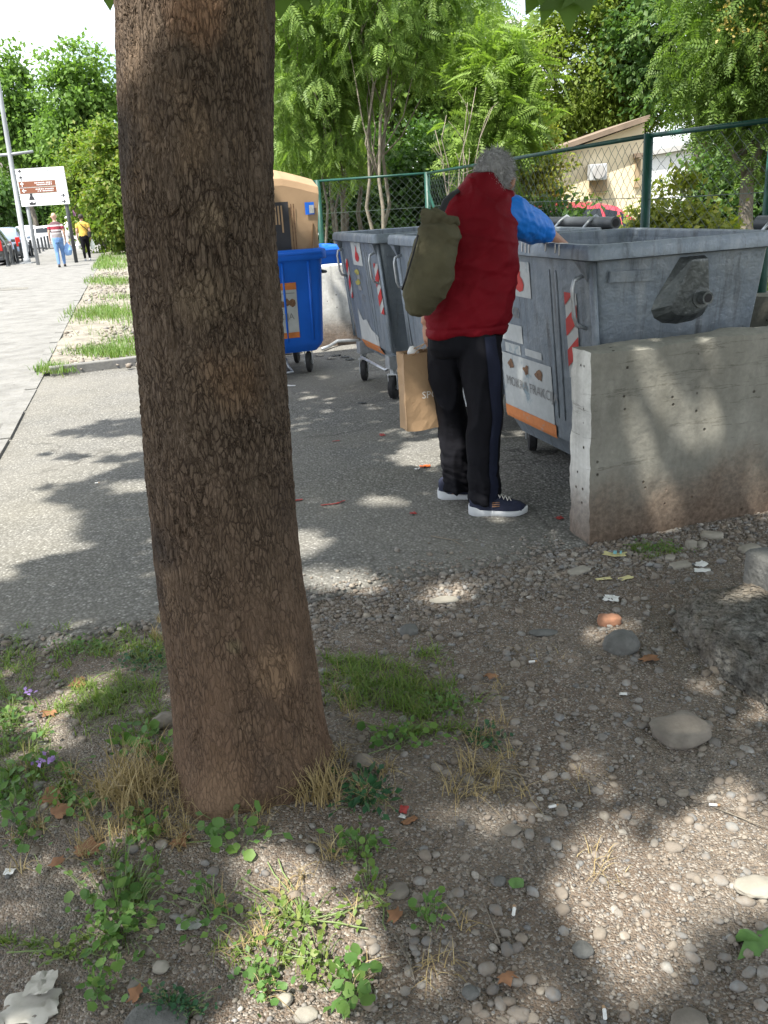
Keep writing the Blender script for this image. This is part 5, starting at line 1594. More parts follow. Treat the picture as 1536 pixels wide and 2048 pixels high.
VEST = [(666, 851, 1012, 4.2, .135), (655, 850, 1014, 4.2, .14), (630, 850, 1016, 4.2, .14), (600, 855, 1022, 4.205, .138), (565, 863, 1028, 4.21, .135), (520, 870, 1030, 4.22, .132), (480, 873, 1028, 4.23, .13), (450, 876, 1026, 4.24, .125), (425, 882, 1026, 4.25, .118), (405, 890, 1024, 4.26, .108), (390, 900, 1015, 4.27, .098), (378, 912, 1006, 4.28, .088), (366, 921, 1000, 4.29, .08), (355, 931, 988, 4.3, .074), (346, 940, 976, 4.305, .06)]
def headmesh(mb, c, sc=1.0, fwd=np.array([.52, .78, -.42]), up=np.array([.22, .3, .93])):
    f = fwd / np.linalg.norm(fwd); u = up - f * (up @ f); u /= np.linalg.norm(u); s = np.cross(f, u)
    prof = [(-.115, .03, .0), (-.1, .05, .012), (-.07, .062, .012), (-.035, .07, .004), (0, .075, -.002), (.04, .078, -.008), (.075, .07, -.012), (.1, .05, -.012), (.115, .02, -.01)]
    rings = []
    for h, r, o in prof:
        rings.append([c + sc * (u * h + f * (o + r * 1.22 * math.cos(q)) + s * (r * math.sin(q))) for q in np.linspace(0, 2 * math.pi, 24, endpoint=False)])
    mb.loft(rings)
    mb.tube([c + sc * (f * .085 + u * .02), c + sc * (f * .108 - u * .02), c + sc * (f * .1 - u * .032)], [.008 * sc, .014 * sc, .012 * sc], 8)     # nose
    for k in (-1, 1):
        mb.tube([c + sc * (s * k * .074 + u * .03 - f * .0), c + sc * (s * k * .096 + u * .014 - f * .014), c + sc * (s * k * .093 - u * .014 - f * .01), c + sc * (s * k * .074 - u * .034)], [.01 * sc, .015 * sc, .013 * sc, .007 * sc], 8)
        mb.tube([c + sc * (s * k * .03 + f * .083 + u * .012), c + sc * (s * k * .03 + f * .088 + u * .012)], .012 * sc, 8)
    mb.tube([c + sc * (f * .092 - u * .055 - s * .02), c + sc * (f * .096 - u * .055), c + sc * (f * .092 - u * .055 + s * .02)], .008 * sc, 8)       # lips
    return f, u, s
def hand(mb, w, d, n, side, sc=1.0, curl=.5):
    """w wrist, d pointing to the fingers, n back-of-hand normal; five separate fingers"""
    d = d / np.linalg.norm(d); n = n - d * (n @ d); n /= np.linalg.norm(n); s = np.cross(d, n) * side
    mb.tube([w, w + d * .03 * sc, w + d * .085 * sc], [.026 * sc, .036 * sc, .036 * sc], 12, lat=s, flat=.5)
    for k, (o, L) in enumerate(((-.03, .06), (-.01, .072), (.011, .068), (.029, .052))):
        b = w + d * .08 * sc + s * o * sc
        d1 = d * math.cos(curl * .5) - n * math.sin(curl * .5); d2 = d * math.cos(curl * 1.5) - n * math.sin(curl * 1.5); d3 = d * math.cos(curl * 2.3) - n * math.sin(curl * 2.3)
        p1 = b + d1 * L * .5 * sc; p2 = p1 + d2 * L * .38 * sc; p3 = p2 + d3 * L * .3 * sc
        mb.tube([b - d * .015 * sc, b, p1, p2, p3], [.009 * sc, .0092 * sc, .0088 * sc, .008 * sc, .006 * sc], 8)
    b = w + d * .03 * sc - s * .03 * sc
    mb.tube([b, b - s * .022 * sc + d * .02 * sc - n * .012 * sc, b - s * .026 * sc + d * .05 * sc - n * .028 * sc, b - s * .018 * sc + d * .07 * sc - n * .036 * sc], [.013 * sc, .012 * sc, .01 * sc, .007 * sc], 8)
HEAD = mp(992, 369, 4.35)
SHR, ELR = mp(1014, 424, 4.28), mp(1092, 468, 4.5)
WRR = np.array([1.13, 4.68, 1.12])
SHL, ELL, WRL = mp(896, 440, 4.24), mp(866, 552, 4.27), mp(852, 648, 4.24)
HIPL, HIPR = mp(900, 690, 4.24), mp(960, 690, 4.2)
KNL, KNR = mp(905, 830, 4.33), mp(974, 826, 4.12)
ANL, ANR = mp(908, 968, 4.32), mp(968, 992, 4.07)
mb = MB(ROOT)
mb.loft(px_rings(VEST[2:-1], .76, 28))
hf, hu, hs = headmesh(mb, HEAD, .96)
mb.tube([mp(972, 388, 4.29), HEAD + np.array([-.03, -.02, -.05])], [.06, .055], 14)
mb.tube([SHR, (SHR + ELR) / 2, ELR, ELR * .5 + WRR * .5, WRR], [.058, .05, .042, .038, .027], 14)
mb.tube([SHL, (SHL + ELL) / 2, ELL, ELL * .5 + WRL * .5, WRL], [.058, .05, .042, .036, .026], 14)
hand(mb, WRR, np.array([.25, .15, -1.0]), np.array([-.4, -1, 0]), 1, 1.0, .35)
hand(mb, WRL, np.array([.05, -.02, -1.0]), np.array([-1.0, -.35, 0]), -1, 1.0, .62)
for h_, k_, a_, r0 in ((HIPL, KNL, ANL, .07), (HIPR, KNR, ANR, .07)):
    mb.tube([h_ + [0, 0, .06], h_, h_ * .5 + k_ * .5, k_, k_ * .5 + a_ * .5, a_, a_ - [0, 0, .05]], [r0 * .8, r0, r0 * .85, r0 * .62, r0 * .62, r0 * .4, r0 * .4], 16)
    mb.tube([a_ - [.02, 0, .045], a_ + [.08, -.005, -.055], a_ + [.16, -.01, -.06]], [.035, .035, .026], 12)
person = mesh_obj('person', flesh(mb, .0066, 3, .5), PM['skin'])
person.location = ROOT
tag(person, 'grey haired man in red vest and black trousers reaching into the nearest grey bin', 'person')
# red vest
mb = MB(ROOT); mb.loft(px_rings(VEST, 1.0, 48))
mb.tube([mp(900, 422, 4.22), mp(908, 404, 4.25), mp(925, 390, 4.27)], [.04, .042, .04], 12)
mb.tube([mp(1006, 422, 4.27), mp(1003, 402, 4.28), mp(985, 386, 4.29)], [.058, .058, .05], 12)
def vest_folds(co, no):
    p = co + ROOT
    z = p[:, 2]
    f = fbm(p * np.array([5, 5, 9]), 3, 3) * .034 + fbm(np.stack([p[:, 0] * 4, p[:, 1] * 4, p[:, 2] * 2 - p[:, 0] * 2], -1), 19, 2) * .03 + fbm(np.stack([p[:, 0] * 7 + p[:, 2] * 9, p[:, 1] * 6, p[:, 2] * 14 - p[:, 0] * 10], -1), 9, 3) * .022
    f += .008 * (1 - np.abs(2 * vnoise(np.stack([p[:, 0] * 4, p[:, 1] * 4, p[:, 2] * 13 + p[:, 0] * 4], -1), 74) - 1)) ** 5
    f += .012 * (1 - np.abs(2 * vnoise(np.stack([p[:, 0] * 5 + p[:, 2] * 2, p[:, 1] * 5, p[:, 2] * 8 - p[:, 0] * 5], -1), 71) - 1)) ** 4
    hem = .846 + (p[:, 0] - .5) * .0
    zr = z - z.min()
    f += .006 * np.exp(-((zr - .035) / .006) ** 2) * -1 + .004 * (zr < .03)
    f -= .012 * np.clip((np.abs(p[:, 0] - .52) < .012) * 1.0, 0, 1) * 0
    return f
vest = mesh_obj('vest', flesh(mb, .007, 3, .5, vest_folds), PM['vest'], person)
# standing collar rolled over at the back of the neck
mb = MB(ROOT)
def collar(py, l, r, d, th): 
    a, b = W(l, py, d), W(r, py, d); return ring_xy((a + b) / 2, np.linalg.norm(b - a) / 2, th, .3, 36)
mb.loft([collar(392, 908, 1010, 4.285, .1), collar(376, 919, 1007, 4.29, .096), collar(358, 931, 1000, 4.3, .09), collar(347, 938, 990, 4.305, .084), collar(345, 944, 984, 4.305, .076), collar(356, 944, 988, 4.3, .074), collar(374, 940, 996, 4.29, .074)], False)
co_ = mb.build('collar', PM['vest'], vest, True)
displace(co_.data, lambda c, n: fbm(c * 14, 4, 3) * .014)
# blue sleeve of the jersey
mb = MB(ROOT)
mb.tube([mp(1000, 428, 4.27), SHR + [.02, 0, -.012], mp(1040, 441, 4.33), mp(1066, 454, 4.42), mp(1086, 464, 4.47), mp(1092, 467, 4.49)], [.075, .088, .09, .08, .06, .052], 18)
mesh_obj('jersey_sleeve', flesh(mb, .006, 2, .5, lambda c, n: fbm(np.stack([(c[:, 0] + c[:, 2]) * 18, c[:, 1] * 8, (c[:, 2] - c[:, 0]) * 8], -1), 12, 3) * .03), PM['blue'], person)
mb = MB(ROOT); mb.tube([SHL + [.02, 0, 0], SHL, SHL * .45 + ELL * .55], [.055, .06, .055], 14)
mesh_obj('jersey_sleeve', flesh(mb, .006, 2, .5), PM['blue'], person)
# armhole binding
mb = MB(ROOT)
ax_ = (mp(1068, 455, 4.42) - SHR); ax_ /= np.linalg.norm(ax_)
e1 = np.cross(ax_, [0, 1, 0]); e1 /= np.linalg.norm(e1); e2 = np.cross(ax_, e1)
# hair: a shaggy cap with loose strands
mb = MB(ROOT)
cH = HEAD + hu * .026 - hf * .02
rings = []
for t in np.linspace(0, 1, 12):
    h = -.085 + .205 * t; r = .088 * math.sqrt(max(.02, 1 - ((t - .45) / .57) ** 2))
    rings.append([cH + hu * h + hf * (r * 1.18 * math.cos(q) * (1 if math.cos(q) < .2 else .72) - .008) + hs * r * .98 * math.sin(q) for q in np.linspace(0, 2 * math.pi, 26, endpoint=False)])
mb.loft(rings)
hair = mesh_obj('hair', flesh(mb, .006, 2, .5, lambda c, n: fbm(c * np.array([60, 60, 26]), 6, 3) * .016), PM['hair'], person)
rng = np.random.default_rng(4)
V, F = [], []
hv = np.empty(len(hair.data.vertices) * 3, np.float32); hair.data.vertices.foreach_get('co', hv); hv = hv.reshape(-1, 3) + ROOT
hn = np.empty(len(hair.data.vertices) * 3, np.float32); hair.data.vertices.foreach_get('normal', hn); hn = hn.reshape(-1, 3)
for i in rng.permutation(len(hv))[:5000]:
    b, n_ = hv[i], hn[i]
    dn = n_ * rng.uniform(.3, .8) + np.array([0, 0, -.55]) + hf * -.15 + rng.normal(size=3) * .3
    dn /= np.linalg.norm(dn); sd = np.cross(dn, n_); sd /= np.linalg.norm(sd) + 1e-6
    L = rng.uniform(.016, .042)
    k = len(V); V += [b - sd * .0016, b + sd * .0016, b + dn * L]; F.append((k, k + 1, k + 2))
o = np_obj('hair_strands', np.array(V) - ROOT, np.array(F), PM['hair'], hair); o['kind'] = 'stuff'
# tracksuit trousers
mb = MB(ROOT)
mb.loft(px_rings([(640, 858, 1006, 4.2, .12), (668, 854, 1003, 4.2, .125), (690, 855, 1000, 4.2, .118), (706, 864, 990, 4.205, .1)], 1.0, 30))
LEGL = [(668, 892, .086, 4.225), (705, 893, .088, 4.24), (760, 894, .081, 4.27), (815, 901, .08, 4.31), (870, 909, .078, 4.33), (930, 914, .077, 4.33), (962, 914, .077, 4.32), (982, 914, .072, 4.31)]
LEGR = [(668, 955, .1, 4.18), (705, 957, .103, 4.165), (760, 964, .098, 4.14), (826, 972, .092, 4.12), (875, 968, .084, 4.1), (930, 967, .08, 4.085), (970, 968, .079, 4.075), (1002, 967, .074, 4.07)]
for lg in (LEGL, LEGR):
    mb.tube([mp(x, y, d) for y, x, r, d in lg], [r for _, _, r, _ in lg], 22, lat=(1, 0, 0), flat=[1.1] * len(lg))
def trouser_folds(c, n):
    p = c + ROOT
    low = np.clip((.3 - p[:, 2]) / .2, 0, 1)
    f = fbm(np.stack([p[:, 0] * 16, p[:, 1] * 10, p[:, 2] * 3.2], -1), 8, 3) * .024
    f += fbm(np.stack([p[:, 0] * 6, p[:, 1] * 6, p[:, 2] * 34 + p[:, 0] * 14], -1), 5, 3) * .06 * low
    f += fbm(p * np.array([5, 5, 14]), 15, 3) * .012
    f += .014 * (1 - np.abs(2 * vnoise(np.stack([p[:, 0] * 9, p[:, 1] * 9, p[:, 2] * 4.5 + p[:, 0] * 3], -1), 72) - 1)) ** 4
    return f
trousers = mesh_obj('trousers', flesh(mb, .0085, 3, .5, trouser_folds), PM['trk'], person)
# navy side panel on the right leg
V, F = [], []
rows = LEGR[0:]
ysr = np.linspace(0, len(rows) - 1, 40)
for t in ysr:
    y, x, r, d = [np.interp(t, range(len(rows)), [q[i] for q in rows]) for i in range(4)]
    c = mp(x, y, d); w0 = .48 - .1 * t / 7
    for q in np.linspace(-.16 - w0, -.16 + w0 * .5, 9):
        rr = r + .0075
        V.append(c + np.array([rr * math.sin(-q + .25), -rr * 1.1 * math.cos(-q + .25), 0]))
I = np.arange(len(V)).reshape(40, 9)
Fq = np.stack([I[:-1, :-1], I[:-1, 1:], I[1:, 1:], I[1:, :-1]], -1).reshape(-1, 4)
pn_ = np_obj('side_panel', np.array(V) - ROOT, Fq, PM['navy'], trousers, True)
displace(pn_.data, lambda c, n: trouser_folds(c, n) * np.sign(n[:, 1]).mean() * -1)
# sports shoes
def shoe(heel, toe, parent, width=.098):
    heel, toe = np.array(heel, float), np.array(toe, float)
    d = toe - heel; L = np.linalg.norm(d); d /= L; s = np.array([-d[1], d[0], 0])
    wp = lambda t: width / 2 * float(np.interp(t, [0, .06, .2, .42, .7, .88, 1], [.45, .74, .82, .78, 1.0, .8, .2]))
    ins = lambda t: .012 * math.sin(t * 2.4)
    def outline(z, k=1.0, dx=0.0):
        P = []
        T = np.linspace(0, 1, 16)
        for t in T: P.append(heel + d * (t * L * (1 - dx * 2) + dx * L) + s * (wp(t) * k + ins(t)) + [0, 0, z])
        for t in T[::-1]: P.append(heel + d * (t * L * (1 - dx * 2) + dx * L) - s * (wp(t) * k - ins(t)) + [0, 0, z])
        return P
    def zt(P, f): return [p + np.array([0, 0, f(((p - heel) @ d) / L)]) for p in P]
    so = MB(ROOT)
    toe_up = lambda t: .012 * max(0, (t - .75) / .25) ** 2 + .006 * max(0, (.12 - t) / .12)
    hi = lambda t: .006 * math.cos(t * 5) + .01 * (t < .2)
    so.loft([zt(outline(0, .9, .015), toe_up), zt(outline(.006, 1.0), toe_up), zt(outline(.02, 1.04), toe_up), zt(outline(.03, 1.03), lambda t: toe_up(t) + hi(t)), zt(outline(.034, .92, .01), lambda t: toe_up(t) + hi(t))])
    up = MB(ROOT)
    rings = []
    for t in np.linspace(.02, .985, 20):
        w = wp(t) * 1.0; h = float(np.interp(t, [0, .05, .2, .36, .5, .7, .88, 1], [.06, .085, .092, .09, .07, .05, .036, .012]))
        c = heel + d * t * L + s * ins(t)
        rings.append([c + s * w * math.cos(q) * (1 if math.sin(q) < .3 else .86 + .14 * (1 - math.sin(q))) + np.array([0, 0, .03 + h * max(0, math.sin(q)) ** .8]) for q in np.linspace(0, math.pi, 14)])
    up.loft(rings, True, False)
    u_ = up.build('shoe', PM['shoe'], parent, True)
    so.build('sole', PM['sole'], u_, 'auto')
    for k in range(5):
        t = .4 + .065 * k
        h = float(np.interp(t, [.36, .5, .7], [.09, .07, .05])) + .034
        c = heel + d * t * L + s * ins(t) + [0, 0, h]
        for sg in (-1, 1):
            lc = MB(ROOT); lc.tube([c + s * .026 * sg - [0, 0, .009], c + d * .008 + [0, 0, .002], c - s * .026 * sg + d * .018 - [0, 0, .009]], .0028, 6); lc.build('lace', PM['lace'], u_, True)
    lg = MB(ROOT)
    c = heel + d * L * .47 - s * (wp(.47) + .001) + [0, 0, .055]
    for zo in (0, .009, .018):
        lg.tube([c - d * .018 + [0, 0, zo] + s * zo * .35, c + d * .018 + [0, 0, zo + .003] + s * zo * .35], .0022, 5)
    lg.build('logo', M['brownink'], u_)
    return u_
shoe((.425, 4.055, 0), (.712, 4.0, 0), person)
shoe((.292, 4.33, 0), (.575, 4.285, 0), person)

# ---- olive shoulder bag on his back
ob = np.array(mp(850, 540, 4.0))
bag = thing('shoulder_bag', 'olive green canvas bag slung over the left shoulder of the man in red', 'bag', ob)
mb = MB(ob)
pts = [mp(884, 446, 4.03), mp(880, 462, 4.02), mp(872, 492, 4.015), mp(862, 530, 4.01), mp(850, 572, 4.01), mp(838, 604, 4.015), mp(833, 624, 4.02), mp(832, 632, 4.025)]
mb.tube(pts, [.066, .086, .096, .101, .099, .086, .062, .03], 26, lat=(1, 0, .3), flat=.82)
bagm = mesh_obj('pouch', flesh(mb, .006, 3, .5, lambda c, n: fbm(np.stack([c[:, 0] * 10 + c[:, 2] * 6, c[:, 1] * 8, c[:, 2] * 7], -1), 22, 4) * .04 + .016 * (1 - np.abs(2 * vnoise(np.stack([c[:, 0] * 7 + c[:, 2] * 5, c[:, 1] * 6, c[:, 2] * 9 - c[:, 0] * 4], -1) + 40, 75) - 1)) ** 4 + fbm(c * 26, 23, 3) * .008 * np.clip((c[:, 2]) * 8, 0.2, 1)), PM['olive'], bag)
mb = MB(ob)
for a in ((872, 447, 846, 424, 862, 434), (880, 446, 868, 422, 890, 432), (892, 450, 910, 440, 916, 452), (868, 452, 845, 438, 846, 446)):
    mb.tube([mp(a[0], a[1], 4.0), mp((a[0] + a[2]) / 2, (a[1] + a[3]) / 2 - 3, 3.98), mp(a[2], a[3], 3.99), mp(a[4], a[5], 4.0)], [.045, .034, .024, .018], 12, flat=.6)
mesh_obj('gathered_top', flesh(mb, .006, 2, .5, lambda c, n: fbm(c * 22, 29, 3) * .02), PM['olive'], bag)
mb = MB(ob); mb.tube([mp(876, 438, 4.0), mp(884, 420, 4.06), mp(892, 402, 4.11), mp(905, 388, 4.165), mp(920, 379, 4.26), mp(930, 376, 4.36)], .016, 8, flat=.25); mb.build('strap', PM['black'], bag, True)
mb = MB(ob); mb.tube([mp(836, 470, 3.97), mp(826, 510, 3.94), mp(812, 556, 3.94), mp(804, 580, 3.96)], .004, 6); mb.build('piping', PM['black'], bag, True)

# ---- brown paper bag held by its strings
kb = np.array(mp(838, 862, 4.3))
pb = thing('paper_bag', 'brown paper carrier bag held by its strings in the left hand of the man', 'bag', kb)
tl, bl_ = mp(814, 709, 4.26), mp(814, 864, 4.26)
wB, dB = .235, .11
uB = np.array([.965, .26, 0]); vB = np.array([-.26, .965, 0])
hB = tl[2] - bl_[2]
def kp(a, b, z): return bl_ + uB * a * wB + vB * b * dB + np.array([.012 * (1 - z) * 0, 0, z * hB])
rings = []
for z in np.linspace(0, 1, 9):
    r = []
    for (a0, b0), (a1, b1) in (((0, 0), (1, 0)), ((1, 0), (1, 1)), ((1, 1), (0, 1)), ((0, 1), (0, 0))):
        for t in np.linspace(0, 1, 6, endpoint=False):
            r.append(kp(a0 + (a1 - a0) * t + .02 * (a0 == a1) * math.sin(t * 3.14) * (1 if a0 == 0 else -1) * z * 1.6, b0 + (b1 - b0) * t, z))
    rings.append(r)
mb = MB(kb); mb.loft(rings, False); n0 = len(mb.v); mb.f.append(tuple(range(23, -1, -1)))
inner = [[p + (np.mean(rg, 0) - p) * .02 for p in rg] for rg in rings[::-1][:6]]
mb.loft(inner, False)
pbm = mb.mesh('sack')
displace(pbm, lambda c, n: fbm(c * 13, 5, 3) * .022)
mesh_obj('sack', pbm, M['kraft'], pb)
me, co = text_mesh('SPORT', .05)
me.vertices.foreach_set('co', np.array([(kp(.36 + x / wB, 0, .42 + y / hB) - vB * .012 - kb) for x, y, _ in co], np.float32).ravel()); me.update()
mesh_obj('lettering', me, M['whiteink'], pb)
hpos = WRL + np.array([.0, -.01, -.095])
for b in (0, 1):
    mb = MB(kb); mb.tube([kp(.22, b, .98), hpos + [-.012, .01, 0], hpos + [.012, .01, 0], kp(.62, b, .98)], .0025, 6); mb.build('string_handle', M['kraft'], pb, True)
mb = MB(kb); mb.tube([kp(.3, .5, .93), kp(.3, .5, 1.0), kp(.31, .5, 1.05), kp(.34, .5, 1.06)], [.03, .03, .02, .008], 12, flat=.6); mb.build('white_carton', M['white'], pb, True)

# ---- walkers on the sidewalk, seen from behind
def walker(label, px, py, hgt, shirt, legs, hairm, heading, skin, parts, shorts=False, arm_r=.0, hair_r=1.0, stride=.12, seed=0, long_sleeve=False):
    g = G(px, py)
    h = hgt / 1.75
    f = np.array([math.sin(heading), math.cos(heading), 0]); s = np.array([f[1], -f[0], 0]); u = np.array([0, 0, 1.0])
    P = lambda a, b, c: (s * a + f * b + u * c) * h
    def chains(mb, what):
        if what in ('body', 'top'):
            k = 1.0 if what == 'body' else 1.12
            mb.loft([[P(rx * k * math.cos(q), ry * k * math.sin(q) + o, z) for q in np.linspace(0, 6.283, 20, endpoint=False)] for z, rx, ry, o in ((.9, .155, .11, 0), (1.0, .16, .115, 0), (1.15, .155, .11, 0), (1.3, .17, .11, 0), (1.4, .175, .1, 0), (1.46, .12, .08, .01), (1.49, .06, .06, .015))])
            for sg in (-1, 1):
                sh, el, wr = P(sg * .19, 0, 1.4), P(sg * .24, -.03, 1.13), P(sg * .25, .05, .88)
                end = 1 if what == 'top' and not long_sleeve else 2
                if end == 1: mb.tube([sh, sh * .4 + el * .6], [.062, .062], 12)
                else: mb.tube([sh, el, wr], [.05 * k, .042 * k, .028 * k], 12)
                if what == 'body': hand(mb, wr, P(0, .1, -1), P(sg, 0, 0), sg, h)
        if what in ('body', 'legs'):
            k = 1.0 if what == 'body' else 1.16
            mb.loft([[P(rx * k * math.cos(q), ry * k * math.sin(q), z) for q in np.linspace(0, 6.283, 20, endpoint=False)] for z, rx, ry in ((.8, .15, .11), (.9, .16, .115), (.98, .15, .11))])
            for sg in (-1, 1):
                b = stride * sg
                hp, kn, an = P(sg * .085, 0, .86), P(sg * .088, b * .8 + .03, .48), P(sg * .085, b * 1.5 - .02, .09)
                if what == 'legs' and shorts: mb.tube([hp, hp * .5 + kn * .5, kn * .9 + hp * .1], [.09, .085, .082], 14)
                else: mb.tube([hp, hp * .5 + kn * .5, kn, kn * .5 + an * .5, an], [.082 * k, .075 * k, .055 * k, .052 * k, .04 * k], 14)
                if what == 'body': mb.tube([an + P(0, -.03, -.05), an + P(0, .1, -.055), an + P(0, .18, -.06)], [.035, .036, .025], 10)
    mb = MB(); chains(mb, 'body'); mb.tube([P(0, .01, 1.44), P(0, .02, 1.56)], .052, 12)
    hc = P(0, .025, 1.635)
    headmesh(mb, hc, h, f + np.array([0, 0, -.1]), u)
    pr = mesh_obj('person', flesh(mb, .014, 1, .4), skin); pr.location = g
    tag(pr, label, 'person')
    mb = MB(); chains(mb, 'top'); mesh_obj('shirt', flesh(mb, .015, 2, .4, lambda c, n: fbm(c * 9, seed, 3) * .02), shirt, pr)
    mb = MB(); chains(mb, 'legs'); mesh_obj('shorts' if shorts else 'trousers', flesh(mb, .015, 2, .4, lambda c, n: fbm(c * np.array([9, 9, 4]), seed + 1, 3) * .02), legs, pr)
    mb = MB(); mb.loft([[hc + (u * z + f * (r * 1.1 * math.cos(q) - .02) + s * r * math.sin(q)) * h for q in np.linspace(0, 6.283, 20, endpoint=False)] for z, r in ((-.05 if hair_r > .9 else .0, .07 * hair_r), (.0, .086 * hair_r), (.05, .088 * hair_r), (.1, .068 * hair_r), (.125, .03 * hair_r))])
    mesh_obj('hair', flesh(mb, .01, 2, .4), hairm, pr)
    for sg in (-1, 1):
        b = stride * sg; an = P(sg * .085, b * 1.5 - .02, .09)
        mb = MB(); mb.tube([an + P(0, -.05, -.045), an + P(0, .05, -.05), an + P(0, .19, -.06)], [.042 * h, .045 * h, .03 * h], 12); mb.build('shoe', PM['black'] if not parts.get('white_shoe') else PM['sole'], pr, True)
    return pr, g, P
# striped shirt: bands woven across
t = NT('striped_knit'); z = t.n('SeparateXYZ'); t._c = t.n('TexCoord'); t.l(t._c.outputs['Object'], z.inputs[0])
zz_ = t.math('MULTIPLY', z.outputs[2], 1.0)
rp = t.n('ValToRGB'); rp.color_ramp.interpolation = 'CONSTANT'
cols = [(0, (.28, .25, .26)), (.33, (.42, .4, .4)), (.42, (.14, .1, .11)), (.5, (.6, .58, .58)), (.58, (.28, .03, .05)), (.76, (.6, .58, .58)), (.84, (.1, .05, .06))]
while len(rp.color_ramp.elements) < len(cols): rp.color_ramp.elements.new(.5)
for k, (p_, c_) in enumerate(cols): rp.color_ramp.elements[k].position = p_; rp.color_ramp.elements[k].color = (*c_, 1)
mr = t.n('MapRange'); mr.inputs[1].default_value = .9; mr.inputs[2].default_value = 1.5; t.l(zz_, mr.inputs[0]); t.l(mr.outputs[0], rp.inputs[0]); t.base(rp.outputs[0]); t.rough(.85)
HEAD_AWAY = -AX
w1, g1, P1 = walker('man in striped shirt and blue jeans walking away along the sidewalk', 125, 534, 1.78, t.m, PM['jeans'], PM['skin2'], HEAD_AWAY, PM['skin2'], {}, hair_r=.88, seed=3)
w2, g2, P2 = walker('woman in yellow blouse and dark trousers walking away along the sidewalk', 176, 521, 1.72, PM['yellow'], PM['trk'], PM['grey_h'], HEAD_AWAY, PM['skin2'], dict(white_shoe=1), hair_r=1.12, seed=5, long_sleeve=False)
w3, g3, P3 = walker('person in white shirt and grey shorts walking ahead of the striped shirt', 145, 505, 1.72, PM['white'], PM['greys'], PM['white'], HEAD_AWAY, PM['skin2'], {}, shorts=True, seed=7)
def carry(label, g, P, side, m, zt=.78, h=.42, w=.2, nm='carrier_bag'):
    c = g + P(side * .27, .07, zt)
    o = thing(nm, label, 'bag', c)
    mb = MB(); mb.tube([(0, 0, 0), (0, 0, -.1), (0, 0, -h * .6), (0, 0, -h)], [.02, w * .55, w * .8, w * .5], 12, flat=.6)
    mesh_obj('sack', flesh(mb, .012, 1, .4, lambda c, n: fbm(c * 12, 3, 3) * .04), m, o)
    mb = MB(); mb.tube([(-.03, 0, -.06), (-.01, 0, .02), (.01, 0, .02), (.03, 0, -.06)], .006, 6); mb.build('handle', m, o)
carry('blue plastic bag carried by the man in the striped shirt', g1, P1, 1, PM['bluebag'])
carry('white plastic bag carried by the woman in yellow', g2, P2, 1, PM['white'], h=.36, w=.13)
carry('pale bag carried between the walkers by the woman in yellow', g2, P2, -1, PM['white'], h=.3, w=.14)
hb2 = thing('handbag', 'black handbag slung across the back of the woman in yellow', 'bag', g2 + P2(.2, -.1, .98))
mb = MB(hb2.location); mb.box(g2 + P2(.22, -.06, .98), (.1, .2, .2)); mb.build('pouch', PM['black'], hb2, bevel=.02)
mb = MB(hb2.location); mb.tube([g2 + P2(.21, -.09, 1.08), g2 + P2(.1, -.145, 1.22), g2 + P2(-.05, -.135, 1.38), g2 + P2(-.11, -.06, 1.48), g2 + P2(-.1, .03, 1.47)], .014, 6); mb.build('strap', PM['black'], hb2)
# ================================================================== stones, gravel, weeds and litter on the ground
GM = dict(pebble=None)
def m_pebble():
    t = NT('river_pebble'); v = t.co(); g = t.n('NewGeometry'); oi = t.n('ObjectInfo')
    r = t.math('FRACT', t.math('ADD', g.outputs['Random Per Island'], oi.outputs['Random']))
    c = t.ramp(r, [(.0, (.11, .112, .115)), (.22, (.19, .19, .185)), (.45, (.25, .24, .22)), (.62, (.17, .145, .12)), (.8, (.29, .26, .215)), (.92, (.2, .207, .213)), (1, (.42, .4, .355))])
    c = t.mix(.4, c, t.noise(v, 70, 5, .6), 'OVERLAY')
    c = t.mix(t.ramp(t.noise(v, 24, 5, .65), [(.38, 0), (.62, .85)]), c, (.19, .155, .122))
    t.base(c); t.rough(.85); t.b.inputs['Specular IOR Level'].default_value = .25
    t.bump(t.noise(v, 120, 4, .6), .4, .003)
    return t.m
GM['pebble'] = m_pebble()
GM['rock'] = simple('grey_rock', (.115, .115, .108), .9, .35, 14, bump=.9, bscale=60, bdist=.008)
GM['flat'] = simple('brown_slab_stone', (.17, .15, .125), .9, .3, 12, bump=.8, bscale=60, bdist=.006)
GM['brick'] = simple('brick_red', (.3, .15, .09), .9, .3, 20, bump=.8)
GM['tile'] = simple('tile_fragment', (.27, .25, .21), .85, .2, 14, bump=.5)
GM['brownleaf'] = simple('fallen_leaf_brown', (.22, .11, .055), .8, .35, 30, bump=.5)
GM['greenleaf'] = simple('fallen_leaf_green', (.1, .2, .05), .55, .25, 30, bump=.3)
GM['orange'] = simple('orange_scrap', (.6, .12, .02), .5, .2, 20)
GM['redscrap'] = simple('red_scrap', (.35, .045, .04), .6, .2, 20)
GM['yellowp'] = simple('yellow_print', (.55, .5, .25), .7, .15, 12)
GM['cyanp'] = simple('cyan_print', (.2, .45, .48), .7, .15, 12)
GM['greyplastic'] = simple('dull_plastic_film', (.33, .33, .31), .35, .2, 30)
GM['dirtyp'] = simple('dirty_paper', (.45, .43, .38), .85, .25, 12)
GM['purple'] = simple('purple_petal', (.34, .22, .5), .7, .2, 30)
def ico(sub):
    if sub == 0:
        return np.array([(1, 0, 0), (-1, 0, 0), (0, 1, 0), (0, -1, 0), (0, 0, 1), (0, 0, -1)], float), np.array([(0, 2, 4), (2, 1, 4), (1, 3, 4), (3, 0, 4), (2, 0, 5), (1, 2, 5), (3, 1, 5), (0, 3, 5)])
    bm = bmesh.new(); bmesh.ops.create_icosphere(bm, subdivisions=sub, radius=1)
    V = np.array([v.co[:] for v in bm.verts]); F = np.array([[v.index for v in f.verts] for f in bm.faces]); bm.free()
    return V, F
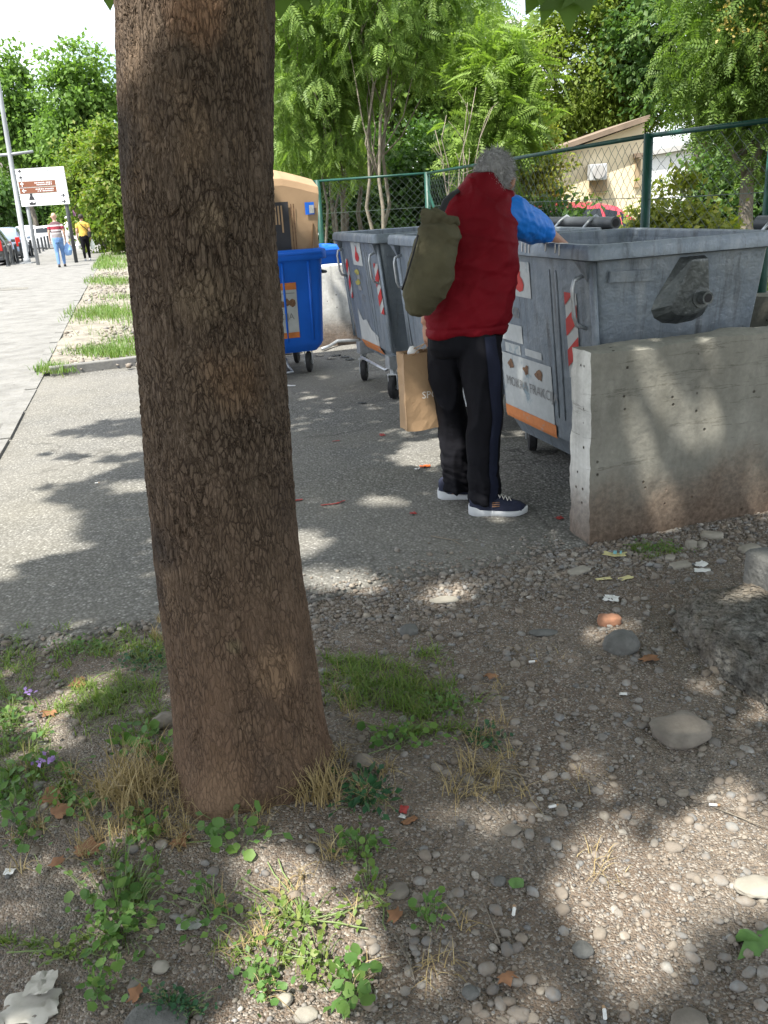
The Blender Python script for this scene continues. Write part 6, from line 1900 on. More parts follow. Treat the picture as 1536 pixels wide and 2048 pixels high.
def scatter_stones(P, size, rng, sub, flat=(.45, .75), ang=.0):
    V0, F0 = ico(sub)
    n = len(P)
    yaw = rng.random(n) * 6.283
    ex = rng.uniform(.75, 1.25, n); fl = rng.uniform(flat[0], flat[1], n)
    V = np.repeat(V0[None], n, 0)
    if ang: V = V * (1 + rng.normal(size=(n, len(V0), 1)) * ang)
    V = V * np.stack([ex, 1 / ex, fl], -1)[:, None] * size[:, None, None]
    tl = rng.normal(size=n) * .22
    x, y, z = V[..., 0], V[..., 1], V[..., 2]
    y, z = y * np.cos(tl)[:, None] - z * np.sin(tl)[:, None], y * np.sin(tl)[:, None] + z * np.cos(tl)[:, None]
    c, s = np.cos(yaw)[:, None], np.sin(yaw)[:, None]
    V = np.stack([x * c - y * s, x * s + y * c, z], -1) + P[:, None]
    F = F0[None] + (np.arange(n) * len(V0))[:, None, None]
    return V.reshape(-1, 3), F.reshape(-1, 3)
rng = np.random.default_rng(77)
def dirt_pts(n, lo=(-1.9, .95), hi=(2.6, 4.0), dens=None, over=0.0):
    P = np.stack([rng.uniform(lo[0], hi[0], n * 3), rng.uniform(lo[1], hi[1], n * 3)], -1)
    k = P[:, 1] < edge_y(P[:, 0]) + over
    k &= np.hypot(P[:, 0] - TRUNK[0], P[:, 1] - TRUNK[1]) > .2
    if dens is not None: k &= rng.random(len(P)) < dens(P)
    return P[k][:n]
def dens_peb(P):                                          # more stones to the right and in drifts
    P3 = np.stack([P[:, 0], P[:, 1], P[:, 0] * 0], -1)
    return np.clip(.28 + .5 * np.clip((P[:, 0] + .25) / .5, 0, 1) + fbm(P3 * 3.2, 50, 3) * 1.6, .04, 1)
P = dirt_pts(9000, dens=dens_peb)
sz = np.clip(rng.lognormal(math.log(.0062), .5, len(P)), .003, .017)
Z = gh(P[:, 0], P[:, 1]) + sz * .1
P3_ = np.concatenate([P, Z[:, None]], 1); bg_ = sz > np.quantile(sz, .78)
V, F = scatter_stones(P3_[bg_], sz[bg_], rng, 2, ang=.07)
V2, F2 = scatter_stones(P3_[~bg_], sz[~bg_], rng, 1, ang=.1)
V, F = np.concatenate([V, V2]), np.concatenate([F, F2 + len(V)])
tag(np_obj('gravel', V, F, GM['pebble'], None, True), 'loose grey gravel strewn over the brown dirt', 'gravel', kind='stuff')
P = dirt_pts(24000, dens=lambda P: np.clip(.45 + .5 * np.clip((P[:, 0] + .3) / .6, 0, 1) + fbm(np.stack([P[:, 0], P[:, 1], P[:, 0] * 0], -1) * 4.5, 51, 3) * 1.4, .08, 1))
sz = np.clip(rng.lognormal(math.log(.0034), .4, len(P)), .0018, .008)
V, F = scatter_stones(np.concatenate([P, (gh(P[:, 0], P[:, 1]) + sz * .3)[:, None]], 1), sz, rng, 0, (.5, .9), .15)
tag(np_obj('grit', V, F, GM['pebble']), 'fine stone grit between the pebbles', 'grit', kind='stuff')
# crushed stone along the broken edge of the asphalt, some of it kicked onto the slab
n_ = 5200
x = rng.uniform(-.45, 1.9, n_); y = edge_y(x) + rng.normal(size=n_) * .16 - .16
x = np.concatenate([x, rng.uniform(-1.8, -.5, 900)]); y = np.concatenate([y, edge_y(x[n_:]) + rng.normal(size=900) * .06 - .03])
sz = np.clip(rng.lognormal(math.log(.0058), .45, len(x)), .0025, .018)
zz = np.where(y < edge_y(x), gh(x, y), 0.0) + sz * .3
front = ((np.stack([x, y], -1) - WA) @ np.array([bX[1], -bX[0]])) > .01
keepm = front | (x < .8)
V, F = scatter_stones(np.stack([x, y, zz], -1)[keepm], sz[keepm], rng, 1, (.4, .8), .14)
tag(np_obj('crushed_stone', V, F, GM['pebble']), 'crushed stone along the broken asphalt edge', 'gravel', kind='stuff')
# the largest pebbles, each its own thing
pm = []
for k in range(6):
    V0, F0 = ico(3)
    V0 = V0 * (1 + fbm(V0 * 1.3 + k * 9, k, 2)[:, None] * .7) * np.array([1, .78, .55])
    me = np_mesh('pebble', V0, F0, True); me.materials.append(GM['pebble']); pm.append(me)
P = dirt_pts(110, lo=(-.9, 1.05), hi=(1.5, 2.7), dens=lambda P: dens_peb(P) * np.where(P[:, 0] > -.1, 1, .5))
for k, (x, y) in enumerate(P):
    o = bpy.data.objects.new('pebble', pm[k % 6]); link(o)
    s = float(np.clip(rng.lognormal(math.log(.0125), .35), .008, .024))
    o.location = (x, y, float(gh(x, y)) + s * .02); o.scale = (s, s, s); o.rotation_euler = (rng.normal() * .15, rng.normal() * .15, rng.random() * 6.28)
    tag(o, 'smooth rounded grey river pebble lying loose on the dirt', 'pebble', 'river pebbles on the dirt')
# named stones
def stone(px, py, w, h, dpt, m, label, seed, name='stone', blocky=0.0, sink=.3, sub=4, rz=0.0):
    """w, h, dpt in metres; stands at the pixel's ground point"""
    g_ = G(px, py); g_[2] = float(gh(g_[0], g_[1])) if g_[1] < edge_y(g_[0]) else 0
    V0, F0 = ico(sub)
    if blocky:
        V0 = np.sign(V0) * np.abs(V0) ** (1 - blocky)
        V0 /= np.abs(V0).max()
    V0 = V0 * (1 + fbm(V0 * 1.4 + seed, seed, 3)[:, None] * .35 + fbm(V0 * 5 + seed, seed + 1, 3)[:, None] * .08)
    V0 = V0 * np.array([w / 2, dpt / 2, h / 2])
    ca, sa = math.cos(rz), math.sin(rz)
    V0 = V0 @ np.array([[ca, sa, 0], [-sa, ca, 0], [0, 0, 1]])
    o = np_obj(name, V0, F0, m, None, True)
    o.location = g_ + np.array([0, 0, h * (.5 - sink)])
    return tag(o, label, 'stone' if name != 'brick_fragment' else 'brick')
stone(1242, 1292, .125, .105, .1, GM['rock'], 'rounded dark grey rock near the foot of the wall', 1)
stone(1218, 1247, .085, .05, .06, GM['brick'], 'reddish brown broken brick lump behind the rounded grey rock', 2, 'brick_fragment', .3)
stone(1362, 1462, .16, .055, .14, GM['flat'], 'flat angular brown stone slab on the gravel', 3, 'stone', .45, rz=.4)
stone(727, 1545, .062, .05, .045, GM['flat'], 'pale flat stone in straw right of the trunk', 4)
stone(692, 1388, .042, .03, .035, GM['rock'], 'small grey stone beside the trunk at the edge of the grass', 5)
stone(1086, 1264, .11, .02, .05, GM['rock'], 'flat grey stone half sunk in the dirt', 6)
stone(818, 1258, .07, .05, .06, GM['rock'], 'dark lump of asphalt sticking out of the gravel', 7, 'stone', .2)
stone(796, 1790, .05, .02, .05, GM['flat'], 'flat brown stone in the bare earth below the weeds', 8)
stone(1000, 1764, .03, .024, .028, GM['rock'], 'blue-grey egg-shaped pebble right of the weeds', 9, 'pebble')
stone(941, 1990, .034, .026, .03, GM['rock'], 'oval grey pebble at the bottom of the gravel', 10, 'pebble')
stone(570, 2000, .032, .024, .03, GM['tile'], 'pale grey rounded pebble at the bottom, below the sunlit weeds', 11, 'pebble')
stone(612, 2030, .05, .02, .036, GM['tile'], 'flat pale stone at the bottom edge below the sunlit weeds', 12)
stone(321, 1930, .036, .024, .03, GM['tile'], 'whitish oval pebble beside the left weed clump', 13, 'pebble')
stone(335, 1460, .08, .05, .07, GM['flat'], 'brown stone leaning against the left side of the trunk', 14)
stone(312, 2046, .13, .03, .1, GM['rock'], 'large flat grey stone cut by the bottom edge', 15)
stone(1022, 1660, .05, .018, .04, GM['flat'], 'thin brown stone among the gravel right of the straw', 16)
stone(1515, 1768, .1, .025, .07, GM['tile'], 'pale flat stone in sunlight at the right edge', 17)
stone(1380, 2035, .07, .03, .05, GM['flat'], 'brown flat stone at the bottom right', 18)
stone(1165, 1895, .045, .024, .04, GM['rock'], 'grey oval stone just below the sunlit gravel', 19)
stone(890, 1195, .12, .02, .06, GM['tile'], 'pale flat stone in a fleck of sun on the broken asphalt edge', 20)
for k, (px, py, w, h, d_, rz, lab) in enumerate([(1158, 1140, .1, .022, .05, .5, 'grey tile fragment lying left of the printed carton scraps'), (1425, 1066, .1, .03, .06, -.4, 'largest tile fragment leaning at the foot of the wall'), (1382, 1088, .05, .05, .03, .2, 'upright tile fragment at the foot of the wall'), (1403, 1085, .045, .03, .04, .8, 'small tile fragment beside the upright one'), (1362, 1128, .09, .02, .05, .3, 'flat tile fragment in front of the green tuft'), (1340, 1112, .05, .02, .04, 1.0, 'small pale tile fragment touching the green tuft'), (1500, 1092, .1, .03, .06, .3, 'pale rubble lump left of the dark block')]):
    stone(px, py, w, h, d_, GM['tile'], lab, 40 + k, 'tile_fragment', .6, .25, 3, rz)
# rough concrete footing and the dark block on it
gf = G(1470, 1330)
V0, F0 = ico(6)
V0 = np.sign(V0) * np.abs(V0) ** .8
V0 = V0 * np.array([.34, .5, .17])
nzv = fbm(V0 * 7, 61, 4) * .06 + fbm(V0 * 38, 62, 3) * .04 + fbm(V0 * 90, 63, 2) * .02
V0 = V0 + V0 / (np.linalg.norm(V0, axis=1)[:, None] + 1e-6) * nzv[:, None]
foot = np_obj('concrete_footing', V0, F0, M['aggregate'], None, True)
foot.location = (1.4, 2.5, -.03); foot.rotation_euler = (0, 0, AX)
tag(foot, 'rough crumbling concrete footing in the dirt at the right edge', 'footing')
blk = thing('stone_block', 'dark stone block lying on the concrete footing at the right edge', 'block', (1.4, 2.8, .1))
mb = MB(); mb.box((.13, 0, .065), (.4, .26, .14), .2)
me = eval_mesh(mb.mesh('t'), [('BEVEL', dict(width=.018, segments=3)), ('SUBSURF', dict(levels=3, render_levels=3, subdivision_type='SIMPLE'))])
displace(me, lambda c, n: fbm(c * 9, 3, 4) * .02 + fbm(c * 50, 5, 3) * .006)
me.polygons.foreach_set('use_smooth', [True] * len(me.polygons))
mesh_obj('block', me, GM['rock'], blk)

# ------------------------------------------------------------------ grass, straw and weeds
def blades(P, rng, L, w, lean, n=4):
    """curved tapering blades, one strip each"""
    N = len(P)
    az = rng.random(N) * 6.283
    ln = L * rng.uniform(.5, 1.25, N); le = lean * rng.uniform(.3, 1.4, N)
    d = np.stack([np.cos(az), np.sin(az), np.zeros(N)], -1); s = np.stack([-np.sin(az), np.cos(az), np.zeros(N)], -1)
    V = []
    for k in range(n):
        t = k / (n - 1)
        c = P + d * (ln * le * t ** 1.6)[:, None] + np.array([0, 0, 1.0]) * (ln * t * np.sqrt(np.clip(1 - (le * t * .8) ** 2, .05, 1)))[:, None]
        ww = w * (1 - t * .92)
        V += [c - s * ww, c + s * ww]
    V = np.stack(V, 1)
    F = np.array([(2 * k, 2 * k + 1, 2 * k + 3, 2 * k + 2) for k in range(n - 1)])
    F = F[None] + (np.arange(N) * 2 * n)[:, None, None]
    return V.reshape(-1, 3), F.reshape(-1, 4)
def patch_pts(px, py, rx, ry, n, rng):
    k_ = max(4, n // 16)
    cq = rng.normal(size=(k_, 2)) * .55
    q = cq[rng.integers(k_, size=n)] + rng.normal(size=(n, 2)) * .085
    P = np.array([G(px + a * rx, py + b * ry) for a, b in q])
    z = np.where(P[:, 1] < edge_y(P[:, 0]) - .01, gh(P[:, 0], P[:, 1]), 0)
    P[:, 2] = z - .004
    r = np.hypot(P[:, 0] - TRUNK[0], P[:, 1] - TRUNK[1])
    return P[r > .17]
rng = np.random.default_rng(5)
GR_ = [((230, 1420, 110, 60), 900, .06, 'grass'), ((60, 1320, 90, 50), 420, .05, 'grass'), ((260, 1290, 110, 30), 480, .05, 'grass'), ((30, 1520, 60, 70), 420, .055, 'grass'), ((770, 1375, 130, 55), 1300, .065, 'grass'), ((700, 1330, 60, 24), 300, .05, 'grass'), ((860, 1440, 90, 40), 360, .055, 'grass'), ((10, 1390, 50, 60), 260, .05, 'grass'), ((1310, 1092, 55, 16), 420, .035, 'grass'), ((130, 1590, 60, 40), 160, .05, 'grass'), ((110, 1870, 120, 26), 130, .04, 'grass'), ((270, 1780, 60, 60), 150, .045, 'grass'), ((560, 1900, 90, 90), 200, .04, 'grass'), ((320, 1330, 40, 60), 220, .06, 'grass')]
Vs, Fs, n0 = [], [], 0
for (a, n, L, _) in GR_:
    V, F = blades(patch_pts(*a, n, rng), rng, L * .85, .0024, 1.15)
    Vs.append(V); Fs.append(F + n0); n0 += len(V)
tag(np_obj('grass', np.concatenate(Vs), np.concatenate(Fs), LM['grass']), 'thin green grass growing around the trunk and along the wall', 'grass', kind='stuff')
# dry straw: loose stalks lying about
Vs, Fs, n0 = [], [], 0
for a, n, L, le in [((280, 1610, 120, 70), 620, .075, 1.0), ((200, 1690, 90, 40), 140, .06, 1.1), ((940, 1580, 130, 60), 150, .08, 1.25), ((760, 1560, 70, 60), 110, .06, 1.2), ((330, 1680, 60, 40), 130, .06, 1.1), ((600, 1720, 120, 50), 60, .06, 1.25), ((540, 1840, 140, 120), 120, .05, 1.25), ((1000, 1460, 90, 60), 70, .06, 1.25), ((310, 1275, 40, 24), 90, .05, .8), ((690, 1420, 40, 60), 90, .05, 1.1), ((1300, 1550, 250, 200), 50, .045, 1.25), ((820, 1900, 200, 120), 60, .05, 1.25), ((60, 1700, 80, 60), 60, .05, 1.2)]:
    P = patch_pts(*a, n, rng)
    P[:, 2] += .006 * rng.random(len(P))
    V, F = blades(P, rng, L, .0015, le)
    Vs.append(V); Fs.append(F + n0); n0 += len(V)
tag(np_obj('dry_straw', np.concatenate(Vs), np.concatenate(Fs), LM['straw']), 'dry pale straw scattered around the foot of the trunk', 'straw', kind='stuff')
def tuft(px, py, n, L, label, spread=.03, le=1.0):
    g_ = G(px, py); g_[2] = float(gh(g_[0], g_[1]))
    r_ = np.random.default_rng(int(px + py))
    P = r_.normal(size=(n, 3)) * np.array([spread, spread, 0])
    V, F = blades(P, r_, L, .002, le, 5)
    o = np_obj('straw_tuft', V, F, LM['straw']); o.location = g_
    tag(o, label, 'dry tuft')
tuft(640, 1612, 170, .1, 'dry straw tuft right of the foot of the trunk', .028, .95)
tuft(270, 1600, 260, .11, 'large pale straw tuft left of the foot of the trunk', .06, .95)
tuft(520, 1640, 40, .06, 'small dry tuft right in front of the foot of the trunk', .02, 1.0)
def weed(px, py, rx, ry, n, size, label, m='weed', tall=.045, tm=None, name='weed', trail=0):
    """low broadleaf plant: stalks from a few crowns, a leaf on each"""
    g_ = G(px, py); g_[2] = float(gh(g_[0], g_[1]))
    r_ = np.random.default_rng(int(px * 3 + py)); n = int(n * 1.3)
    root = thing(name, label, 'weed', g_, group=None)
    q = r_.normal(size=(n, 2)) * .5
    P = np.array([G(px + a * rx, py + b * ry) for a, b in q])
    P[:, 2] = gh(P[:, 0], P[:, 1]) + tall * r_.uniform(.15, 1.0, n)
    nor = np.array([0, -.35, 1.0]) + r_.normal(size=(n, 3)) * .4
    dd = P - g_; dd[:, 2] = 0; dd += r_.normal(size=(n, 3)) * .03
    ls_ = size * (.6 if m == 'grass' else .78) * np.clip(r_.lognormal(0, .4, n), .4, 1.7)
    h_ = int(n * .6)
    V, F = inst(tm or tmpl_round(), P[:h_], dd[:h_], nor[:h_], ls_[:h_])
    V2, F2 = inst(tmpl_simple(.26), P[h_:], dd[h_:], nor[h_:], ls_[h_:] * 1.4)
    V, F = np.concatenate([V, V2]), np.concatenate([F, F2 + len(V)])
    np_obj('leaves', V - g_, F, LM[m], root, True)
    mb = MB(g_)
    for k in range(0, n, 2):
        b = P[k] * .55 + g_ * .45; b[2] = float(gh(b[0], b[1])) - .002
        mb.tube([b, (b + P[k]) / 2 + [0, 0, .01], P[k]], .0009, 4, False)
    for k in range(trail):
        a = r_.normal(size=2); a /= np.linalg.norm(a)
        pts = []
        for t in np.linspace(0, 1, 6):
            p = G(px + a[0] * rx * 1.5 * t + 12 * math.sin(t * 5), py + a[1] * ry * 1.5 * t); p[2] = float(gh(p[0], p[1])) + .008; pts.append(p)
        mb.tube(pts, .0018, 5)
    o = mb.build('stalks', LM['stem'], root); o['kind'] = 'stuff'
weed(235, 1830, 90, 120, 190, .02, 'largest broadleaf weed clump at the lower left', tall=.06)
weed(285, 1500, 60, 36, 55, .024, 'broadleaf weed left of the trunk, above the straw')
weed(305, 1675, 36, 30, 34, .022, 'small round-leaved weed left below the trunk')
weed(475, 1690, 75, 34, 42, .022, 'round-leaved weed directly below the trunk', trail=2)
weed(50, 1670, 55, 50, 60, .021, 'broadleaf weed at the left edge below the purple flowers')
weed(90, 1545, 60, 30, 50, .02, 'weed under the purple flowers')
weed(25, 1460, 40, 60, 60, .018, 'green weed at the left edge beside the grass')
weed(290, 1330, 70, 32, 110, .011, 'fine dark-leaved weed left behind the trunk', 'weed_d', .03)
weed(800, 1490, 70, 34, 60, .02, 'round-leaved weed below the grass right of the trunk', trail=2)
weed(735, 1610, 50, 36, 95, .026, 'dark green thistle-like weed beside the straw tuft', 'weed_d', .035, tmpl_simple(.2), 'thistle', 0)
weed(720, 1712, 50, 36, 60, .017, 'bright small-leaved weed below the thistle')
weed(600, 1850, 100, 80, 75, .018, 'sunlit trailing weed with yellow-green leaves on bare earth', 'grass', .03, None, 'weed', 5)
weed(740, 1800, 50, 60, 40, .018, 'trailing weed right of the sunlit one', 'grass', .03, None, 'weed', 3)
weed(860, 1850, 28, 40, 26, .02, 'small lone weed at the end of a trailing stem')
weed(700, 1985, 40, 50, 40, .021, 'weed at the bottom edge right of the pale pebble')
weed(350, 2010, 60, 32, 160, .009, 'dark fine-leaved weed at the bottom edge', 'weed_d', .03)
weed(975, 1480, 40, 24, 40, .014, 'small dark weed on the gravel right of the grass', 'weed_d', .03)
weed(530, 1965, 60, 70, 45, .017, 'loose weed at the bottom left of the sun patch')
weed(420, 1830, 60, 60, 40, .016, 'straggling weed beside the clear plastic scrap', trail=2)
weed(1310, 1090, 50, 14, 90, .009, 'small mossy weed at the foot of the wall', 'weed', .02)
weed(150, 1625, 50, 24, 40, .016, 'small weed between the reddish leaf and the large straw tuft', trail=1)
weed(335, 1545, 30, 30, 34, .02, 'weed pressed against the left side of the trunk')
weed(130, 1905, 70, 24, 46, .013, 'sparse creeping weed left of the largest weed clump', 'grass', .02, None, 'weed', 2)
weed(200, 1985, 40, 30, 40, .015, 'weed between the torn paper and the dark fine-leaved weed')
weed(10, 1590, 40, 40, 60, .02, 'broadleaf weed cut by the left edge')
weed(160, 1300, 60, 20, 70, .012, 'low weed on the asphalt edge left of the trunk')
weed(640, 1930, 40, 50, 44, .016, 'pale weed in the sun patch at the bottom', 'grass', .03, None, 'weed', 3)
weed(890, 1420, 50, 26, 70, .012, 'fine weed at the right end of the grass')
# purple flowers
for k, (px, py, n, lab) in enumerate([(100, 1553, 16, 'purple blossom cluster on the weeds at the left'), (65, 1402, 6, 'single faded purple blossom near the grass at the left')]):
    g_ = G(px, py); g_[2] = float(gh(g_[0], g_[1])) + .035
    r_ = np.random.default_rng(k)
    fl = thing('flower', lab, 'flower', g_)
    Pn = r_.normal(size=(n, 3)) * [.016, .01, .005]
    V, F = inst(tmpl_simple(.4), Pn, rdirs(r_, n), np.array([0, -.3, 1]) + r_.normal(size=(n, 3)) * .4, np.full(n, .016))
    np_obj('petals', V, F, GM['purple'], fl)
    mb = MB(); mb.tube([(0, 0, -.04), (0, .004, 0)], .0012, 4); mb.build('stalk', LM['stem'], fl)
# grass on the sunlit strip beside the sidewalk
Vs, Fs, n0 = [], [], 0
for (px, py, rx, ry, n) in [(205, 522, 60, 11, 1500), (205, 535, 60, 8, 900), (215, 567, 70, 8, 900), (215, 634, 75, 16, 1700), (225, 712, 70, 10, 1100), (110, 748, 35, 8, 450), (250, 690, 40, 10, 200), (240, 600, 40, 6, 160)]:
    q = rng.normal(size=(n, 2)) * .55
    P = np.array([G(px + a * rx, py + b * ry) for a, b in q]); P[:, 2] = .035
    P = P[P[:, 0] > np.array([kline(y) for y in P[:, 1]]) - .05]
    d_ = np.median(P[:, 1])
    V, F = blades(P, rng, .07 + d_ * .003, .003 + d_ * .00025, .7, 3)
    Vs.append(V); Fs.append(F + n0); n0 += len(V)
tag(np_obj('strip_grass', np.concatenate(Vs), np.concatenate(Fs), LM['grass_s']), 'patches of sunlit grass on the strip beside the sidewalk', 'grass', kind='stuff')
Ps = np.stack([rng.uniform(0, 1, 2600), rng.uniform(9, 26, 2600)], -1)
Ps = np.array([(kline(y) + .15 + x * 2.2, y, .04) for x, y in Ps])
V, F = scatter_stones(Ps, np.clip(rng.lognormal(math.log(.016), .5, len(Ps)), .006, .05), rng, 1, (.4, .7), .1)
tag(np_obj('strip_gravel', V, F, GM['pebble']), 'pale stones on the sunlit strip beside the sidewalk', 'gravel', kind='stuff')
# undergrowth on the ground behind the fence
r_ = np.random.default_rng(9)
P = np.stack([r_.uniform(-4, 9, 5000), r_.uniform(11, 19, 5000), np.full(5000, -.15)], -1)
V, F = blades(P, r_, .35, .008, .6, 3)
tag(np_obj('undergrowth', V, F, LM['mid']), 'wild grass on the ground behind the fence', 'grass', kind='stuff')

# ------------------------------------------------------------------ litter
def scrap(name, label, px, py, w, h, m, seed=0, crumple=.25, lift=.004, cat='litter', outline=None, curl=0.0, rz=None, extra=None):
    g_ = GP(px, py); g_[2] = (float(gh(g_[0], g_[1])) if g_[1] < edge_y(g_[0]) - .01 else float(pad_z(g_[0], g_[1]))) + lift
    r_ = random.Random(seed)
    n = 9
    u, v = np.meshgrid(np.linspace(-.5, .5, n), np.linspace(-.5, .5, n))
    P = np.stack([u.ravel() * w, v.ravel() * h, 0 * u.ravel()], -1)
    e = 1 + fbm(np.stack([u.ravel() * 4 + seed, v.ravel() * 4, u.ravel() * 0], -1), seed, 3) * .55
    P[:, :2] *= e[:, None]
    P[:, 2] = np.abs(fbm(np.stack([u.ravel() * 5, v.ravel() * 5, u.ravel() * 0 + seed], -1), seed + 3, 3)) * 2 * crumple * min(w, h) + curl * (u.ravel() * 2) ** 2 * w * .3
    I = np.arange(n * n).reshape(n, n)
    F = np.stack([I[:-1, :-1], I[:-1, 1:], I[1:, 1:], I[1:, :-1]], -1).reshape(-1, 4)
    th = np.array([0, 0, -.0012])
    V = np.concatenate([P, P + th])
    F = np.concatenate([F, F[:, ::-1] + n * n])
    o = np_obj(name, V, F, m, None)
    o.location = g_; o.rotation_euler = (0, 0, r_.uniform(-.6, .6) if rz is None else rz)
    return tag(o, label, cat)
scrap('tissue', 'crumpled white tissue on the gravel in front of the printed carton scraps', 1222, 1198, .055, .045, M['white'], 1, .5)
scrap('tissue', 'torn white paper left of the dark block, upper of two', 1402, 1122, .06, .04, M['white'], 2, .3)
scrap('tissue', 'torn white paper left of the dark block, lower of two', 1405, 1136, .065, .035, M['white'], 3, .2)
sc_ = scrap('carton_scrap', 'yellow and cyan printed carton scrap lying against the green tuft', 1230, 1109, .09, .04, GM['yellowp'], 4, .12, .012, curl=.3)
mb = MB(); mb.box((.0, 0, .012), (.014, .034, .002)); mb.build('cyan_print', GM['cyanp'], sc_)
mb = MB(); mb.box((.024, 0, .014), (.008, .03, .002)); mb.build('cyan_print', GM['cyanp'], sc_)
scrap('carton_scrap', 'small yellow carton scrap below the printed one', 1207, 1153, .065, .022, GM['yellowp'], 5, .12, .006)
scrap('carton_scrap', 'pale yellow torn carton right of the small scrap', 1252, 1153, .06, .03, GM['yellowp'], 6, .2, .006)
scrap('paper_scrap', 'small white rectangle of paper on the gravel', 1247, 1384, .024, .014, M['white'], 7, .05)
scrap('paper_scrap', 'white paper strip on the asphalt near the blue bin', 582, 772, .09, .05, M['white'], 8, .1)
scrap('plastic_scrap', 'clear crumpled plastic scrap among the weeds at the lower left', 380, 1856, .05, .03, GM['greyplastic'], 9, .4, .012)
scrap('paper_scrap', 'dirty crumpled paper in the bottom left corner', 60, 2010, .11, .08, GM['dirtyp'], 10, .35)
scrap('paper_scrap', 'upper piece of dirty torn paper in the bottom left corner', 85, 1975, .05, .06, GM['dirtyp'], 11, .4, .02)
scrap('paper_scrap', 'small white scrap at the left edge below the weeds', 20, 1752, .028, .02, M['white'], 12, .2)
scrap('wrapper', 'red and white wrapper scrap below the thistle', 808, 1630, .022, .03, GM['redscrap'], 13, .3, .008)
scrap('paper_scrap', 'white corner of paper under the red wrapper scrap', 806, 1640, .018, .014, M['white'], 14, .2, .004)
scrap('leaf_litter', 'curled brown leaf beside the red wrapper scrap', 820, 1648, .04, .018, GM['brownleaf'], 15, .35, .004, 'leaf')
scrap('black_scrap', 'black plastic scrap on the asphalt in front of the far bin wheels', 725, 807, .07, .035, M['dkplast'], 16, .4)
scrap('orange_scrap', 'bright orange scrap on the asphalt beside the feet of the man', 850, 935, .06, .035, GM['orange'], 17, .5, .006)
scrap('paper_scrap', 'torn pale tip touching the orange scrap', 834, 939, .028, .018, M['white'], 18, .4)
for k, (px, py, w, h, rz, lab) in enumerate([(592, 1002, .07, .02, .2, 'red strip on the asphalt right beside the trunk'), (660, 1010, .09, .012, .15, 'long red strip on the asphalt between the trunk and the man'), (680, 1006, .07, .012, .75, 'red strip crossing the long red strip'), (765, 871, .035, .05, .3, 'curled red scrap on the asphalt left of the paper bag'), (672, 883, .05, .012, .1, 'small red strip farther back on the asphalt'), (1119, 1038, .04, .035, .3, 'red scrap at the corner of the foreground wall'), (826, 1028, .03, .03, .3, 'faded red speck on the asphalt in front of the left shoe')]):
    scrap('red_scrap', lab, px, py, w, h, GM['redscrap'], 20 + k, .3, .005, rz=rz)
for k, (px, py, rz, lab) in enumerate([(1028, 1822, 1.3, 'cigarette end standing out left of the sunlit gravel'), (1209, 2026, 1.4, 'cigarette end at the bottom of the gravel'), (1066, 1322, .1, 'cigarette end above the gravel, left of the flat slab'), (1108, 1606, .2, 'cigarette end in the middle of the gravel'), (1430, 1602, -.2, 'cigarette end right of the dark scrap'), (195, 968, .1, 'cigarette end on the shaded asphalt at the left')]):
    g_ = G(px, py); g_[2] = (float(gh(g_[0], g_[1])) if g_[1] < edge_y(g_[0]) else 0) + .008
    o = thing('cigarette_end', lab, 'litter', g_, rz)
    mb = MB(); mb.tube([(-.014, 0, 0), (.006, 0, 0)], .0038, 8); mb.build('paper', M['white'], o, 'auto')
    mb = MB(); mb.tube([(.006, 0, 0), (.013, .001, 0)], .0037, 8); mb.build('filter', M['kraft'], o, 'auto')
def fallen(px, py, s, m, label, seed, tm=None, nor=(0, -.2, 1), d_=None):
    g_ = G(px, py); g_[2] = float(gh(g_[0], g_[1])) + .012
    r_ = np.random.default_rng(seed)
    T = tm or tmpl_plane()
    V = T[0].copy(); V[:, 2] += fbm(V * 3 + seed, seed, 2) * .35
    az = r_.random() * 6.28
    Vv, F = inst((V, T[1]), np.array([[0, 0, 0.0]]), np.array([[math.cos(az), math.sin(az), .05]]) if d_ is None else np.array([d_]), np.array([nor], float), np.array([s]))
    Vv = np.concatenate([Vv, Vv - [0, 0, .0006]]); F = np.concatenate([F, F[:, ::-1] + len(Vv) // 2])
    o = np_obj('fallen_leaf', Vv, F, m, None, True); o.location = g_
    tag(o, label, 'leaf')
fallen(1512, 1850, .1, GM['greenleaf'], 'large green maple-like leaf at the right edge on sunlit gravel', 1, d_=(.1, -.9, -.05))
fallen(1036, 1782, .034, GM['greenleaf'], 'small yellow-green leaf on a brown stone in the gravel', 2, tmpl_round())
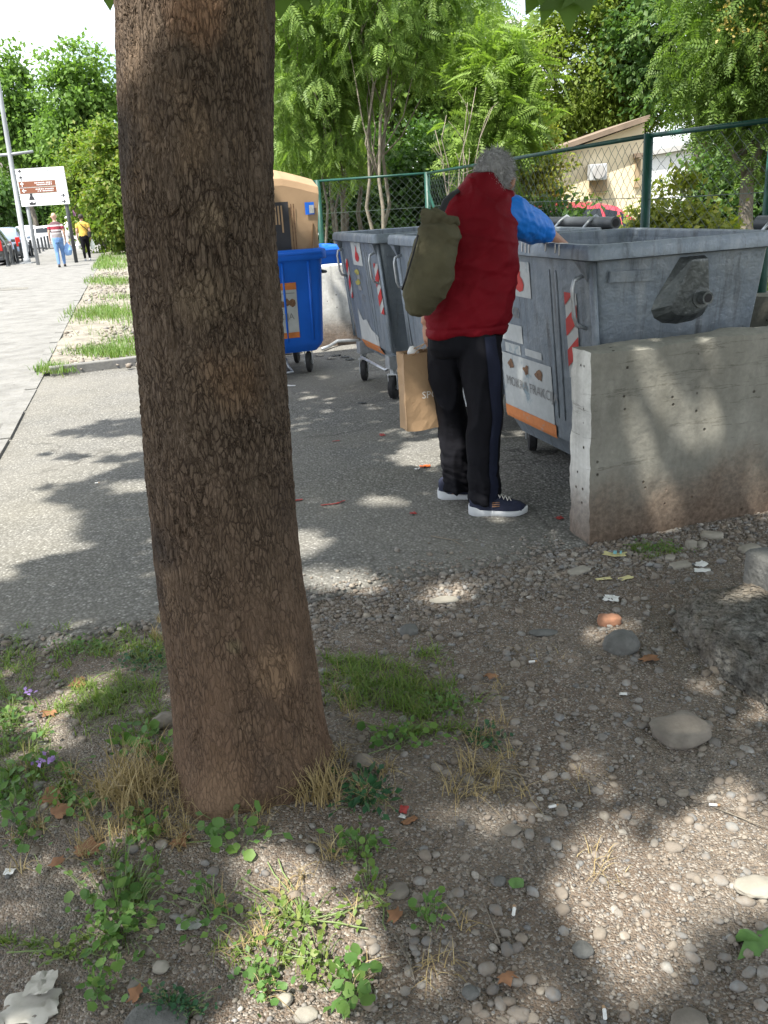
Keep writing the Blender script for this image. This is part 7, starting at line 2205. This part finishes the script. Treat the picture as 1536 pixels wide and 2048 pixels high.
for k, (px, py, s, lab) in enumerate([(90, 1608, .06, 'reddish brown fallen leaf below the purple blossom cluster'), (112, 1645, .05, 'curled brown leaf left of the large straw tuft'), (172, 1718, .055, 'brown leaf left below the large straw tuft'), (355, 1690, .04, 'pale brown leaf left below the trunk'), (292, 1508, .035, 'tan leaf on the weed left of the trunk'), (105, 1425, .04, 'tan leaf beside the left grass'), (170, 1365, .05, 'tan leaf above the left grass'), (430, 1628, .04, 'brown leaf touching the front of the trunk'), (800, 1850, .03, 'pink-brown leaf on the trailing stem'), (280, 1990, .03, 'brown leaf near the bottom left weed'), (1305, 1318, .05, 'torn greenish-brown leaf in front of the rounded rock'), (1010, 1955, .03, 'brown leaf at the bottom of the gravel'), (120, 1740, .03, 'small brown leaf on the bare dirt at the left'), (985, 1352, .035, 'dry leaf at the right end of the grass')]):
    fallen(px, py, s * 1.1, GM['brownleaf'], lab, 10 + k)
for k, (pts, r, lab) in enumerate([([(862, 1075), (905, 1083), (930, 1098)], .003, 'thin forked twig lying on the asphalt edge'), ([(905, 1083), (920, 1082)], .0025, 'short twig touching the forked twig'), ([(365, 1845), (420, 1800), (442, 1775)], .004, 'bent grey twig above the clear plastic scrap'), ([(930, 1530), (1010, 1540), (1060, 1552)], .004, 'pale stalk lying on the gravel right of the weeds'), ([(1430, 1608), (1490, 1635), (1536, 1655)], .0018, 'thin straw stalk at the right edge'), ([(1000, 1890), (960, 1790)], .0018, 'thin dry stalk on the gravel'), ([(790, 1880), (820, 1930), (830, 1965)], .0022, 'dry stalk below the lone weed')]):
    P = []
    for x, y in pts:
        p = G(x, y); p[2] = (float(gh(p[0], p[1])) if p[1] < edge_y(p[0]) else 0) + .008; P.append(p)
    tag(MB().tube(P, [r] * (len(P) - 1) + [r * .5], 6).build('twig', LM['barkp'], None, True), lab, 'twig')
# bent metal pipe by the pale wall
p0, p1, p2 = GP(645, 703), GP(660, 697), GP(675, 692)
tag(MB().tube([p0 + [0, 0, .03], p1 + [0, 0, .03], p2 + [0, 0, .06], p2 + [.25, .1, .04]], .02, 8).build('metal_pipe', M['steel'], None, True), 'bent metal pipe on the ground between blue bin and pale wall', 'pipe')
for k, (px, py) in enumerate([(690, 715), (662, 718), (700, 720), (640, 712), (672, 712)]):
    scrap('rubble_scrap', 'grey scrap of rubble in the corner by the pale wall', px, py, .09, .07, GM['tile'] if k % 2 else M['dkplast'], 50 + k, .4).__setitem__('group', 'rubble by the pale wall')
